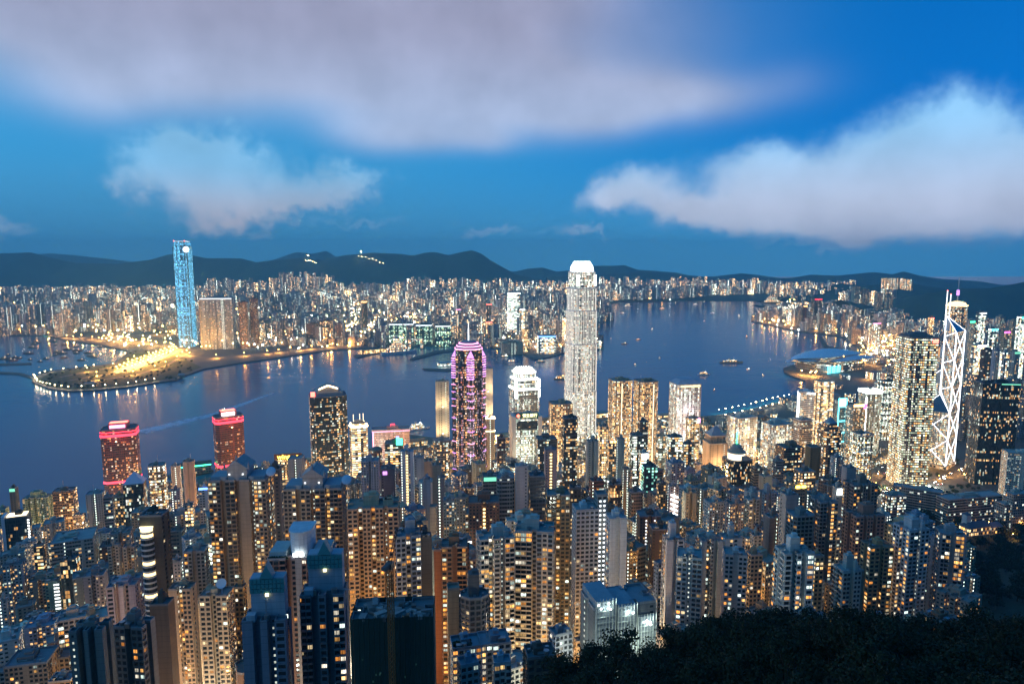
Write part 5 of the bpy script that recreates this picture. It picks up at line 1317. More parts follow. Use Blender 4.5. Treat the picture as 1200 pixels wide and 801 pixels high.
 ('pinkish white slim block with zigzag white lights', 789, 570, 13, 690, 'stair', (.48, .40, .38), 'rect', .9, 6, dict(lit=.1, nick='the zigzag-light block', extra='zigzag')),
 ('beige tower with tall arched recesses and a pointed roof', 808, 577, 17, 680, 'slab', (.44, .37, .28), 'n10', .9, 6, dict(lit=.06, nick='the arched beige tower', mh=5)),
 ('dark gold-lit narrow block left of the zigzag-light block', 775, 566, 11, 730, 'gold', (.16, .13, .10), 'rect', .9, 6, dict(lit=.4, nick='the gold-lit narrow block')),
 ('olive windowless tower right of the brown flat-roofed office', 953, 524, 18, 900, 'slab', (.14, .12, .07), 'rect', .9, 6, dict(lit=.0, nick='the olive windowless tower', roof='bare')),
 ('brown flat-roofed office with a block on its roof', 925, 524, 34, 950, 'offd', (.17, .13, .11), 'rect', .8, 8, dict(lit=.35, nick='the brown flat-roofed office', mh=7, warm=.8)),
 ('low brown office with ochre rows of light and a blue roof', 943, 552, 26, 800, 'offd', (.20, .16, .13), 'rect', .8, 8, dict(lit=.45, nick='the ochre-row office', warm=.9)),
 ('low tan block with two blazing yellow roof lamps', 935, 572, 22, 700, 'dim', (.34, .28, .22), 'rect', .8, 8, dict(lit=.15, nick='the yellow-lamp block', extra='yellow')),
 ('white slab with dark edge beside the truss bank', 981, 536, 16, 850, 'stair', (.42, .44, .46), 'n10', .9, 6, dict(lit=.15, nick='the dark-edged white slab')),
 ('plain grey block with a taller pale top left of the orange road', 995, 548, 17, 800, 'slab', (.33, .34, .36), 'rect', .9, 6, dict(lit=.04, nick='the plain grey block')),
 ('white-topped narrow shed-like block lit by a white lamp', 982, 572, 13, 640, 'slab', (.44, .43, .42), 'rect', 1.0, 6, dict(lit=.0, nick='the white-topped block', extra='white')),
 ('brownish gold narrow office left of the olive windowless tower', 887, 548, 14, 900, 'dim', (.28, .23, .18), 'rect', .9, 6, dict(lit=.2, nick='the brownish narrow office')),
 ('low beige windowless block right of the floodlit drum tower', 897, 558, 16, 820, 'slab', (.42, .35, .27), 'rect', .9, 6, dict(lit=.02, nick='the low beige windowless block')),
 ('grey low tower with dim blue lit sign below the near white grid block', 912, 540, 14, 900, 'dim', (.30, .29, .30), 'rect', .9, 6, dict(lit=.15, nick='the dim grey tower')),
 # left and harbour front
 ('thin dark tower with a green-lit head and one white stair column', 16, 572, 11, 880, 'stair', (.10, .12, .12), 'rect', 1.0, 8, dict(lit=.0, nick='the green-headed thin tower', extra='green')),
 ('green-lit apartment block at the far left edge', 3, 596, 16, 800, 'apt', (.20, .34, .28), 'rect', .8, 8, dict(lit=.3, nick='the far left green block')),
 ('white slab with black glass flank and a glaring white roof', 21, 606, 32, 690, 'glass', (.05, .05, .055), 'rect', .7, 24, dict(lit=.2, nick='the glaring-roof slab', warm=.9, extra='roofwhite')),
 ('green tiled apartment tower with many small windows by the water', 44, 583, 36, 850, 'aptd', (.22, .36, .30), 'n31', .5, 14, dict(lit=.16, nick='the green tiled tower', mach=3, mh=8)),
 ('brown office block with lit rooms right of the green tiled tower', 76, 575, 30, 890, 'offd', (.24, .18, .15), 'rect', .7, 14, dict(lit=.4, nick='the brown harbour office', warm=.85)),
 ('low pale block with bright shop floor beside the brown harbour office', 92, 604, 14, 860, 'band', (.36, .36, .38), 'rect', .9, 14, dict(lit=.5, nick='the low shop block')),
 ('broad civic block with a huge flat blue-grey roof', 88, 632, 58, 640, 'dim', (.44, .40, .36), 'rect', .9, 24, dict(lit=.2, nick='the flat-roofed civic block', mach=2, mh=2)),
 ('dark brown tower with lit bands under the glaring-roof slab', 46, 640, 14, 650, 'offd', (.16, .09, .07), 'rect', .9, 14, dict(lit=.45, nick='the dark brown banded tower', warm=.9)),
 ('lavender grey slab with black glass strip left of the red tower', 112, 579, 24, 800, 'stair', (.40, .39, .46), 'n10', .8, 18, dict(lit=.1, nick='the lavender grey slab')),
 ('lavender slab with dark lit strip in front of the red tower', 127, 582, 13, 770, 'offd', (.34, .31, .36), 'rect', .9, 18, dict(lit=.3, nick='the dark-strip lavender slab')),
 ('orange-lit tan block below the red tower', 140, 582, 18, 800, 'gold', (.40, .30, .20), 'rect', .9, 18, dict(lit=.35, nick='the orange-lit tan block')),
 ('black glass block with white and yellow rooms below the civic block', 82, 655, 24, 560, 'glass', (.04, .04, .045), 'rect', .9, 10, dict(lit=.35, nick='the black glass block', warm=.7)),
 ('tall teal-flanked slab with a glaring white edge of lit floors', 62, 681, 20, 545, 'stair', (.14, .24, .22), 'rect', .9, 16, dict(lit=.1, nick='the teal slab with lit edge')),
 ('dull grey tower joined behind the teal slab with lit edge', 79, 680, 12, 560, 'stair', (.22, .21, .21), 'rect', .9, 16, dict(lit=.2, nick='the dull grey companion')),
 ('white-grey flats with one golden lit bay at the left edge', 17, 661, 30, 575, 'apt', (.40, .41, .45), 'n11', .8, 16, dict(lit=.30, nick='the golden-bay flats', mach=2)),
 ('low end tower of the flats at the left edge, below the golden-bay flats', 4, 704, 14, 520, 'apt', (.42, .42, .46), 'rect', .8, 16, dict(lit=.1, nick='the low left flats')),
 ('pinkish flats right of the golden-bay flats', 38, 671, 13, 600, 'apt', (.42, .38, .37), 'rect', .9, 16, dict(lit=.14, nick='the pinkish flats')),
 ('twin-roofed dark flats left of the round-balcony tower', 112, 674, 30, 520, 'apt', (.25, .23, .25), 'n10', .8, 14, dict(lit=.14, nick='the twin-roofed dark flats')),
 ('beige old flats left of the round-balcony tower, left half', 134, 640, 17, 580, 'aptd', (.34, .30, .27), 'n10', .8, 14, dict(lit=.1, nick='the left old flats')),
 ('beige old flats left of the round-balcony tower, right half', 152, 641, 17, 580, 'aptd', (.32, .29, .27), 'n10', .8, 14, dict(lit=.1, nick='the right old flats')),
 ('dark green glass tower under a white pyramid roof', 158, 567, 28, 800, 'glass', (.05, .065, .07), 'rect', .9, 18, dict(lit=.3, nick='the white pyramid tower', roof='bare', extra='pyramid', warm=.3)),
 ('beige office with a lavender roof and lattice mast right of the white pyramid tower', 184, 546, 23, 900, 'off', (.34, .29, .25), 'ch', .9, 18, dict(lit=.5, nick='the lattice-mast office', warm=.5)),
 ('small dark-roofed block of white floors right of the lattice-mast office', 206, 575, 12, 820, 'stair', (.28, .25, .30), 'rect', .9, 18, dict(lit=.2, nick='the small white-floored block')),
 ('slim pink tower tapering into the orange street glow', 221, 541, 15, 960, 'slab', (.52, .36, .33), 'ch', .9, 18, dict(lit=.0, nick='the slim pink tower', mh=3)),
 ('pale pink square-topped block left of the slim pink tower', 206, 546, 12, 1010, 'slab', (.52, .44, .44), 'rect', .9, 18, dict(lit=.0, nick='the pink square block')),
 ('cream frame-fronted slim block with every window lit', 222, 592, 12, 700, 'gold', (.5, .46, .38), 'rect', .9, 14, dict(lit=.6, nick='the cream frame block')),
 ('white slim slab with a blue neon strip at its top', 239, 573, 12, 720, 'aptd', (.58, .60, .62), 'rect', .9, 14, dict(lit=.2, nick='the blue neon slab', extra='blue')),
 ('grey twin-winged flats with a dark roof house, right of the round-balcony tower', 230, 646, 30, 475, 'apt', (.30, .32, .34), 'n10', .8, 10, dict(lit=.16, nick='the twin-winged flats', near=True)),
 ('small lavender flats beside the round-balcony tower', 207, 658, 15, 520, 'stair', (.42, .36, .38), 'rect', .9, 10, dict(lit=.1, nick='the small lavender flats')),
 ('brown old block between the round-balcony tower and the cream frame block', 208, 622, 18, 600, 'dim', (.22, .18, .15), 'rect', .9, 10, dict(lit=.2, nick='the brown old block')),
 ('wide pink-lit hotel slab by the ferry pier with a red rooftop frame', 458, 503, 44, 1340, 'dim', (.50, .30, .33), 'rect', .35, 10, dict(lit=.25, nick='the pink-lit slab', extra='pink')),
 ('dark office with bright white floors in front of the pink-lit slab', 462, 519, 22, 1080, 'band', (.16, .15, .14), 'rect', .8, 8, dict(lit=.6, nick='the white-floored dark office', warm=.7, extra='greensign')),
 ('rounded red-brown block with a dark dome', 441, 528, 15, 1000, 'offd', (.26, .13, .11), 'round', .9, 8, dict(lit=.3, nick='the dark-domed block', extra='dome')),
 ('grey office block with lit rows left of the star tower', 517, 516, 20, 1090, 'off', (.33, .31, .28), 'ch', .8, 8, dict(lit=.4, nick='the grey row office', warm=.7)),
 ('tan sloped-roof block below the left cream slab', 500, 540, 14, 960, 'slab', (.36, .28, .22), 'rect', .9, 8, dict(lit=.05, nick='the tan sloped block')),
 ('pale lavender block right of the yellow-column white slab', 491, 536, 12, 880, 'slab', (.38, .37, .42), 'rect', .9, 8, dict(lit=.05, nick='the pale lavender block')),
 ('stepped cream tower with glowing ledges right of the star tower', 574, 490, 12, 1080, 'slab', (.56, .48, .38), 'ch', .9, 8, dict(lit=.1, nick='the glowing-ledge tower', extra='warmtop')),
 ('dark red slim block right of the glowing-ledge tower', 587, 513, 10, 980, 'offd', (.17, .09, .08), 'rect', .9, 8, dict(lit=.25, nick='the dark red slim block')),
 ('low beige block beneath the white porthole tower with a pink screen', 812, 490, 18, 1230, 'offd', (.30, .27, .24), 'ch', .8, 8, dict(lit=.6, nick='the pink-screen block', warm=.8, extra='pinkscreen')),
 ('pale lavender office block behind the near white grid block', 941, 492, 24, 1180, 'off', (.46, .42, .44), 'rect', .8, 14, dict(lit=.3, nick='the lavender office')),
]
for L in LIST:
    label, px, py, wp, Y, sty, col, fp, dr, yaw, ex = L
    ex = dict(ex); extra = ex.pop('extra', None)
    t = tower(label, px, py, wp, Y, sty, col, fp, dr, yaw, **ex)
    r, w, d, H = t['root'], t['w'], t['d'], t['H']
    nick = ex['nick']
    if extra in ('orange', 'yellow', 'white', 'green', 'violet', 'blue'):
        mt = {'orange': 'orange_light', 'yellow': 'sign_yellow', 'white': 'white_light', 'green': 'green_light', 'violet': 'violet_light', 'blue': 'blue_light'}[extra]
        if extra in ('orange', 'yellow'):
            for s in (-1, 1): emis_box(t, 'roof_lamp', mt, s * w * .22, -d * .48, H + 1.2, w * .3, 1.4, 2.6)
        elif extra == 'blue': emis_box(t, 'light_strip', mt, 0, -d / 2 - .3, H + .2, w, .6, 2)
        elif extra == 'violet': emis_box(t, 'sign', mt, -w * .2, -d / 2 - .3, H - 6, w * .3, .6, 4)
        elif extra == 'green': emis_box(t, 'roof_lamp', 'soft_green', 0, -d / 2 - .2, H - 4, w * .9, .4, 4)
        else: emis_box(t, 'roof_lamp', mt, 0, -d / 2 - .3, H - 6, w * .8, .6, 6)
    elif extra == 'roofwhite':
        emis_box(t, 'roof_lamp', 'soft_warm', 0, 0, H + 1.5, w * .86, d * .8, 1)
        m = MB(); m.box(-w / 2 - 1.5, 0, 0, 3, d, H + 3); m.build('side_slab', 'concrete', r, (.55, .56, .6))
        for k in range(34): emis_box(t, 'lamp', 'white_light', w / 2 + .3, -d / 2 - .2, H - 4 - k * 3.2, 1.4, .8, 1.1)
    elif extra == 'pyramid':
        m = MB(); m.prism(rect(w * 1.06, d * 1.06), H + 1.4, H + 14, 0, 0, poly1=rect(1, 1)); m.build('pyramid_roof', 'paint', r, (.62, .60, .68))
    elif extra == 'pink':
        emis_box(t, 'light_band', 'pink_light', 0, -d / 2 - .2, H - 3, w, .4, 1.2); emis_box(t, 'sign_frame', 'red_light', w * .05, 0, H + 1, w * .12, 1, 9)
        emis_box(t, 'light_strip', 'pink_light', -w * .47, -d / 2 - .3, 4, w * .03, .4, H - 6)
    elif extra == 'greensign': emis_box(t, 'sign', 'green_light', w * .3, -d / 2 - .6, H - 2, w * .34, .8, 11); emis_box(t, 'sign', 'blue_light', w * .2, -d / 2 - .6, H + 9.5, w * .14, .8, 3)
    elif extra == 'dome':
        m = MB(); m.dome(0, 0, H + .2, w * .48, w * .3); m.build('dome', 'roofing', r, (.1, .13, .13))
    elif extra == 'warmtop':
        for f in (1.0, .86): emis_box(t, 'light_band', 'warm_light', 0, 0, H * f, w + 1.2, d + 1.2, 1.0)
    elif extra == 'pinkscreen': emis_box(t, 'screen', 'pink_light', w * .36, -d / 2 - .6, H - 8, w * .24, .6, 9)
    elif extra == 'zigzag':
        for k in range(7):
            m = MB(); z = H - 8 - k * 5
            m.bar((-w * .4, -d / 2 - .6, z), (w * .4, -d / 2 - .6, z - 3.2), .55); m.build('light_tube', 'white_light', r)
    if 'yellow-column' in nick or 'yellow-ladder' in nick:
        for k in range(int(H / 3.4)): emis_box(t, 'lamp', 'gold_light', 0, -d / 2 + (2.2 if 'column' in nick else -.3), 4 + k * 3.3, 2.0, .5, 1.5)
    if 'double light-column' in nick or 'dotted stair' in nick:
        n = int(H / 3.2)
        for s in (-1, 1):
            for k in range(min(n, 45)): emis_box(t, 'lamp', 'soft_white', s * w * .2, -d / 2 - .3, H - 4 - k * 3.2, 1.2, .4, 1.2)
    if 'dotted-edge' in nick or 'teal slab with lit edge' in nick:
        for k in range(min(60, int(H / 3.1))): emis_box(t, 'lamp', 'soft_white', w * .42, -d / 2 - .4, H - 3 - k * 3.1, 1.6 if 'teal' not in nick else 4.0, .6, 1.2)
    if 'warm dotted pier' in nick:
        for k in range(min(40, int(H / 3.6))): emis_box(t, 'lamp', 'gold_light', 0, -d / 2 - .3, H - 5 - k * 3.6, 2.4, .4, 1.6)
    if 'tan blank slab' in nick:
        for k in range(24): emis_box(t, 'lamp', 'soft_white', w * .5 + .2, -d / 2 + 1.5, H - 5 - k * 3.1, .5, 1.4, 1.3)
    if 'white-drum' in nick:
        m = MB(); m.prism(bow(w * .34, d * .8), H, H + 14, 0, 1); m.build('roof_drum', ['concrete', 'roofing'], r, (.52, .55, .58))
        m = MB(); m.prism(bow(w * .38, d * .86), H + 14, H + 15, 0, 0); m.build('drum_roof', 'concrete', r, (.5, .56, .6))
        for x in (-.05, .05): emis_box(t, 'floodlight', 'white_light', x * w, -d * .5, H + 2, 2.2, .6, 1.8)
        for s in (-1, 1):
            m = MB(); m.box(s * w * .34, 0, H, w * .26, d * .8, 4); m.build('roof_house', ['concrete'], r, (.34, .40, .40))
            m = MB()
            for k in range(24): m.dome(s * w * (.2 + .012 * k), -d * .42, H + .3, .8, 1.0 + R.random() * .8, n=6, k=2)
            m.build('roof_garden', 'leaf', r)
        for dx in (0,):
            m = MB(); m.box(0, -d * .52, 0, 3.4, 1.6, H + 2); m.build('bay_shaft', 'concrete', r, (.34, .30, .28))

# --- pedimented twin towers
def pediment(px, wp, py, Y, label, nick):
    t = tower(label, px, py, wp, Y, 'apt', (.24, .22, .205), 'n31', .5, 4, lit=.30, nick=nick, roof='plant', mach=0, near=True)
    r, w, d, H = t['root'], t['w'], t['d'], t['H']
    for k in (-1, 1):
        m = MB(); m.box(k * w * .33, 0, H + .1, w * .28, d * .8, 3, 0, 1); m.build('roof_house', ['concrete', 'roofing'], r, (.27, .32, .36))
    m = MB(); m.box(0, 0, H + .1, w * .34, d * .85, 9, 0, 1); m.build('machine_room', ['concrete', 'roofing'], r, (.30, .31, .32))
    pw = w * .42; y0, y1 = -d * .5, d * .42
    m = MB()
    A = [(-pw / 2, H + 9), (pw / 2, H + 9), (0, H + 15)]
    F_ = [(x, y0, z) for x, z in A]; B_ = [(x, y1, z) for x, z in A]
    m.poly(F_); m.poly(B_[::-1])
    for i in range(3): j = (i + 1) % 3; m.quad(F_[i], B_[i], B_[j], F_[j])
    m.build('pediment', 'concrete', r, (.34, .33, .32))
    for x in (-pw / 2, pw / 2, 0):
        m = MB(); m.cyl(x, y0 + 1, H + 9 if x else H + 14.5, 1.1, 4, n=8, r1=.4); m.build('finial', 'concrete', r, (.3, .3, .3))
    for s in (-1, 1): emis_box(t, 'lamp', 'soft_white', s * pw * .28, y0 - .5, H + 5, 1, .4, 1)
    m = MB(); m.dome(w * .46, 0, 0, 3.4, .9); o = m.build('satellite_dish', 'paint', r, (.5, .6, .72)); o.location = (w * .1, -d * .2, H + 5); o.rotation_euler = (rad(60), 0, 0)
pediment(283, 78, 562, 450, 'wide brown flats under a classical pediment, the left one of a pair', 'the left pedimented tower')
pediment(370, 76, 572, 440, 'wide brown flats under a classical pediment, the right one of a pair', 'the right pedimented tower')
t = tower('dark slab ribbed with long vertical light strips between the pedimented towers', 322, 550, 17, 520, 'slab', (.13, .11, .10), 'rect', .9, 4, lit=.1, nick='the ribbed dark slab')
for k in (-1, 0, 1): emis_box(t, 'light_strip', 'soft_warm', k * t['w'] * .12 - t['w'] * .2, -t['d'] / 2 - .3, 0, .35, .4, t['H'] * .93)
t = tower('pale windowless twin shafts behind the yellow lettered block', 347, 537, 20, 800, 'slab', (.36, .35, .35), 'n10', .9, 6, lit=.05, nick='the pale twin shafts', roof='bare')

# --- teal-gabled pair, nearest of all
def gabled(px, wp, py, Y, label, nick, yaw):
    t = tower(label, px, py, wp, Y, 'apt', (.17, .22, .29), 'n21', .6, yaw, lit=.20, nick=nick, roof='plant', mach=0, near=True, look='balc')
    r, w, d, H = t['root'], t['w'], t['d'], t['H']
    k0 = .12 * w
    m = MB(); m.box(k0 * .4, d * .2, H, w * .78, d * .5, 17, 0, 1); m.build('roof_block', ['concrete', 'roofing'], r, (.30, .36, .42))
    m = MB()
    for i in range(9):
        for j in range(3): m.box(k0 * .4 - w * .36 + i * w * .09, d * .2 - d * .25 - .35, H + 10.6 + j * 2.1, w * .08, .5, 1.8)
    m.build('tiled_frieze', 'paint', r, (.05, .24, .25))
    m = MB(); A = [(-w * .16, 17), (w * .16, 17), (0, 23)]
    F_ = [(k0 * .4 + x, d * .2 - d * .25 - .8, H + z) for x, z in A]; B_ = [(k0 * .4 + x, d * .2 + d * .1, H + z) for x, z in A]
    m.poly(F_); m.poly(B_[::-1])
    for i in range(3): j = (i + 1) % 3; m.quad(F_[i], B_[i], B_[j], F_[j])
    m.build('gable', 'paint', r, (.07, .27, .28))
    emis_box(t, 'lamp', 'pale_yellow', k0 * .4, d * .2 - d * .25 - .9, H + 9.4, 1.3, .4, 1.2)
    m = MB(); m.box(-w * .3, -d * .3, H, w * .2, d * .3, 3); m.build('roof_house', 'concrete', r, (.3, .36, .42))
gabled(313, 60, 726, 258, 'nearest blue-grey tower with a teal-tiled gable on a blank roof block, left of two', 'the left teal-gabled tower', 5)
gabled(380, 58, 696, 272, 'nearest blue-grey tower with a teal-tiled gable on a blank roof block, right of two', 'the right teal-gabled tower', 5)

# --- round-balcony tower
t = tower('dark tower with curved glass balconies and a golden lit penthouse deck', 181, 604, 36, 400, 'slab', (.055, .05, .05), 'rect', .8, 4, lit=.25, nick='the round-balcony tower', roof='plant', mach=1, near=True)
r, w, d, H = t['root'], t['w'], t['d'], t['H']
for k in range(int((H - 10) / 3.6)):
    z = H - 10 - k * 3.6; m = MB()
    P = [(w * .30 * math.cos(a) - w * .2, -d * .5 + -w * .26 * math.sin(a)) for a in [math.pi * i / 10 for i in range(11)]][::-1]
    m.prism(P, z, z + .5, 0, 0, bottom=True); m.prism([(x * 1.01, y * 1.01) for x, y in P], z + .5, z + 1.3, 0); bal = m.build('balcony', 'paint', r, (.34, .40, .46))
    if k in (0, 1, 6, 8) or R.random() < .12:
        m = MB(); P2 = [(w * .27 * math.cos(a) - w * .2, -d * .5 - w * .22 * math.sin(a)) for a in [math.pi * i / 10 for i in range(11)]][::-1]
        m.prism(P2, z + 1.32, z + 3.2, 0); m.build('lit_room', 'gold_light', bal)
    else:
        m = MB(); P2 = [(w * .26 * math.cos(a) - w * .2, -d * .5 - w * .21 * math.sin(a)) for a in [math.pi * i / 10 for i in range(11)]][::-1]
        m.prism(P2, z + .52, z + 3.55, 0); dress(m.build('glass_room', 'facade', bal, (.04, .05, .06)), 'glass', lit=.08)
m = MB(); m.prism([(x * 1.0, y) for x, y in P], H - 6.3, H - 6, 0, 0, bottom=True); m.build('penthouse_deck', 'pale_yellow', r)

# --- towers under construction
t = tower('unfinished tower wrapped in dark green netting with rubble on top and a crane', 462, 722, 100, 252, 'slab', (.03, .045, .04), 'n21', .5, 4, lit=.0, nick='the netted unfinished tower', roof='bare', near=False, name='building_site', cat='building site')
r, w, d, H = t['root'], t['w'], t['d'], t['H']
m = MB(); m.prism([(x * 1.02, y * 1.02) for x, y in rect(w, d)], 0, H + 1.5, 0, None); m.build('netting', 'netting', r, (.012, .04, .03))
for c in range(16):
    m = MB(); x = -w / 2 + w * (c + .5) / 16; m.bar((x, -d / 2 - 1.3, 0), (x, -d / 2 - 1.3, H + 2.5), .09); m.build('scaffold_pole', 'metal', r, (.05, .09, .07))
for k in range(14):
    c = R.choice((-.36, -.22, -.19, .12, .15, .3)); emis_box(t, 'work_lamp', 'dim_green', c * w + R.uniform(-1.5, 1.5), -d / 2 - 1.6, R.uniform(.6, .95) * H, .5, .2, .7)
for k in range(36):
    m = MB(); m.box(R.uniform(-.42, .42) * w, R.uniform(-.4, .3) * d, H + .2, R.uniform(1, 6), R.uniform(.6, 3), R.uniform(.4, 2.2), yaw=R.uniform(0, 3)); m.build('building_material', 'concrete', r, R.choice(((.22, .2, .19), (.12, .1, .09), (.3, .28, .26))))
crane = empty('tower_crane', (r.location.x + 1, r.location.y - d / 2 - 4, tz(r.location.x, r.location.y) - 2), rad(-18))
tag(crane, 'rust-orange tower crane rising in front of the netted unfinished tower', 'crane')
m = MB(); Hm = at(464, 678, 236).z - crane.location.z
for x in (-.9, .9):
    for y in (-.9, .9): m.bar((x, y, 0), (x, y, Hm), .16)
for k in range(int(Hm / 2.2)):
    z = k * 2.2
    for s in (-1, 1): m.bar((-.9, s * .9, z), (.9, s * .9, z + 2.2), .09); m.bar((s * .9, -.9, z), (s * .9, .9, z + 2.2), .09)
m.build('mast', 'paint', crane, (.34, .12, .03))
m = MB(); m.box(0, 0, Hm, 2.6, 2.6, 2.4); m.build('cab', 'paint', crane, (.10, .06, .05))
m = MB()
tip = (2.5, 2, Hm + 16)
for s in (-.6, .6): m.bar((s, 0, Hm + 2), (tip[0] + s * .4, tip[1], tip[2]), .13)
for k in range(9):
    f0, f1 = k / 9, (k + 1) / 9
    m.bar((-.6 + tip[0] * f0, tip[1] * f0, Hm + 2 + 14 * f0), (.6 + tip[0] * f1, tip[1] * f1, Hm + 2 + 14 * f1), .07)
m.build('jib', 'paint', crane, (.12, .06, .04))
m = MB(); m.box(0, -3, Hm + 1, 1.6, 4, 1.5); m.build('counterweight', 'concrete', crane, (.1, .1, .1))
t = tower('block wrapped in white scaffold netting, floodlit under its roof edges, by the trees', 724, 706, 90, 325, 'slab', (.14, .17, .20), 'n21', .55, 14, lit=.0, nick='the white-netted block', roof='bare', near=False, name='building_site', cat='building site', bright=.6)
r, w, d, H = t['root'], t['w'], t['d'], t['H']
for x, ww_, h in ((-.32, .3, 5), (.02, .3, 1), (.34, .28, -6)):
    m = MB(); m.box(x * w, -.02 * d, 0, ww_ * w, d * 1.1, H + h, 0, 1); m.build('netted_wing', ['netting', 'roofing'], r, (.24, .30, .34))
    for k in range(7):
        m = MB(); xx = x * w - ww_ * w / 2 + ww_ * w * k / 6; m.bar((xx, -d * .57 - .6, 0), (xx, -d * .57 - .6, H + h + 1.6), .1); m.build('scaffold_pole', 'metal', r, (.35, .42, .4))
    for k in range(5):
        emis_box(t, 'work_lamp', 'white_light', x * w + R.uniform(-.45, .45) * ww_ * w, -d * .57 - .9, H + h - R.uniform(1, 5), .8, .3, .6)
    for k in range(20):
        m = MB(); z = H + h - 2 - k * 3; m.bar((x * w - ww_ * w / 2, -d * .57 - .5, z), (x * w + ww_ * w / 2, -d * .57 - .5, z), .1); m.build('scaffold_rail', 'metal', r, (.35, .42, .4))
    lt = bpy.data.lights.new('work_light', 'POINT'); lt.energy = 600; lt.color = (.88, 1, .92); lt.shadow_soft_size = .6
    lo = bpy.data.objects.new('work_light', lt); COL.objects.link(lo); lo.parent = r; lo.location = (x * w, -d * .57 - 2.5, H + h - 3)

# --- low houses near the trees
def house(label, px, py, wp, Y, h, yaw, col, lit=.3, roofc=(.2, .24, .3)):
    P = at(px, py, Y); s = mpp(px, py, Y); w = wp * s; d = w * .8; zb = P.z - h
    zb = min(zb, tz(P.x, P.y + d / 2) - 1)
    r = empty('apartment_house', (P.x, Y + d * .3, zb), rad(yaw)); tag(r, label, 'apartment house')
    H = P.z - zb
    geo_walls(r, rect(w, d), H, col, R.randint(0, 9999), lit, 3.0, 2.8, 'aptd', rad(yaw), Vector((P.x, Y, zb)))
    roof_parts(r, rect(w, d), H, w, d, roofc, 'plant', 1, 3, R.randint(0, 999))
    register(label, P.x, Y, w, d, P.z, zb, px, py)
    return dict(root=r, w=w, d=d, H=H)
t = house('low white apartment house with a floodlit roof garden at the forest edge', 545, 757, 34, 285, 18, 12, (.48, .48, .48), .4)
m = MB()
for k in range(60): m.dome(R.uniform(-.45, .2) * t['w'], R.uniform(-.45, .1) * t['d'], t['H'] + .1, R.uniform(.4, 1.1), R.uniform(.5, 1.5), n=6, k=2)
m.build('roof_garden', 'leaf', t['root']); emis_box(t, 'floodlight', 'pale_yellow', -t['w'] * .05, -t['d'] * .1, t['H'] + .2, 3, .6, 1)
house('low pale apartment house with a dark skylit roof, middle of the white houses', 578, 752, 36, 300, 20, 12, (.46, .45, .43), .35)
house('small grey house with a blue tin roof below the floodlit roof garden', 548, 778, 22, 262, 12, 20, (.3, .3, .31), .1, (.22, .3, .4))
house('small house with a pale blue canopy roof beside the dark skylit house', 588, 776, 20, 268, 12, 8, (.38, .38, .36), .3, (.3, .4, .48))
house('little white house in the shade between the balconied tower and the white-netted block', 657, 742, 22, 330, 12, 24, (.4, .42, .46), .1)
house('brown low house with a ridged dark roof at the forest edge', 633, 768, 34, 270, 9, 10, (.1, .08, .06), .0, (.07, .06, .05))
house('old brown block under the near teal-sided tower, at the bottom left corner', 30, 776, 44, 395, 30, 14, (.28, .22, .16), .12, (.12, .14, .16))
house('low old block with a lit yard right of the old brown block', 66, 770, 26, 410, 26, 14, (.30, .25, .18), .2, (.14, .16, .18))
house('orange-lit low block squeezed at the foot of the teal slab with lit edge', 70, 797, 24, 350, 20, 10, (.34, .22, .13), .1, (.3, .3, .3))

# ------------------------------------------------------------------ filling the streets: more towers between the surveyed ones
LIMX = [-40, 0, 60, 110, 160, 230, 300, 360, 420, 470, 520, 600, 640, 690, 760, 800, 860, 900, 945, 1000, 1040, 1100, 1140, 1240]
LIMY = [600, 600, 600, 612, 590, 572, 570, 565, 545, 545, 545, 520, 530, 530, 535, 535, 545, 540, 530, 540, 575, 612, 640, 660]
USED = {}
ORD = {}
def describe(x, y, px, py, zt, word, shape, feat):
    """a label from its look and from its nearest described neighbours"""
    near = sorted(TOWERS, key=lambda t: (t['px'] - px) ** 2 + (t['py'] - py) ** 2)
    near = [t for t in near if t['nick'].startswith('the ') and len(t['nick'].split()) <= 5][:3]
    def rel(t):
        dx = t['px'] - px
        if abs(dx) < 9: return 'behind' if y > t['y'] else 'in front of'
        return 'left of' if dx > 0 else 'right of'
    a, b = near[0], near[1]
    for form in (f"{word} {shape} {feat} {rel(a)} {a['nick']}", f"{word} {shape} {rel(a)} {a['nick']} and {rel(b)} {b['nick']}", f"{word} {shape} {feat} {rel(b)} {b['nick']}", f"{word} {shape} {rel(a)} {a['nick']} and {rel(near[2])} {near[2]['nick']}"):
        form = ' '.join(form.split()[:16])
        if form not in USED:
            USED[form] = 1; return form
    size = 'lower' if py > a['py'] else 'higher'
    k = 0
    for w2 in (size, 'narrow ' + size, 'plain', 'small plain', 'slim ' + size, 'hidden', 'half-hidden', 'squat', 'dull'):
        f2 = ' '.join(f"{w2} {form}".split()[:16])
        if f2 not in USED: USED[f2] = 1; return f2
    return form
def free(x, y, r):
    for a, b, c in FOOTPRINTS:
        if (a - x) ** 2 + (b - y) ** 2 < (c + r) ** 2: return False
    return True
def no_build(px, py_base, x, y):
    if px > 1128 and y < 900: return True                     # the wooded garden
    if 1010 < px < 1140 and 640 < y < 1010: return True       # the gardens and office wings
    if px > 985 and 940 < y < 1180: return True               # road and bank forecourts
    return False
ang = rad(29)
cand = []
for i in range(-66, 100):
    for j in range(-22, 75):
        s_, n_ = i * 27 + (j % 2) * 9, 60 + j * 29
        x = math.cos(ang) * s_ - math.sin(ang) * n_; y = math.sin(ang) * s_ + math.cos(ang) * n_
        x += R.uniform(-5, 5); y += R.uniform(-5, 5)
        cand.append((x, y))
cand.sort(key=lambda p: p[1])
HKPA = np.array(HKP)
FILL = []
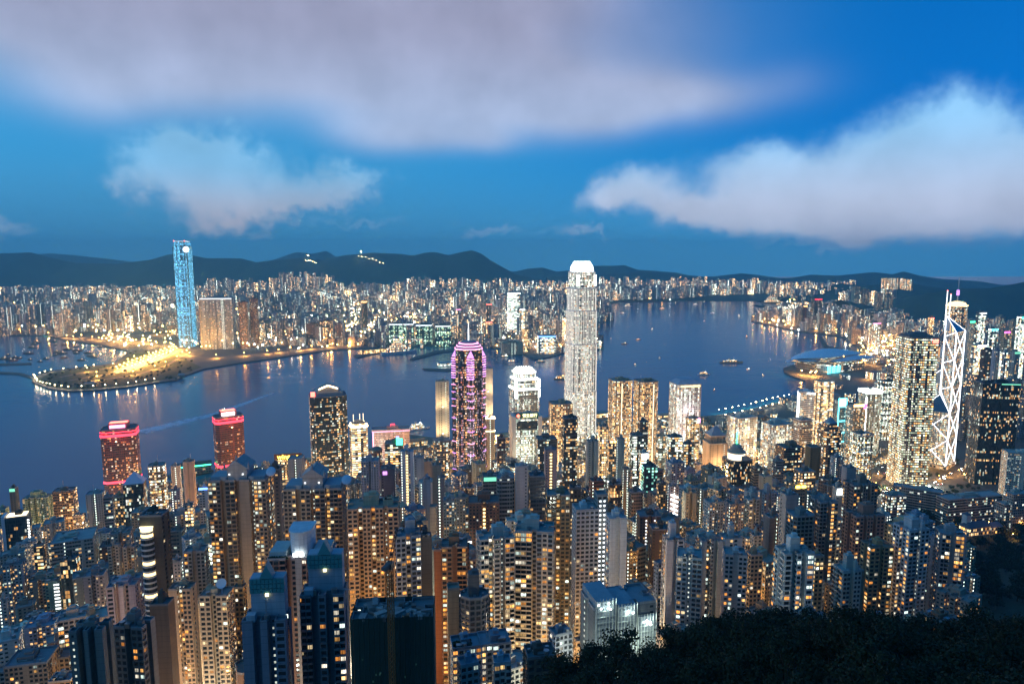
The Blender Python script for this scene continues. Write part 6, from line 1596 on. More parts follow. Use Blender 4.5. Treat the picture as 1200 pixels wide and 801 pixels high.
# what the surveyed towers show of themselves stays in view
prot = np.zeros((420, 640)); own = np.full((420, 640), 1e9)
for tw in sorted(TOWERS, key=lambda t: t['y']):
    x0, x1, y0 = int(max(0, (tw['px'] - tw['half']) / 2 + 10)), int(max(0, min(639, (tw['px'] + tw['half']) / 2 + 10))), int(max(0, tw['py'] / 2 - 4))
    b_ = pix((tw['x'], tw['y'], tw['zb']))[1]
    keep_ = tw['py'] + min(b_ - tw['py'], max(26, 30000 / tw['y'] * (.95 if tw['y'] < 520 else .75)))
    y1, y2 = int(min(419, keep_ / 2)), int(max(0, min(419, b_ / 2)))
    sub_ = own[y0:y2, x0:x1]; new_ = sub_ > tw['y']
    sub_[new_] = tw['y']
    rows = np.arange(y0, y2)[:, None] < y1
    prot[y0:y2, x0:x1] = np.where(new_, np.where(rows, tw['y'], 0), prot[y0:y2, x0:x1])
def hides(px, py, half, pyb, y):
    x0, x1, y0, y1 = int(max(0, (px - half) / 2 + 10)), int(max(0, min(639, (px + half) / 2 + 11))), int(max(0, py / 2 - 3)), int(max(0, min(419, pyb / 2)))
    return int((prot[y0:y1, x0:x1] > y).sum())
for x, y in cand:
    if y < 290 or y > 1750: continue
    t = float(inland(np.array([x]), np.array([y]))[0])
    if t > 830: continue
    zb = tz(x, y) - 2 if t > -10 else 3.5
    if not bool(inside(HKPA, np.array([x]), np.array([y]))[0]): continue
    if not bool(inside(HKPA, np.array([x + 25]), np.array([y + 30]))[0]): continue
    pxb, pyb = pix((x, y, zb + 10))
    if pxb < -30 or pxb > 1235 or no_build(pxb, pyb, x, y): continue
    rr = R.uniform(8.4, 12)
    if not free(x, y, rr): continue
    if t > 60: h = R.uniform(45, 105) * (1 if y > 420 else .5)
    elif t > -80: h = R.uniform(40, 95)
    else: h = R.uniform(14, 34)
    lim = np.interp(pxb, LIMX, LIMY) + R.uniform(0, 26)
    # keep the harbour view as it is in the photo: no roof above the skyline of the surveyed towers
    while h > 12 and pix((x, y, zb + h + 5))[1] < lim: h -= 4
    if h <= 12:
        if t > -80: continue
        h = R.uniform(9, 14)
        if pix((x, y, zb + h))[1] < lim - 60: continue
    w = rr * 1.72; half_ = w * .6 / (y / FPX)
    while h > 8 and hides(pxb, pix((x, y, zb + h))[1], half_, pyb, y) > 10: h -= 4
    if h <= 8: continue
    px, py = pix((x, y, zb + h))
    if py > 812: continue
    FILL.append(dict(x=x, y=y, zb=zb, h=h, t=t, px=px, py=py, w=w, half=w * .6 / (y / FPX), pyb=pix((x, y, zb))[1]))
    FOOTPRINTS.append((x, y, rr * .9))
# what stands in front hides what stands behind: front to back over the picture, keep what shows, largest first
cover = np.zeros((420, 620), bool)
ev = [(t['y'], t['px'], t['half'], t['py'], pix((t['x'], t['y'], t['zb']))[1], None) for t in TOWERS] + [(f['y'], f['px'], f['half'], f['py'], f['pyb'], f) for f in FILL]
for y, px, half, py, pyb, f in sorted(ev, key=lambda e: e[0]):
    x0, x1, y0, y1 = int(max(0, (px - half) / 2)), int(min(619, (px + half) / 2 + 1)), int(max(0, py / 2)), int(min(400, pyb / 2))
    if f is not None: f['seen'] = int((~cover[y0:y1, x0:x1]).sum()) * 4 if x1 > x0 and y1 > y0 else 0
    if x1 > x0 and y1 > y0: cover[y0:y1, x0:x1] = True
for f in FILL: f['apt'] = f['t'] > 40 and R.random() < .8
keep = []
for apt, nmax in ((True, 185), (False, 240)):
    g_ = sorted([f for f in FILL if f['apt'] == apt and f['seen'] > 50], key=lambda f: -f['seen'])
    keep += g_[:nmax]
rest = [f for f in FILL if f not in keep and f['seen'] > 8]
print('fillers', len(FILL), 'kept', len(keep), 'rest', len(rest))
specs = [(f['x'], f['y'], f['zb'], f['w'], f['w'] * .85, f['h'], ang, CLR[R.choice(('cream', 'tan', 'beige', 'grey', 'lgrey', 'white', 'brown'))], R.uniform(.12, .4), R.choice((.4, .8)), 2.0, 3.0, 3.2) for f in rest]
if specs: tag(mass('small_city_blocks', specs), kind='stuff')
for f in keep:
    x, y, zb, h, px, py, w, apt = (f[k] for k in ('x', 'y', 'zb', 'h', 'px', 'py', 'w', 'apt'))
    if y < 470: apt = True
    sty = R.choice(('apt', 'aptd', 'apt', 'stair', 'slab', 'aptd')) if apt else R.choice(('off', 'offd', 'grid', 'gold', 'band', 'stair', 'offd', 'cool', 'slab'))
    cn = R.choice(('cream', 'tan', 'beige', 'pink', 'grey', 'lgrey', 'bgrey', 'white', 'lav', 'beige', 'grey', 'brown', 'white', 'lgrey')) if apt else R.choice(('grey', 'dark', 'beige', 'lgrey', 'tan', 'brown', 'white', 'cream', 'grey'))
    fp = R.choice(('n10', 'n11', 'cross', 'rect', 'n21', 'ch', 'n10')) if apt else R.choice(('rect', 'ch', 'rect', 'oct', 'n10'))
    shape = {'cross': 'cruciform', 'ch': 'chamfered', 'oct': 'octagonal'}.get(fp, '')
    shape = (shape + ' ' + ('tower' if h > 45 else 'block')).strip()
    feat = {'stair': 'with lit stair column', 'slab': 'with blank walls', 'gold': 'with golden windows', 'band': 'with bright floors', 'cool': 'with cool white floors', 'off': 'with office floors', 'offd': 'with dim floors', 'grid': 'with square windows'}.get(sty, 'of flats')
    yw = 29 + R.choice((0, 0, 90, -12, 8)) + R.uniform(-4, 4)
    lab = describe(x, y, px, py, zb + h, WORD[cn], shape, feat)
    vd = math.atan2(x, y)
    s = mpp(px, py, y - w * .25)
    q = rad(yw) + vd; dr = R.uniform(.72, 1.0)
    wp = w * (abs(math.cos(q)) + dr * abs(math.sin(q))) / s / math.cos(vd)
    k0 = len(TOWERS)
    tower(lab, px, py, wp, y - w * .25, sty, cn, fp, dr, yw, lit=STY[sty][2] * R.uniform(.6, 1.3), mach=R.choice((1, 1, 2)), nick='filler', zb=zb, near=(y < 430 and h > 30), group='apartment towers packed on the slope' if apt else 'office blocks packed along the streets',
          name='apartment_tower' if apt else 'office_block', cat='apartment tower' if apt else 'office block')

# ------------------------------------------------------------------ across the water: landmark blocks, then the mass of the city
def far_block(label, px, py, wp, Y, sty, col, yaw=6, dr=.7, lit=None, extra=None, name='office_tower', cat='office tower', warm=None, bright=None, fp='rect', tint=(1, 1, 1), zb=4, group=None, big=1.3):
    P = at(px, py, Y); s = mpp(px, py, Y); w = wp * s / (abs(math.cos(rad(yaw) + math.atan2(P.x, Y))) + dr * abs(math.sin(rad(yaw) + math.atan2(P.x, Y)))); d = w * dr
    r = empty(name, (P.x, Y, zb), rad(yaw)); tag(r, label, cat, group)
    H = P.z - zb; c = CLR[col] if isinstance(col, str) else col
    S = STY[sty]; m = MB(); m.prism(outline(fp, w, d), 0, H, 0, None, bay=big * max(3.4, S[0] * Y / 2300), fh=big * max(3.6, S[1] * Y / 2600))
    dress(m.build('wall', 'facade', r, c), sty, lit=lit, warm=warm, bright=(bright or S[9] * 1.2), tint=tint)
    m = MB(); m.prism(outline(fp, w * .999, d * .999), H - .5, H + 1.5, 0, 0); m.box(0, 0, H + 1.6, w * .4, d * .5, 5)
    m.build('roof', 'roofing', r, tuple(.6 * k for k in c))
    register(label, P.x, Y, w, d, P.z, zb, px, py)
    t = dict(root=r, w=w, d=d, H=H)
    if extra: emis_box(t, 'light_band', extra, 0, -d / 2 - 1, H - 4, w, 1.5, 4)
    return t
FAR = [
 ('far waterfront estate of tall joined towers with a white-lit roofline right of the blue tower', 255, 349, 38, 3050, 'aptd', 'bgrey', 'soft_white', dict(warm=.45, lit=.26, fp='n31', dr=.4, big=1.8, name='apartment_tower', cat='apartment tower')),
 ('dark slim residential tower between the blue tower and the joined waterfront estate', 237, 352, 8, 3080, 'apt', 'grey', None, dict(lit=.25, name='apartment_tower', cat='apartment tower')),
 ('reddish residential tower right of the joined waterfront estate, left of two', 285, 354, 11, 3060, 'aptd', 'brown', None, dict(lit=.3, name='apartment_tower', cat='apartment tower')),
 ('reddish residential tower right of the joined waterfront estate, right of two', 297, 350, 10, 3090, 'aptd', 'brown', None, dict(lit=.3, name='apartment_tower', cat='apartment tower')),
 ('green glass office block at the far pier, first of four from the left', 464, 379, 16, 3180, 'cool', (.10, .20, .18), 'soft_white', dict(lit=.4, tint=(.7, 1, .8))),
 ('green glass office block at the far pier, second of four from the left', 479, 379, 12, 3230, 'cool', (.10, .18, .17), 'soft_white', dict(lit=.35, tint=(.7, 1, .8))),
 ('green glass office block at the far pier, third of four from the left', 497, 380, 19, 3180, 'cool', (.10, .20, .18), 'soft_white', dict(lit=.4, tint=(.7, 1, .8))),
 ('green glass office block at the far pier, last of four from the left', 519, 381, 18, 3140, 'cool', (.11, .21, .19), 'soft_white', dict(lit=.45, tint=(.7, 1, .8))),
 ('brown hotel block on the far shore behind the orange coast road, left one', 366, 379, 14, 3250, 'dim', (.24, .16, .14), None, dict(lit=.2)),
 ('brown hotel block on the far shore behind the orange coast road, middle one', 382, 376, 16, 3280, 'off', (.22, .15, .13), None, dict(lit=.4, warm=.95)),
 ('brown hotel block on the far shore behind the orange coast road, right one', 397, 379, 9, 3230, 'dim', (.24, .17, .16), None, dict(lit=.2)),
 ('tall dark residential tower with an orange-lit crown on the far shore', 427, 353, 7, 3700, 'apt', 'dark', 'orange_light', dict(lit=.4, name='apartment_tower', cat='apartment tower', dr=1)),
 ('brilliant white-lit tower on the far shore left of the tallest white skyscraper', 602, 343, 15, 3500, 'band', 'white', 'white_light', dict(lit=.95, warm=.1, bright=2.4)),
 ('slim tower with a blazing lamp on its side right of the brilliant white-lit tower', 612, 362, 6, 3300, 'band', 'lgrey', 'white_light', dict(lit=.7)),
 ('cream hotel with a red sign on the far shore', 573, 377, 7, 3250, 'gold', 'cream', 'sign_red', dict(lit=.8)),
 ('white floodlit hall near the far ferry pier', 640, 393, 22, 2900, 'band', 'white', 'blue_light', dict(lit=.8, warm=.4, bright=2.2)),
 ('tan hotel block left of the white floodlit hall', 616, 386, 9, 2950, 'grid', 'tan', None, dict(lit=.6, warm=.9)),
 ('low windowless cream arts centre by the far ferry pier', 600, 401, 26, 2880, 'slab', 'cream', None, dict(lit=.3)),
 ('grey slab tower at the far railway station', 622, 370, 8, 3500, 'slab', 'grey', None, dict(lit=.2, dr=1)),
 ('pale tower beside the far arch-shaped building', 508, 366, 7, 3700, 'apt', 'lgrey', None, dict(lit=.4, name='apartment_tower', cat='apartment tower')),
 ('tower with a pink beacon on the far shore above the star tower', 537, 362, 6, 3600, 'band', 'lgrey', 'pink_light', dict(lit=.6)),
 ('tower with a red beacon on the far shore right of the star tower', 573, 356, 6, 3700, 'apt', 'dark', 'sign_red', dict(lit=.5, name='apartment_tower', cat='apartment tower')),
]
for lb, px, py, wp, Y, sty, col, extra, kw in FAR: far_block(lb, px, py, wp, Y, sty, col, extra=extra, **kw)
P = at(487, 397, 3060); s = mpp(487, 397, 3060); r = empty('office_block', (P.x, P.y, 4), rad(6)); tag(r, 'pinkish arch-shaped building standing at the far pier', 'office block')
w = 17 * s; H = P.z - 4
for a, nm in ((-w * .42, 'pillar'), (w * .42, 'pillar')):
    m = MB(); m.box(a, 0, 0, w * .18, 30, H, bay=6, fh=6); dress(m.build('arch_leg', 'facade', r, (.42, .33, .32)), 'grid', lit=.7)
m = MB(); m.box(0, 0, H * .78, w * .66, 30, H * .22, bay=6, fh=6); dress(m.build('arch_top', 'facade', r, (.42, .33, .32)), 'grid', lit=.7)

RIGHT = [  # the eastern district on the right
 ('tower with a green neon crown at the far right, among the eastern towers', 1198, 371, 10, 1750, 'cool', 'lgrey', 'green_light', {}),
 ('tower with a bright cyan lamp and white edge strips among the eastern towers', 1163, 385, 10, 1800, 'cool', (.16, .2, .22), 'cyan_light', {}),
 ('pale tower with a green lamp just right of the X-braced tower', 1138, 376, 9, 2100, 'aptd', 'lgrey', 'green_light', {}),
 ('grey tower with a lit top block among the eastern towers', 1150, 366, 10, 2050, 'cool', 'grey', 'soft_white', {}),
 ('pale residential tower left of the green neon crown', 1173, 371, 10, 2000, 'aptd', 'lgrey', None, {}),
 ('grey tower with pink neon strips among the eastern towers', 1178, 388, 9, 1800, 'offd', 'grey', 'magenta_light', {}),
 ('pale tower with a red sign among the eastern towers', 1188, 376, 8, 1850, 'aptd', 'beige', None, {}),
 ('dazzling white-lit low block right of the X-braced tower', 1147, 404, 14, 1700, 'band', 'white', 'white_light', dict(lit=.9, bright=2.5)),
 ('slim dark tower with pale ribs behind the black glass tower', 1168, 410, 9, 1500, 'stair', 'bgrey', None, {}),
 ('white ribbed slab behind the black glass tower', 1178, 413, 9, 1480, 'grid', 'white', None, {}),
 ('dark slab behind the black glass tower, left one', 1156, 410, 11, 1520, 'offd', 'dark', None, {}),
 ('pale block with a green neon strip at the right edge', 1190, 412, 9, 1600, 'apt', 'lgrey', 'soft_green', {}),
 ('orange-lit tower with a red beacon left of the gold-dotted square tower', 1091, 372, 6, 2500, 'gold', 'tan', 'sign_red', dict(lit=.8)),
 ('brown tower with a red lit sign among the far eastern towers', 957, 350, 12, 4200, 'dim', 'brown', 'red_light', dict(lit=.3)),
 ('tan twin slab on the eastern shore, left one', 963, 368, 6, 3700, 'aptd', 'tan', None, dict(name='apartment_tower', cat='apartment tower')),
 ('tan twin slab on the eastern shore, right one', 971, 368, 7, 3700, 'aptd', 'tan', None, dict(name='apartment_tower', cat='apartment tower')),
 ('dark red slim tower with an orange lamp on the eastern shore', 943, 358, 5, 4000, 'dim', 'brick', 'orange_light', {}),
 ('grey tower beside the dark red slim tower on the eastern shore', 937, 360, 7, 4000, 'aptd', 'grey', None, {}),
 ('wide hotel with a pink lit sign on the eastern shore', 1025, 378, 13, 3000, 'grid', 'beige', 'pink_light', {}),
 ('beige estate tower on the eastern shore near the wide hotel', 1000, 377, 8, 3200, 'aptd', 'beige', None, dict(name='apartment_tower', cat='apartment tower')),
 ('hill-foot tower with many lit flats among the far eastern flats, left one', 1003, 336, 9, 4300, 'aptd', 'beige', None, dict(name='apartment_tower', cat='apartment tower')),
 ('hill-foot tower with many lit flats among the far eastern flats, second one', 1014, 339, 9, 4300, 'aptd', 'grey', None, dict(name='apartment_tower', cat='apartment tower')),
 ('hill-foot tower with many lit flats among the far eastern flats, third one', 1030, 343, 9, 4100, 'aptd', 'beige', None, dict(name='apartment_tower', cat='apartment tower')),
 ('hill-foot tower with many lit flats among the far eastern flats, last one', 1042, 345, 9, 4100, 'aptd', 'grey', None, dict(name='apartment_tower', cat='apartment tower')),
]
for lb, px, py, wp, Y, sty, col, extra, kw in RIGHT: far_block(lb, px, py, wp, Y, sty, col, extra=extra, yaw=12, zb=5, **kw)
for k, (px, py) in enumerate([(1035 + i * 4.6, 326) for i in range(6)] + [(1063, 327), (1068, 327.5)]):
    far_block('hilltop tower in a row of lit towers on the eastern ridge', px, py, 4.2, 5200, 'aptd', 'beige', lit=.6, zb=at(px, py + 13, 5200).z, name='apartment_tower', cat='apartment tower', group='hilltop towers on the eastern ridge', bright=3.2)

EXPWAY = [Vector(gnd(a, b).xy) for a, b in ((884, 373), (905, 378), (930, 384), (955, 387.5), (985, 390), (1010, 392), (1030, 397), (1048, 405), (1056, 412), (1046, 402), (1030, 408), (1010, 414), (990, 424), (960, 440))]
def near_road(x, y, dmax=34):
    for a, b in zip(EXPWAY[:-1], EXPWAY[1:]):
        d = b - a; t = max(0, min(1, (Vector((x, y)) - a).dot(d) / max(d.length_squared, 1)))
        if (a + d * t - Vector((x, y))).length < dmax: return True
    return False
KLA, HKA = np.array(KLP), np.array(HKP)
specs = []
y = 2300.0
while y < 7600:
    st = 40 + (y - 2300) / 5300 * 34
    xs = np.arange(-.80 * y - 200, .66 * y + 200, st)
    for x in xs + NR.uniform(-6, 6, len(xs)):
        yy = y + R.uniform(-8, 8)
        if not bool(inside(KLA, np.array([x]), np.array([yy]))[0]): continue
        px, py = pix((x, yy, 5))
        if px < -25 or px > 1000: continue
        if px < 226 and py > 394: continue
        if px < 430 and py > 405 - (px < 300) * 2: continue
        if px > 600 and px < 660 and py > 409: continue
        if R.random() < .07 or not free(x, yy, st * .35): continue
        if 85 < px < 205 and py > 388: continue
        base = far_ground(x, yy)
        zone = math.sin(x / 410 + 1.3) + math.sin(yy / 350 + x / 900)
        h = R.uniform(14, 42) if R.random() < .62 else R.uniform(45, 105)
        if zone > .9: h *= 1.45
        if zone < -.7: h *= .55
        if math.sin(x / 260 + 2) * math.sin(yy / 300 + x / 700) > .86: continue
        if yy > 5600: h = R.uniform(50, 120)
        lim = np.interp(px, [0, 200, 330, 400, 480, 600, 700, 760, 900], [330, 330, 322, 322, 326, 326, 328, 326, 327]) + R.uniform(0, 6)
        while h > 15 and pix((x, yy, base + h))[1] < lim: h -= 8
        g = st * .80
        specs.append(block(x, yy, base - 4, g * R.uniform(.5, .95), g * R.uniform(.5, .95), h + 4, rad(R.choice((4, 4, 20, -15))), 1.0 + .5 * math.sin(x / 330 + yy / 500)))
    y += st
# terraces on the ridge foot
for (pa, pb, n, py, Y) in ((328, 392, 26, 320, 6200), (300, 345, 14, 327, 6000), (385, 480, 34, 331, 6000), (475, 545, 26, 326, 6300), (545, 600, 20, 327, 6300), (0, 330, 90, 337, 5900), (600, 700, 34, 330, 6600), (700, 830, 40, 325, 6900), (816, 900, 40, 327, 7000), (240, 300, 22, 327, 6000)):
    for k in range(n):
        px = pa + (pb - pa) * (k + R.uniform(-.3, .3)) / n; top = py + R.uniform(-2, 5)
        P = at(px, top, Y + R.uniform(-150, 150)); hh = R.uniform(70, 120)
        specs.append(block(P.x, P.y, P.z - hh, R.uniform(18, 30), 22, hh, rad(4), 1.1))
print('far blocks', len(specs))
o = mass('far_city_blocks', specs); tag(o, kind='stuff')
specs = []
y = 1500.0
while y < 6200:
    st = 36 + max(0, (y - 1500)) / 4700 * 34
    xs = np.arange(200, .80 * y + 200, st)
    for x in xs + NR.uniform(-6, 6, len(xs)):
        yy = y + R.uniform(-8, 8)
        if not (bool(inside(HKA, np.array([x]), np.array([yy]))[0]) and bool(inside(HKA, np.array([x - 35]), np.array([yy - 10]))[0])): continue
        px, py = pix((x, yy, 5))
        if px < 878 or px > 1235: continue
        if py > 400 and px < 1052 and R.random() < .62: continue
        if py > 392 and px < 1030 and R.random() < .55: continue
        if not free(x, yy, st * .4) or near_road(x, yy): continue
        h = R.uniform(30, 75) if R.random() < .6 else R.uniform(70, 130)
        lim = np.interp(px, [880, 900, 960, 1010, 1045, 1060, 1075, 1110, 1130, 1200], [362, 356, 350, 350, 355, 366, 372, 374, 372, 370]) + R.uniform(0, 9)
        base = 5
        if py > 400 and px < 1052: h = R.uniform(10, 30)
        while h > 12 and pix((x, yy, base + h))[1] < lim: h -= 8
        specs.append(block(x, yy, base - 4, st * R.uniform(.45, .75), st * R.uniform(.45, .75), h + 4, rad(R.choice((10, 14, 30, -10))), 1.05))
    y += st
for (pa, pb, n, py, Y) in ((905, 990, 60, 332, 5900), (985, 1050, 40, 340, 4900), (930, 1000, 34, 336, 5500)):
    for k in range(n):
        px = pa + (pb - pa) * (k + R.uniform(-.3, .3)) / n; top = py + R.uniform(-2, 6)
        P = at(px, top, Y + R.uniform(-120, 120)); hh = R.uniform(60, 110)
        specs.append(block(P.x, P.y, P.z - hh, R.uniform(16, 26), 20, hh, rad(10), 1.4))
print('east blocks', len(specs))
o = mass('eastern_city_blocks', specs); tag(o, kind='stuff')

# ------------------------------------------------------------------ park, quays and roads on both shores
def ribbon(name, pts, w, z, mat):
    m = MB()
    P = [Vector(p) for p in pts]
    E_ = []
    for i, p in enumerate(P):
        t = ((P[min(i + 1, len(P) - 1)] - P[max(i - 1, 0)])).normalized(); n = Vector((-t.y, t.x)) * w / 2
        zz = z(p) if callable(z) else z
        E_.append(((*(p + n), zz), (*(p - n), zz)))
    for a, b in zip(E_[:-1], E_[1:]): m.quad(a[1], b[1], b[0], a[0])
    o = m.build(name, mat); o['kind'] = 'structure'; return o
def asphalt():
    m, g, b = new_mat('asphalt')
    pos = g.new('ShaderNodeNewGeometry').outputs['Position']
    n = g.noise(pos, 0.2, 5, .6)
    g.l.new(g.mix(n, (.035, .035, .037), (.085, .083, .08)), b.inputs['Base Color']); b.inputs['Roughness'].default_value = .8
    m, g, b = new_mat('lawn')
    pos = g.new('ShaderNodeNewGeometry').outputs['Position']
    n = g.noise(pos, 0.03, 5, .6)
    g.l.new(g.mix(n, (.018, .035, .014), (.06, .085, .035)), b.inputs['Base Color']); b.inputs['Roughness'].default_value = .95
plain('pale_paving', 0.8, (0.3, 0), 0.05, use_obj=False, col=(0.15, 0.14, 0.125))
asphalt()
def gp(*pp, z=4): return [tuple(gnd(a, b, z).xy) for a, b in pp]
ROADS = [('coast_road', gp((412, 405), (385, 407), (330, 413), (290, 417), (250, 420), (225, 417), (208, 412)), 26, 'o'), ('toll_road', gp((205, 410), (196, 414), (178, 421), (160, 428), (140, 436)), 70, 'o'),
         ('loop_road', gp((205, 410), (172, 417), (135, 430), (100, 436), (70, 442)), 16, 'o'), ('shore_path', gp((215, 416), (196, 428), (160, 439), (112, 446), (84, 450)), 14, 'o'), ('park_road', gp((140, 436), (110, 441), (80, 446)), 14, 'o'), ('shelter_road', gp((60, 393), (75, 396), (120, 399), (170, 403), (205, 407)), 30, 'o'), ('inner_road', gp((205, 409), (190, 405), (165, 400), (120, 392)), 24, 'o'),
         ('expressway', gp((884, 373), (905, 378), (930, 384), (955, 387.5), (985, 390), (1010, 392), (1030, 397), (1048, 405), (1056, 412)), 30, 'o'), ('harbour_road', gp((1046, 402), (1030, 408), (1010, 414), (990, 424), (960, 440)), 22, 'o'),
         ('far_coast_road', gp((640, 410), (650, 402), (658, 395), (664, 388), (668, 380)), 22, 'o')]
for nm, pts, w, _ in ROADS: ribbon(nm, pts, w, 4.3 + .004 * len(nm), 'asphalt' if nm in ('expressway', 'harbour_road') else 'pale_paving')
sheet('park_ground', gp((42, 445), (62, 436), (95, 432), (138, 427), (156, 414), (200, 412), (215, 420), (236, 430), (214, 438), (204, 443), (150, 451.5), (110, 455), (82, 456), (60, 453)), 4.12, 'lawn', .1)
sheet('lawn', gp((50, 447), (75, 441), (110, 437), (128, 436), (118, 445), (95, 450), (60, 452)), 4.25, 'lawn', .2)
sheet('lawn', gp((120, 447), (150, 440), (190, 436), (212, 436), (190, 443), (150, 449)), 4.25, 'lawn', .2)
sheet('breakwater', gp((-60, 436), (0, 435), (24, 436), (40, 441), (38, 443), (22, 438), (0, 437), (-60, 438)), 3, 'quay', 4)
sheet('breakwater', gp((-60, 425.5), (0, 425), (36, 424.5), (37, 426), (0, 427), (-60, 427.5)), 3, 'quay', 4)
sheet('breakwater', gp((959, 393.5), (962, 393.2), (971, 405), (990, 408), (990, 410.5), (966, 407)), 3, 'quay', 4)
for k, q in enumerate((((414, 416), (462, 405), (468, 407), (418, 419)), ((480, 419.5), (512, 410.5), (530, 409), (531, 411), (514, 413), (483, 421.5)), ((495, 431), (526, 431.5), (534, 427), (540, 420), (556, 422), (545, 430), (525, 434), (498, 433)))):
    sheet('pier', gp(*q), 3.5, 'quay', 4.5)
sheet('pier', gp((196, 556), (240, 546), (250, 550), (206, 562)), 3.6, 'quay', 4.5)
sheet('pier', gp((428, 527), (478, 508), (520, 514), (500, 530)), 3.6, 'quay', 4.5)
sheet('pier', gp((634, 500), (664, 489), (676, 492), (656, 504)), 3.6, 'quay', 4.5); sheet('pier', gp((690, 497), (704, 484), (720, 484), (716, 496)), 3.6, 'quay', 4.5); sheet('pier', gp((768, 494), (790, 483), (800, 486), (790, 494)), 3.6, 'quay', 4.5)
def hall(label, px, py, wp, h, yaw, dr, sty, col, roofc, lit=.6, warm=.9, name='ferry_terminal', cat='ferry terminal', bright=None, extra=None):
    p = gnd(px, py, 4); w = wp * mpp(px, py, p.y); d = w * dr
    r = empty(name, p, rad(yaw)); tag(r, label, cat); S = STY[sty]
    m = MB(); m.prism(rect(w, d), 0, h, 0, None, bay=5, fh=5); dress(m.build('wall', 'facade', r, CLR[col]), sty, lit=lit, warm=warm, bright=bright)
    m = MB(); m.prism(rect(w + 2, d + 2), h, h + 1.2, 0, 0, bottom=True); m.prism(rect(w * .9, d * .7), h + 1.2, h + 4, 0, 0, poly1=rect(w * .8, d * .3)); m.build('roof', 'roofing', r, roofc)
    if extra: emis_box(dict(root=r), 'light_band', extra, 0, -d / 2 - 1.2, h - 1, w, .8, 2)
    return r
hall('long ferry terminal edged with green lights left of the red-banded tower', 226, 553, 40, 16, 24, .4, 'dim', 'grey', (.06, .10, .09), .3, .8, extra='green_light')
hall('orange-lit ferry hall at the near quay under the left cream slab', 486, 521, 28, 11, 22, .5, 'gold', 'tan', (.3, .22, .14), .7)
hall('small ferry pier hall with green-blue roof left of the right curved twin', 704, 488, 15, 11, 20, .6, 'gold', 'cream', (.10, .22, .26), .7)
hall('orange-lit pier hall left of the tan stone office', 642, 496, 20, 12, 22, .5, 'gold', 'tan', (.34, .22, .12), .8)
hall('pier hall with cream arcades between the right curved twin and the white porthole tower', 779, 490, 17, 10, 20, .5, 'gold', 'cream', (.4, .35, .28), .8)
hall('long orange-lit cruise terminal shed on the far pier', 440, 413, 36, 14, 33, .18, 'gold', 'tan', (.42, .3, .16), .95, 1.0, bright=3)
hall('white-lit ferry pier shed on the far shore above the star tower', 522, 428, 18, 11, 20, .4, 'band', 'white', (.4, .5, .5), .9, .2, bright=2)
hall('flat museum hall on the far park lawn', 106, 453, 12, 12, 6, .5, 'dim', 'grey', (.2, .22, .25), .3, name='museum', cat='museum')
hall('small white ventilation block on the far park shore', 213, 442, 7, 10, 10, .6, 'dim', 'lgrey', (.4, .4, .42), .2, name='ventilation_building', cat='ventilation building')

# ------------------------------------------------------------------ ships and boats
def hullmesh(L, B, D, bow=.25):
    m = MB(); n = 10
    def sec(u):
        k = 1 if u < 1 - bow else max(0.04, math.cos((u - 1 + bow) / bow * math.pi / 2) ** .8)
        k *= .82 + .18 * min(1, u / .12); return k
    S = [i / n for i in range(n + 1)]
    T = [((u - .5) * L, sec(u) * B / 2, D * (1 + .18 * max(0, u - .7) / .3)) for u in S]
    for (x0, b0, d0), (x1, b1, d1) in zip(T[:-1], T[1:]):
        for s in (-1, 1):
            q = [(x0, s * b0 * .8, -.8), (x1, s * b1 * .8, -.8), (x1, s * b1, d1), (x0, s * b0, d0)]
            m.quad(*(q if s < 0 else q[::-1]))
        m.quad((x0, -b0, d0 - .1), (x1, -b1, d1 - .1), (x1, b1, d1 - .1), (x0, b0, d0 - .1), 1)
    x, b, d = T[0]; m.quad((x, b * .8, -.8), (x, -b * .8, -.8), (x, -b, d), (x, b, d))
    return m
def boat(label, name, cat, px, py, L, yaw, hull, sup, light='warm_light', decks=2, lit=.7, group=None, mast=True, bright=1.8):
    p = gnd(px, py, 0); r = empty(name, (p.x, p.y, 0), rad(yaw)); tag(r, label, cat, group)
    B, D = L * (.24 if L < 60 else .14), L * (.07 if L < 60 else .05)
    hullmesh(L, B, D).build('hull', ['paint', 'roofing'], r, hull)
    z = D
    for k in range(decks):
        f = 1 - .17 * k; m = MB(); m.prism([(-L * .05 + a, b) for a, b in rect(L * .62 * f, B * .8 * f)], z, z + L * .05 + 1.2, 0, 0, bay=2.4, fh=L * .05 + 1.2)
        dress(m.build('cabin', 'facade', r, sup), 'band', lit=lit, warm=.7, bright=bright); z += L * .05 + 1.25
    m = MB(); m.box(-L * .1, 0, z, L * .09, B * .3, L * .07, 0); m.build('funnel', 'paint', r, hull)
    if mast:
        m = MB(); m.bar((L * .1, 0, z), (L * .1, 0, z + L * .16), .15 + L * .002); m.build('mast', 'metal', r, (.6, .6, .6))
    m = MB(); m.box(L * .1, 0, z, .8 + L * .01, B * .34, .8 + L * .01); m.build('deck_lamp', light, r)
    return r
W_, G_, D_, O_, RD = (.6, .62, .64), (.10, .22, .16), (.05, .055, .06), (.42, .24, .12), (.36, .06, .05)
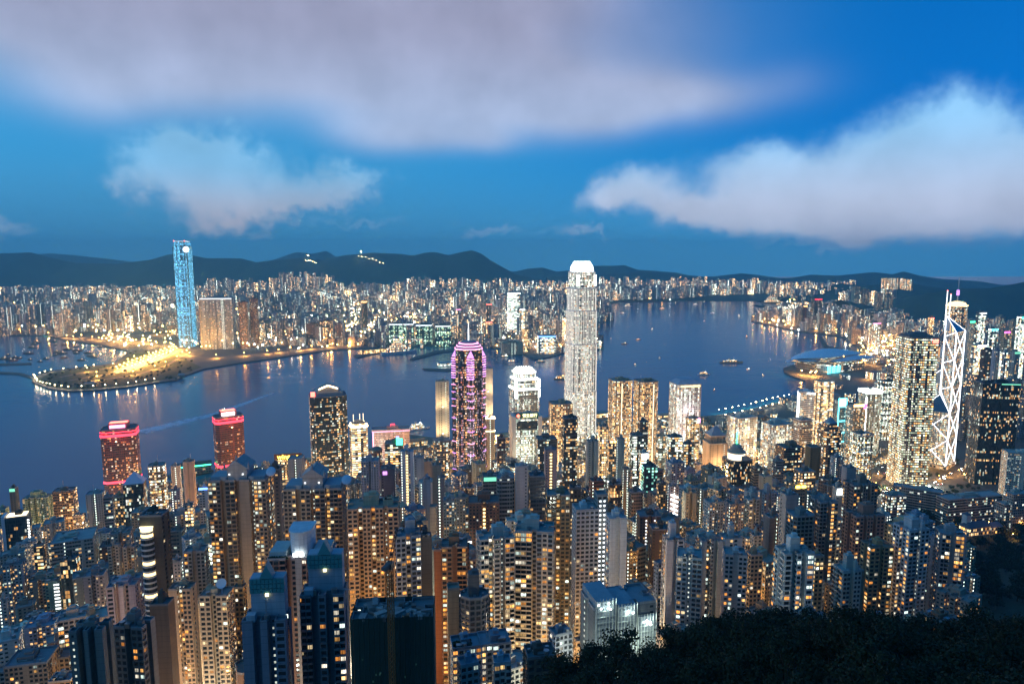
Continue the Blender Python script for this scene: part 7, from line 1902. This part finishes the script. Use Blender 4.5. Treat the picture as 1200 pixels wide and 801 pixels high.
SHIPS = [
 ('white lit cruise ship moored at the far pier', 'cruise_ship', 'cruise ship', 468, 414, 170, 34, W_, W_, 6, 'white_light'), ('orange-lit cruise ship anchored off the far eastern shore', 'cruise_ship', 'cruise ship', 906, 355, 230, 12, O_, W_, 6, 'warm_light'),
 ('orange-glowing ferry left of the tallest white skyscraper', 'ferry', 'ferry', 658, 444, 55, 20, O_, O_, 2, 'orange_light'), ('pale ferry crossing right of the white porthole tower', 'ferry', 'ferry', 825, 439, 46, 8, W_, (.6, .5, .4), 2, 'warm_light'),
 ('white slim launch crossing mid harbour below the long barge', 'launch', 'launch', 877, 433, 28, 50, W_, W_, 1, 'white_light'), ('small tugboat alone in mid harbour near the white porthole tower', 'tugboat', 'tugboat', 837, 457, 18, 60, D_, W_, 1, 'warm_light'),
 ('small workboat close to the wing-roofed hall', 'workboat', 'workboat', 894, 440, 20, 90, RD, O_, 1, 'warm_light'), ('long low barge with crane boom in mid harbour', 'barge', 'barge', 857, 425, 95, 4, (.30, .24, .18), (.4, .3, .2), 1, 'warm_light'),
 ('lit ferry near the far right shore of the strait, with orange glow', 'ferry', 'ferry', 875, 395, 34, 80, O_, O_, 2, 'orange_light'), ('bright white moored ship near the far northern quay', 'moored_ship', 'ship', 736, 359, 90, 30, W_, W_, 3, 'warm_light'),
 ('orange-lit moored ship right of the bright white moored ship', 'moored_ship', 'ship', 776, 362, 70, 40, O_, O_, 2, 'orange_light'), ('single lit ferry far up the strait with a pale hull', 'ferry', 'ferry', 764, 386, 34, 70, W_, O_, 2, 'warm_light'),
 ('red-lit boat on the dark water right of the tallest white skyscraper, farther of two', 'launch', 'launch', 748, 398, 30, 20, RD, RD, 1, 'sign_red'), ('pinkish boat on the dark water right of the tallest white skyscraper, nearer of two', 'launch', 'launch', 732, 403, 36, 20, (.5, .3, .3), O_, 1, 'warm_light'),
 ('sailing junk with a tall mast in mid harbour', 'sailing_boat', 'sailing boat', 773, 420, 30, 80, O_, W_, 1, 'warm_light'), ('tiny fishing boat with one lamp left of the sailing junk', 'fishing_boat', 'fishing boat', 744, 427, 12, 30, D_, W_, 1, 'warm_light'),
 ('small boat off the far ferry pier near the tallest white skyscraper', 'launch', 'launch', 716, 397, 22, 80, W_, W_, 1, 'warm_light'), ('pale boat far up the strait, middle', 'launch', 'launch', 825, 376, 26, 80, W_, W_, 1, 'white_light'), ('pale boat far up the strait, left of a lit freighter', 'launch', 'launch', 835, 367, 40, 20, W_, W_, 1, 'white_light'),
 ('white lit freighter far up the strait', 'freighter', 'freighter', 866, 371, 50, 80, W_, W_, 3, 'white_light'), ('twin-lit boat near the far northern quay', 'launch', 'launch', 815, 357, 50, 10, W_, W_, 2, 'white_light'), ('pale boat drifting under the far northern quay lights', 'launch', 'launch', 730, 367, 44, 10, W_, W_, 1, 'white_light'),
 ('large white ferry berthed beside the orange-lit ferry hall', 'ferry', 'ferry', 490, 503, 62, 30, W_, W_, 3, 'white_light'), ('dark anchored lighter in the eastern bay, left of three', 'lighter', 'barge', 933, 394, 34, 80, D_, (.12, .09, .08), 1, 'warm_light'),
 ('dark anchored lighter in the eastern bay, middle of three', 'lighter', 'barge', 943, 396, 34, 60, D_, (.12, .09, .08), 1, 'warm_light'), ('dark anchored lighter in the eastern bay, right of three', 'lighter', 'barge', 950, 399, 26, 70, D_, (.12, .09, .08), 1, 'warm_light'),
 ('ferry with green and white hull moored at the far ferry pier', 'ferry', 'ferry', 592, 418, 40, 15, G_, W_, 2, 'white_light'), ('ferry with white hull moored left of the far green ferry', 'ferry', 'ferry', 600, 424, 40, 15, W_, W_, 2, 'soft_white'), ('ferry leaving the far pier near the white floodlit hall', 'ferry', 'ferry', 634, 424, 36, 15, G_, W_, 2, 'cyan_light'),
 ('fast ferry at the end of the pale wake in the left harbour', 'ferry', 'ferry', 262, 482, 30, 38, W_, W_, 2, 'white_light'),
]
for lb, nm, ct, px, py, L, yw, hu, su, dk, lt in SHIPS: boat(lb, nm, ct, px, py, L, yw, hu, su, lt, dk)
q = random.Random(77)
for k in range(46):
    px, py = q.uniform(-10, 150), q.uniform(398, 424)
    g0 = gnd(px, py, 0)
    if bool(inside(KLA, np.array([g0.x]), np.array([g0.y]))[0]) or (px > 105 and py > 420): continue
    boat('dark work barge moored among others in the far typhoon shelter', 'moored_barge', 'barge', px, py, q.uniform(26, 50), q.choice((0, 90, 20, 70, -20)), q.choice((D_, (.12, .06, .05), (.06, .08, .1))), (.12, .12, .13), 'soft_warm', 1, .15, 'barges moored in the far typhoon shelter', bright=.8)
# wake of the fast ferry, its pale colour also standing for a light trail
m = MB(); A, B = gnd(321, 460, 0), gnd(255, 484, 0); C_ = gnd(165, 506, 0)
pts = [A.xy, A.xy.lerp(B.xy, .5), B.xy, B.xy.lerp(C_.xy, .5), C_.xy]; wd = [3, 10, 15, 20, 22]
def foam_light_mat():
    m, g, b = new_mat('foam_light')
    pos = g.new('ShaderNodeNewGeometry').outputs['Position']
    n = g.noise(pos, .06, 5, .7)
    g.l.new(g.mix(n, (.4, .55, .66), (.75, .84, .9)), b.inputs['Base Color']); b.inputs['Roughness'].default_value = .5
    g.l.new(g.ss(n, .22, .6, .25, 1.0), b.inputs['Alpha'])
foam_light_mat()
for i in range(4):
    t = (pts[i + 1] - pts[i]).normalized(); n_ = Vector((-t.y, t.x))
    a, b = pts[i], pts[i + 1]
    m.quad((*(a - n_ * wd[i]), .06), (*(b - n_ * wd[i + 1]), .06), (*(b + n_ * wd[i + 1]), .06), (*(a + n_ * wd[i]), .06))
o = m.build('wake_light_trail', 'foam_light'); o['kind'] = 'stuff'

# ------------------------------------------------------------------ street lamps
def glow_lamp(nm, c, s): glow(nm, c, s)
glow('lamp_orange', (1.0, .48, .10), 45); glow('lamp_white', (.95, 1.0, .9), 40); glow('lamp_gold', (1.0, .72, .34), 40)
def lamp_proto(h, head, mat):
    m = MB(); m.bar((0, 0, 0), (0, 0, h), .12 * h / 8); m.bar((0, 0, h), (1.2 * h / 8, 0, h + .3), .09 * h / 8); me1 = m.build('pole', 'metal').data
    m = MB(); m.dome(1.2 * h / 8, 0, h - head * .3, head, head * .7, n=8, k=3); m.poly([(1.2 * h / 8 + head * math.cos(a), -head * math.sin(a), h - head * .3) for a in [i * math.pi / 4 for i in range(8)]]); me2 = m.build('lamp_head', mat).data
    for n in ('pole', 'lamp_head'):
        for o in [o for o in bpy.data.objects if o.name == n or o.name.startswith(n + '.')]:
            if o.parent is None and o.data in (me1, me2): bpy.data.objects.remove(o)
    return me1, me2
PROTO = {'street': lamp_proto(9, .5, 'lamp_orange'), 'white': lamp_proto(9, .5, 'lamp_white'), 'mast': lamp_proto(17, 2.3, 'lamp_orange'), 'prom': lamp_proto(11, 1.5, 'lamp_gold'), 'road': lamp_proto(16, 1.9, 'lamp_orange')}
LIGHTS = {}
def street_lamp(kind, x, y, z, label, group, watts=0, col=(1, .44, .09), yaw=None):
    r = empty('floodlight_mast' if kind == 'mast' else 'street_lamp', (x, y, z), R.uniform(0, 6.28) if yaw is None else yaw); tag(r, label, 'floodlight' if kind == 'mast' else 'street lamp', group)
    a, b = PROTO[kind]
    pl = put('pole', a, r, (.25, .25, .25)); put('lamp_head', b, pl)
    if watts:
        key = (kind, watts, col)
        if key not in LIGHTS:
            lt = bpy.data.lights.new('lamp_light', 'POINT'); lt.energy = watts; lt.color = col; lt.shadow_soft_size = 1.0; LIGHTS[key] = lt
        lo = bpy.data.objects.new('lamp_light', LIGHTS[key]); COL.objects.link(lo); lo.parent = r
        lo.location = (0, 0, {'street': 8, 'white': 8, 'mast': 15, 'prom': 8, 'road': 13}[kind])
q = random.Random(5)
n = 0
for _ in range(6000):
    if n >= 165: break
    y = q.uniform(280, 900) if q.random() < .5 else q.uniform(900, 1500); px = q.uniform(-10, 1130)
    x = (px - 600) / FPX * y
    t = float(inland(np.array([x]), np.array([y]))[0])
    if t > 780 or not free(x, y, -3.5) or not bool(inside(HKPA, np.array([x]), np.array([y]))[0]): continue
    if px > 1010 and t > 250: continue
    z = max(tz(x, y) if t > -10 else 4, 4)
    wh = q.random() < .22
    street_lamp('white' if wh else 'street', x, y, z, 'street lamp shining in a gap between the towers', 'street lamps between the towers', 40000 if t > 120 else 110000, (.95, 1, .85) if wh else (1, .50, .13)); n += 1
def along(pts, step):
    P = [Vector(p) for p in pts]; out = []
    for a, b in zip(P[:-1], P[1:]):
        k = max(1, int((b - a).length / step))
        out += [a.lerp(b, i / k) for i in range(k)]
    return out
for nm, pts, w, _ in ROADS:
    big = nm == 'toll_road'
    st = {'toll_road': 38, 'coast_road': 75, 'expressway': 90}.get(nm, 95)
    for k, p in enumerate(along(pts, st)):
        for s in ((-1, 1, 0) if big else ((-1, 1)[k % 2],)):
            street_lamp('mast' if big else 'road', p.x + s * w * .36, p.y + s * 6, 4, 'tall orange lamp lighting the toll plaza across the harbour' if big else 'tall orange lamp beside a shore road', 'lamps of the toll plaza' if big else 'lamps along the shore roads', 210000 if big else 150000)
for p in along(gp((40, 443), (44, 449), (58, 453.5), (80, 456.5), (110, 455.5), (150, 452), (190, 445)), 25):
    street_lamp('prom', p.x, p.y, 4, 'bright round lamp on the far park promenade', 'promenade lamps of the far park', 5000, (1, .78, .42))
for p in along(gp((40, 442), (60, 436), (90, 433), (120, 429)), 30): street_lamp('prom', p.x, p.y, 4, 'bright round lamp on the far park promenade', 'promenade lamps of the far park', 5000, (1, .78, .42))
for px, py in ((1020, 560), (1012, 570), (1030, 552), (1026, 566), (1112, 556), (1124, 553), (1134, 548), (1040, 575), (1008, 556), (1100, 560), (1004, 612), (1008, 628), (1000, 600)):
    p = gnd(px, py, 14 if py < 590 else 60)
    street_lamp('street', p.x, p.y, max(tz(p.x, p.y), 4), 'street lamp on the orange-lit road by the gold-dotted square tower', 'street lamps by the gold-dotted square tower', 16000)
for p in along(gp((842, 484), (880, 477), (905, 470), (930, 465)), 26) + along(gp((850, 490), (890, 482), (920, 474)), 30):
    street_lamp('prom', p.x, p.y, 4, 'bright white-gold lamp in the waterfront park left of the glowing white slab', 'park lamps on the near waterfront', 4000, (1, .95, .7))
for px, py in ((1172, 628), (1118, 617), (1196, 622), (1160, 612), (1185, 640)):
    p = gnd(px, py, 70); zt = tz(p.x, p.y)
    street_lamp('street', p.x, p.y, zt, 'lone street lamp in the dark garden around the mansion', 'street lamps in the garden', 5000)
q = random.Random(41)
for k in range(34):
    px, py = q.uniform(935, 1052), q.uniform(394, 446); p = gnd(px, py, 4)
    if bool(inside(HKA, np.array([p.x]), np.array([p.y]))[0]) and free(p.x, p.y, 2): street_lamp('mast', p.x, p.y, 4, 'tall orange floodlight mast in the low ground behind the wing-roofed hall', 'floodlight masts behind the wing-roofed hall', 80000)
for k in range(40):
    px, py = q.uniform(20, 205), q.uniform(386, 408); p = gnd(px, py, 4)
    if bool(inside(KLA, np.array([p.x]), np.array([p.y]))[0]): street_lamp('mast', p.x, p.y, 4, 'tall orange lamp in the low ground left of the blue tower', 'orange lamps left of the blue tower', 90000)
# roads seen between the towers
ribbon('street', gp((985, 590), (1000, 575), (1020, 560), (1040, 545), (1046, 530), z=12), 22, lambda p: max(tz(p.x, p.y), 4) + .5, 'asphalt')
ribbon('street', gp((1090, 572), (1110, 560), (1130, 550), (1160, 540), z=12), 26, lambda p: max(tz(p.x, p.y), 4) + .5, 'asphalt')

# cars on the roads by the gold-dotted tower
def car_meshes():
    m = MB(); P = [(-2.2, .35), (2.2, .35), (2.25, .75), (1.3, .95), (-2.1, .98), (-2.25, .7)]
    def extrude(P, w, z=0):
        A = [(x, -w / 2, z + h) for x, h in P]; B = [(x, w / 2, z + h) for x, h in P]
        m.poly(A); m.poly(B[::-1])
        for i in range(len(P)): j = (i + 1) % len(P); m.quad(A[i], B[i], B[j], A[j])
    extrude(P, 1.8); out = [m.build('body', 'paint').data]
    m = MB(); extrude([(-1.9, .96), (1.1, .94), (.5, 1.42), (-1.3, 1.46)], 1.6); out.append(m.build('cabin', 'mirror').data)
    m = MB(); m.cyl(0, 0, 0, .34, .22, n=10); out.append(m.build('wheel', 'roofing').data)
    m = MB(); m.box(0, 0, 0, .2, .5, .3); out.append(m.build('headlight', 'lamp_white').data)
    m = MB(); m.box(0, 0, 0, .2, .5, .3); out.append(m.build('taillight', 'red_light').data)
    for o in [o for o in bpy.data.objects if o.data in out]: bpy.data.objects.remove(o)
    return out
CM = car_meshes()
def car(x, y, z, yaw, col, label):
    r = empty('car', (x, y, z), yaw); tag(r, label, 'car', 'cars on the roads by the gold-dotted tower')
    put('body', CM[0], r, col); put('cabin', CM[1], r)
    for a in (-1.4, 1.4):
        for b in (-.95, .73):
            o = put('wheel', CM[2], r, (.02, .02, .02), (a, b + .22, .34)); o.rotation_euler = (rad(90), 0, 0)
    for b in (-.55, .55): put('headlight', CM[3], r, loc=(2.25, b, .6)); put('taillight', CM[4], r, loc=(-2.25, b, .65))
q = random.Random(3)
for pts, n_ in ((gp((985, 590), (1000, 575), (1020, 560), (1040, 545), (1046, 530), z=12), 20), (gp((1090, 572), (1110, 560), (1130, 550), (1160, 540), z=12), 22)):
    P = along(pts, 9)
    for k in range(n_):
        i = q.randrange(0, len(P) - 1); t = (P[i + 1] - P[i]).normalized(); s_ = q.choice((-1, 1)); nn = Vector((-t.y, t.x)) * s_ * q.choice((2.5, 5.8, 8.6))
        p = P[i] + nn; car(p.x, p.y, max(tz(P[i].x, P[i].y), 4) + .52, math.atan2(t.y, t.x) + (0 if s_ < 0 else math.pi), q.choice(((.5, .5, .5), (.05, .05, .06), (.4, .05, .04), (.6, .6, .62), (.1, .12, .2))), 'car with its lights on, on a road by the gold-dotted square tower')

# small lights of the far city, too many to count
m = MB()
def dotc(p, s, mi): m.box(p.x, p.y, p.z, s, s, s, mi)
q = random.Random(9)
for k in range(3200):
    px = q.uniform(0, 900) if k % 3 else q.uniform(400, 660); py = 330 + 80 * q.random() ** 1.2
    p = gnd(px, py, 8)
    if p.y > 7400 or not bool(inside(KLA, np.array([p.x]), np.array([p.y]))[0]): continue
    if 500 < px < 540: continue
    dotc(Vector((p.x, p.y, q.choice((12, 20, 30, 44)))), 1.6 + p.y / 2600, q.choice((0, 0, 0, 1, 2)))
for k in range(700):
    px = 1060 - 180 * q.random(); py = 350 + 75 * q.random()
    p = gnd(px, py, 8)
    if not bool(inside(HKA, np.array([p.x]), np.array([p.y]))[0]): continue
    dotc(Vector((p.x, p.y, q.choice((9, 14, 22)))), 1.4 + p.y / 2600, q.choice((0, 0, 1, 2)))
for k in range(260):
    px = q.uniform(1040, 1200); py = 385 + 60 * q.random(); p = gnd(px, py, 6)
    dotc(Vector((p.x, p.y, q.choice((10, 30, 55)))), 2.4, q.choice((0, 1, 2, 1)))
o = m.build('distant_city_lights', ['lamp_orange', 'lamp_gold', 'lamp_white']); o['kind'] = 'stuff'
m = MB()
for a, b, n_ in (((358, 302), (372, 307), 8), ((420, 296.5), (470, 312), 12), ((470, 312), (500, 314), 5)):
    for k in range(n_):
        px = a[0] + (b[0] - a[0]) * k / n_; py = a[1] + (b[1] - a[1]) * k / n_ + q.uniform(0, 2)
        p = at(px, py + 1, 7300); m.box(p.x, p.y, p.z - 4, 3, 3, 3)
p = at(361, 299.5, 7540); m.box(p.x, p.y, p.z, 14, 5, 7); p = at(423, 295, 7560); m.box(p.x, p.y, p.z, 12, 5, 7)
o = m.build('hill_road_lights', 'lamp_gold'); o['kind'] = 'stuff'

# ------------------------------------------------------------------ trees
def tree_mesh(seed, h=9.0, rad_=4.2, n=1500, leaf=.62):
    q = random.Random(seed); r = np.random.RandomState(seed)
    m = MB()
    m.cyl(0, 0, -1.5, .32, h * .55 + 1.5, n=7, r1=.17)
    lobes = []
    for k in range(11):
        a = q.uniform(0, 6.28); rr = rad_ * q.uniform(.15, .75); z = h * q.uniform(.42, .88)
        c = Vector((rr * math.cos(a), rr * math.sin(a), z)); lobes.append((c, rad_ * q.uniform(.32, .55)))
        m.bar((0, 0, h * q.uniform(.25, .5)), tuple(c), .09)
    tr = m.build('trunk', 'bark').data
    V = []; 
    for k in range(n):
        c, R_ = lobes[k % len(lobes)]
        d = r.normal(size=3); d /= np.linalg.norm(d); d[2] = d[2] * .75 + .12
        p = np.array(c) + d * R_ * r.uniform(.55, 1.12)
        nrm = d + r.normal(size=3) * .6; nrm /= np.linalg.norm(nrm)
        u = np.cross(nrm, r.normal(size=3)); u /= np.linalg.norm(u); v = np.cross(nrm, u)
        s = leaf * r.uniform(.6, 1.25)
        V += [p - u * s * .5, p + v * s * .3 - u * .05, p + u * s * .6, p - v * s * .3 + u * .05]
    me = bpy.data.meshes.new('crown'); me.from_pydata([tuple(x) for x in V], [], [(4 * i, 4 * i + 1, 4 * i + 2, 4 * i + 3) for i in range(n)]); me.materials.append(MATS['leaf'])
    for o in [o for o in bpy.data.objects if o.data == tr]: bpy.data.objects.remove(o)
    return tr, me
TREES = [tree_mesh(k, 8 + k % 3 * 1.5, 4.0 + .4 * (k % 2)) for k in range(5)]
SMALL = [tree_mesh(30 + k, 9, 5.2, 420, 1.5) for k in range(3)]
def tree(kind, name, x, y, z, s, label, group):
    r = empty(name, (x, y, z), R.uniform(0, 6.28)); r.scale = (s, s, s * R.uniform(.85, 1.2)); tag(r, label, 'tree', group)
    tr, cr = R.choice(kind); put('trunk', tr, r); put('crown', cr, r)
PARKROADS = [a for nm_, pts_, w_, _k in ROADS[:5] for a in along(pts_, 14)]
n = 0; pts = []
for j, y in enumerate(np.arange(70, 196, 6.4)):
    for x in np.arange(-60, 262, 7.0):
        xx, yy = x + R.uniform(-2.4, 2.4) + (j % 2) * 3.5, y + R.uniform(-2, 2)
        z = tz(xx, yy); px, py = pix((xx, yy, z + 8))
        if px < 470 or px > 1400 or py > 835 or py < 640: continue
        if z < CAMZ - .70 * yy - 30: continue
        pts.append((xx, yy, z))
R.shuffle(pts)
print('hill trees', len(pts))
pts.sort(key=lambda p: pix(p)[0] > 1230)
for xx, yy, z in pts[:298]: tree(TREES, 'forest_tree', xx, yy, z - .3, R.uniform(.75, 1.25), 'dark leafy tree on the near hillside at bottom right', 'dark forest trees on the near hillside')
# undergrowth beneath them
r = np.random.RandomState(8); N = 26000
X_ = r.uniform(-60, 270, N); Y_ = r.uniform(55, 200, N); Z_ = terrain(X_, Y_) + r.uniform(.1, 2.2, N)
d = r.normal(size=(N, 3)); d /= np.linalg.norm(d, axis=1)[:, None]; e = np.cross(d, r.normal(size=(N, 3))); e /= np.linalg.norm(e, axis=1)[:, None]
p = np.stack([X_, Y_, Z_], 1); s = r.uniform(.5, 1.1, N)[:, None]
V = np.stack([p - d * s, p + e * s * .5, p + d * s, p - e * s * .5], 1).reshape(-1, 3)
me = bpy.data.meshes.new('undergrowth'); me.from_pydata(V.tolist(), [], np.arange(4 * N).reshape(-1, 4).tolist()); me.materials.append(MATS['leaf'])
put('undergrowth', me)['kind'] = 'stuff'
# the wooded garden at right, and trees among the buildings
n = 0
for _ in range(4000):
    if n >= 296: break
    px = R.uniform(1000, 1330); y = R.uniform(430, 930); x = (px - 600) / FPX * y * 1.04
    z = tz(x, y); a, b = pix((x, y, z + 6))
    if b < 578 or b > 706: continue
    if not ((a > 1126) or (y > 640)): continue
    if not free(x, y, 2): continue
    tree(SMALL, 'garden_tree', x, y, z - .5, R.uniform(1.0, 1.9), 'dark round garden tree in the wooded grounds at right', 'dark trees of the wooded garden at right'); n += 1
for _ in range(900):
    px, py = R.uniform(985, 1150), R.uniform(536, 600); p = gnd(px, py, 14)
    if not free(p.x, p.y, 3) or min((Vector((p.x, p.y)) - a).length for a in along(gp((985, 590), (1020, 560), (1046, 530), z=12), 20) + along(gp((1090, 572), (1130, 550), (1160, 540), z=12), 20)) < 19: continue
    if n >= 400: break
    tree(SMALL, 'street_tree', p.x, p.y, tz(p.x, p.y) - .5, R.uniform(.6, 1.1), 'small dark tree planted around the gold-dotted square tower', 'trees around the gold-dotted square tower'); n += 1
n = 0
for _ in range(3000):
    if n >= 60: break
    y = R.uniform(300, 900); px = R.uniform(0, 1000); x = (px - 600) / FPX * y
    if not free(x, y, .5) or inland(np.array([x]), np.array([y]))[0] > 790: continue
    tree(SMALL, 'street_tree', x, y, tz(x, y) - .5, R.uniform(.5, .9), 'small tree filling a gap between the slope towers', 'street trees between the towers'); n += 1

n = 0
for _ in range(1500):
    px, py = R.uniform(48, 225), R.uniform(412, 457); p = gnd(px, py, 4)
    if n >= 110: break
    if not bool(inside(KLA, np.array([p.x]), np.array([p.y]))[0]) or min((p.xy - a).length for a in PARKROADS) < 20: continue
    tree(SMALL, 'park_tree', p.x, p.y, 4, R.uniform(.7, 1.3), 'tree on the dark far park lawns', 'trees of the far harbour park'); n += 1

# ------------------------------------------------------------------ the air over the harbour
if HAZE:
    m = MB(); m.box(0, 5950, -6, 40200, 17600, 770)
    mt, g, b = new_mat('haze'); g.n.clear()
    out = g.new('ShaderNodeOutputMaterial'); v = g.new('ShaderNodeVolumePrincipled')
    v.inputs['Color'].default_value = (.26, .78, 1.0, 1); v.inputs['Density'].default_value = HAZE; v.inputs['Anisotropy'].default_value = .2
    g.l.new(v.outputs[0], out.inputs['Volume'])
    m.build('haze', 'haze')['kind'] = 'stuff'
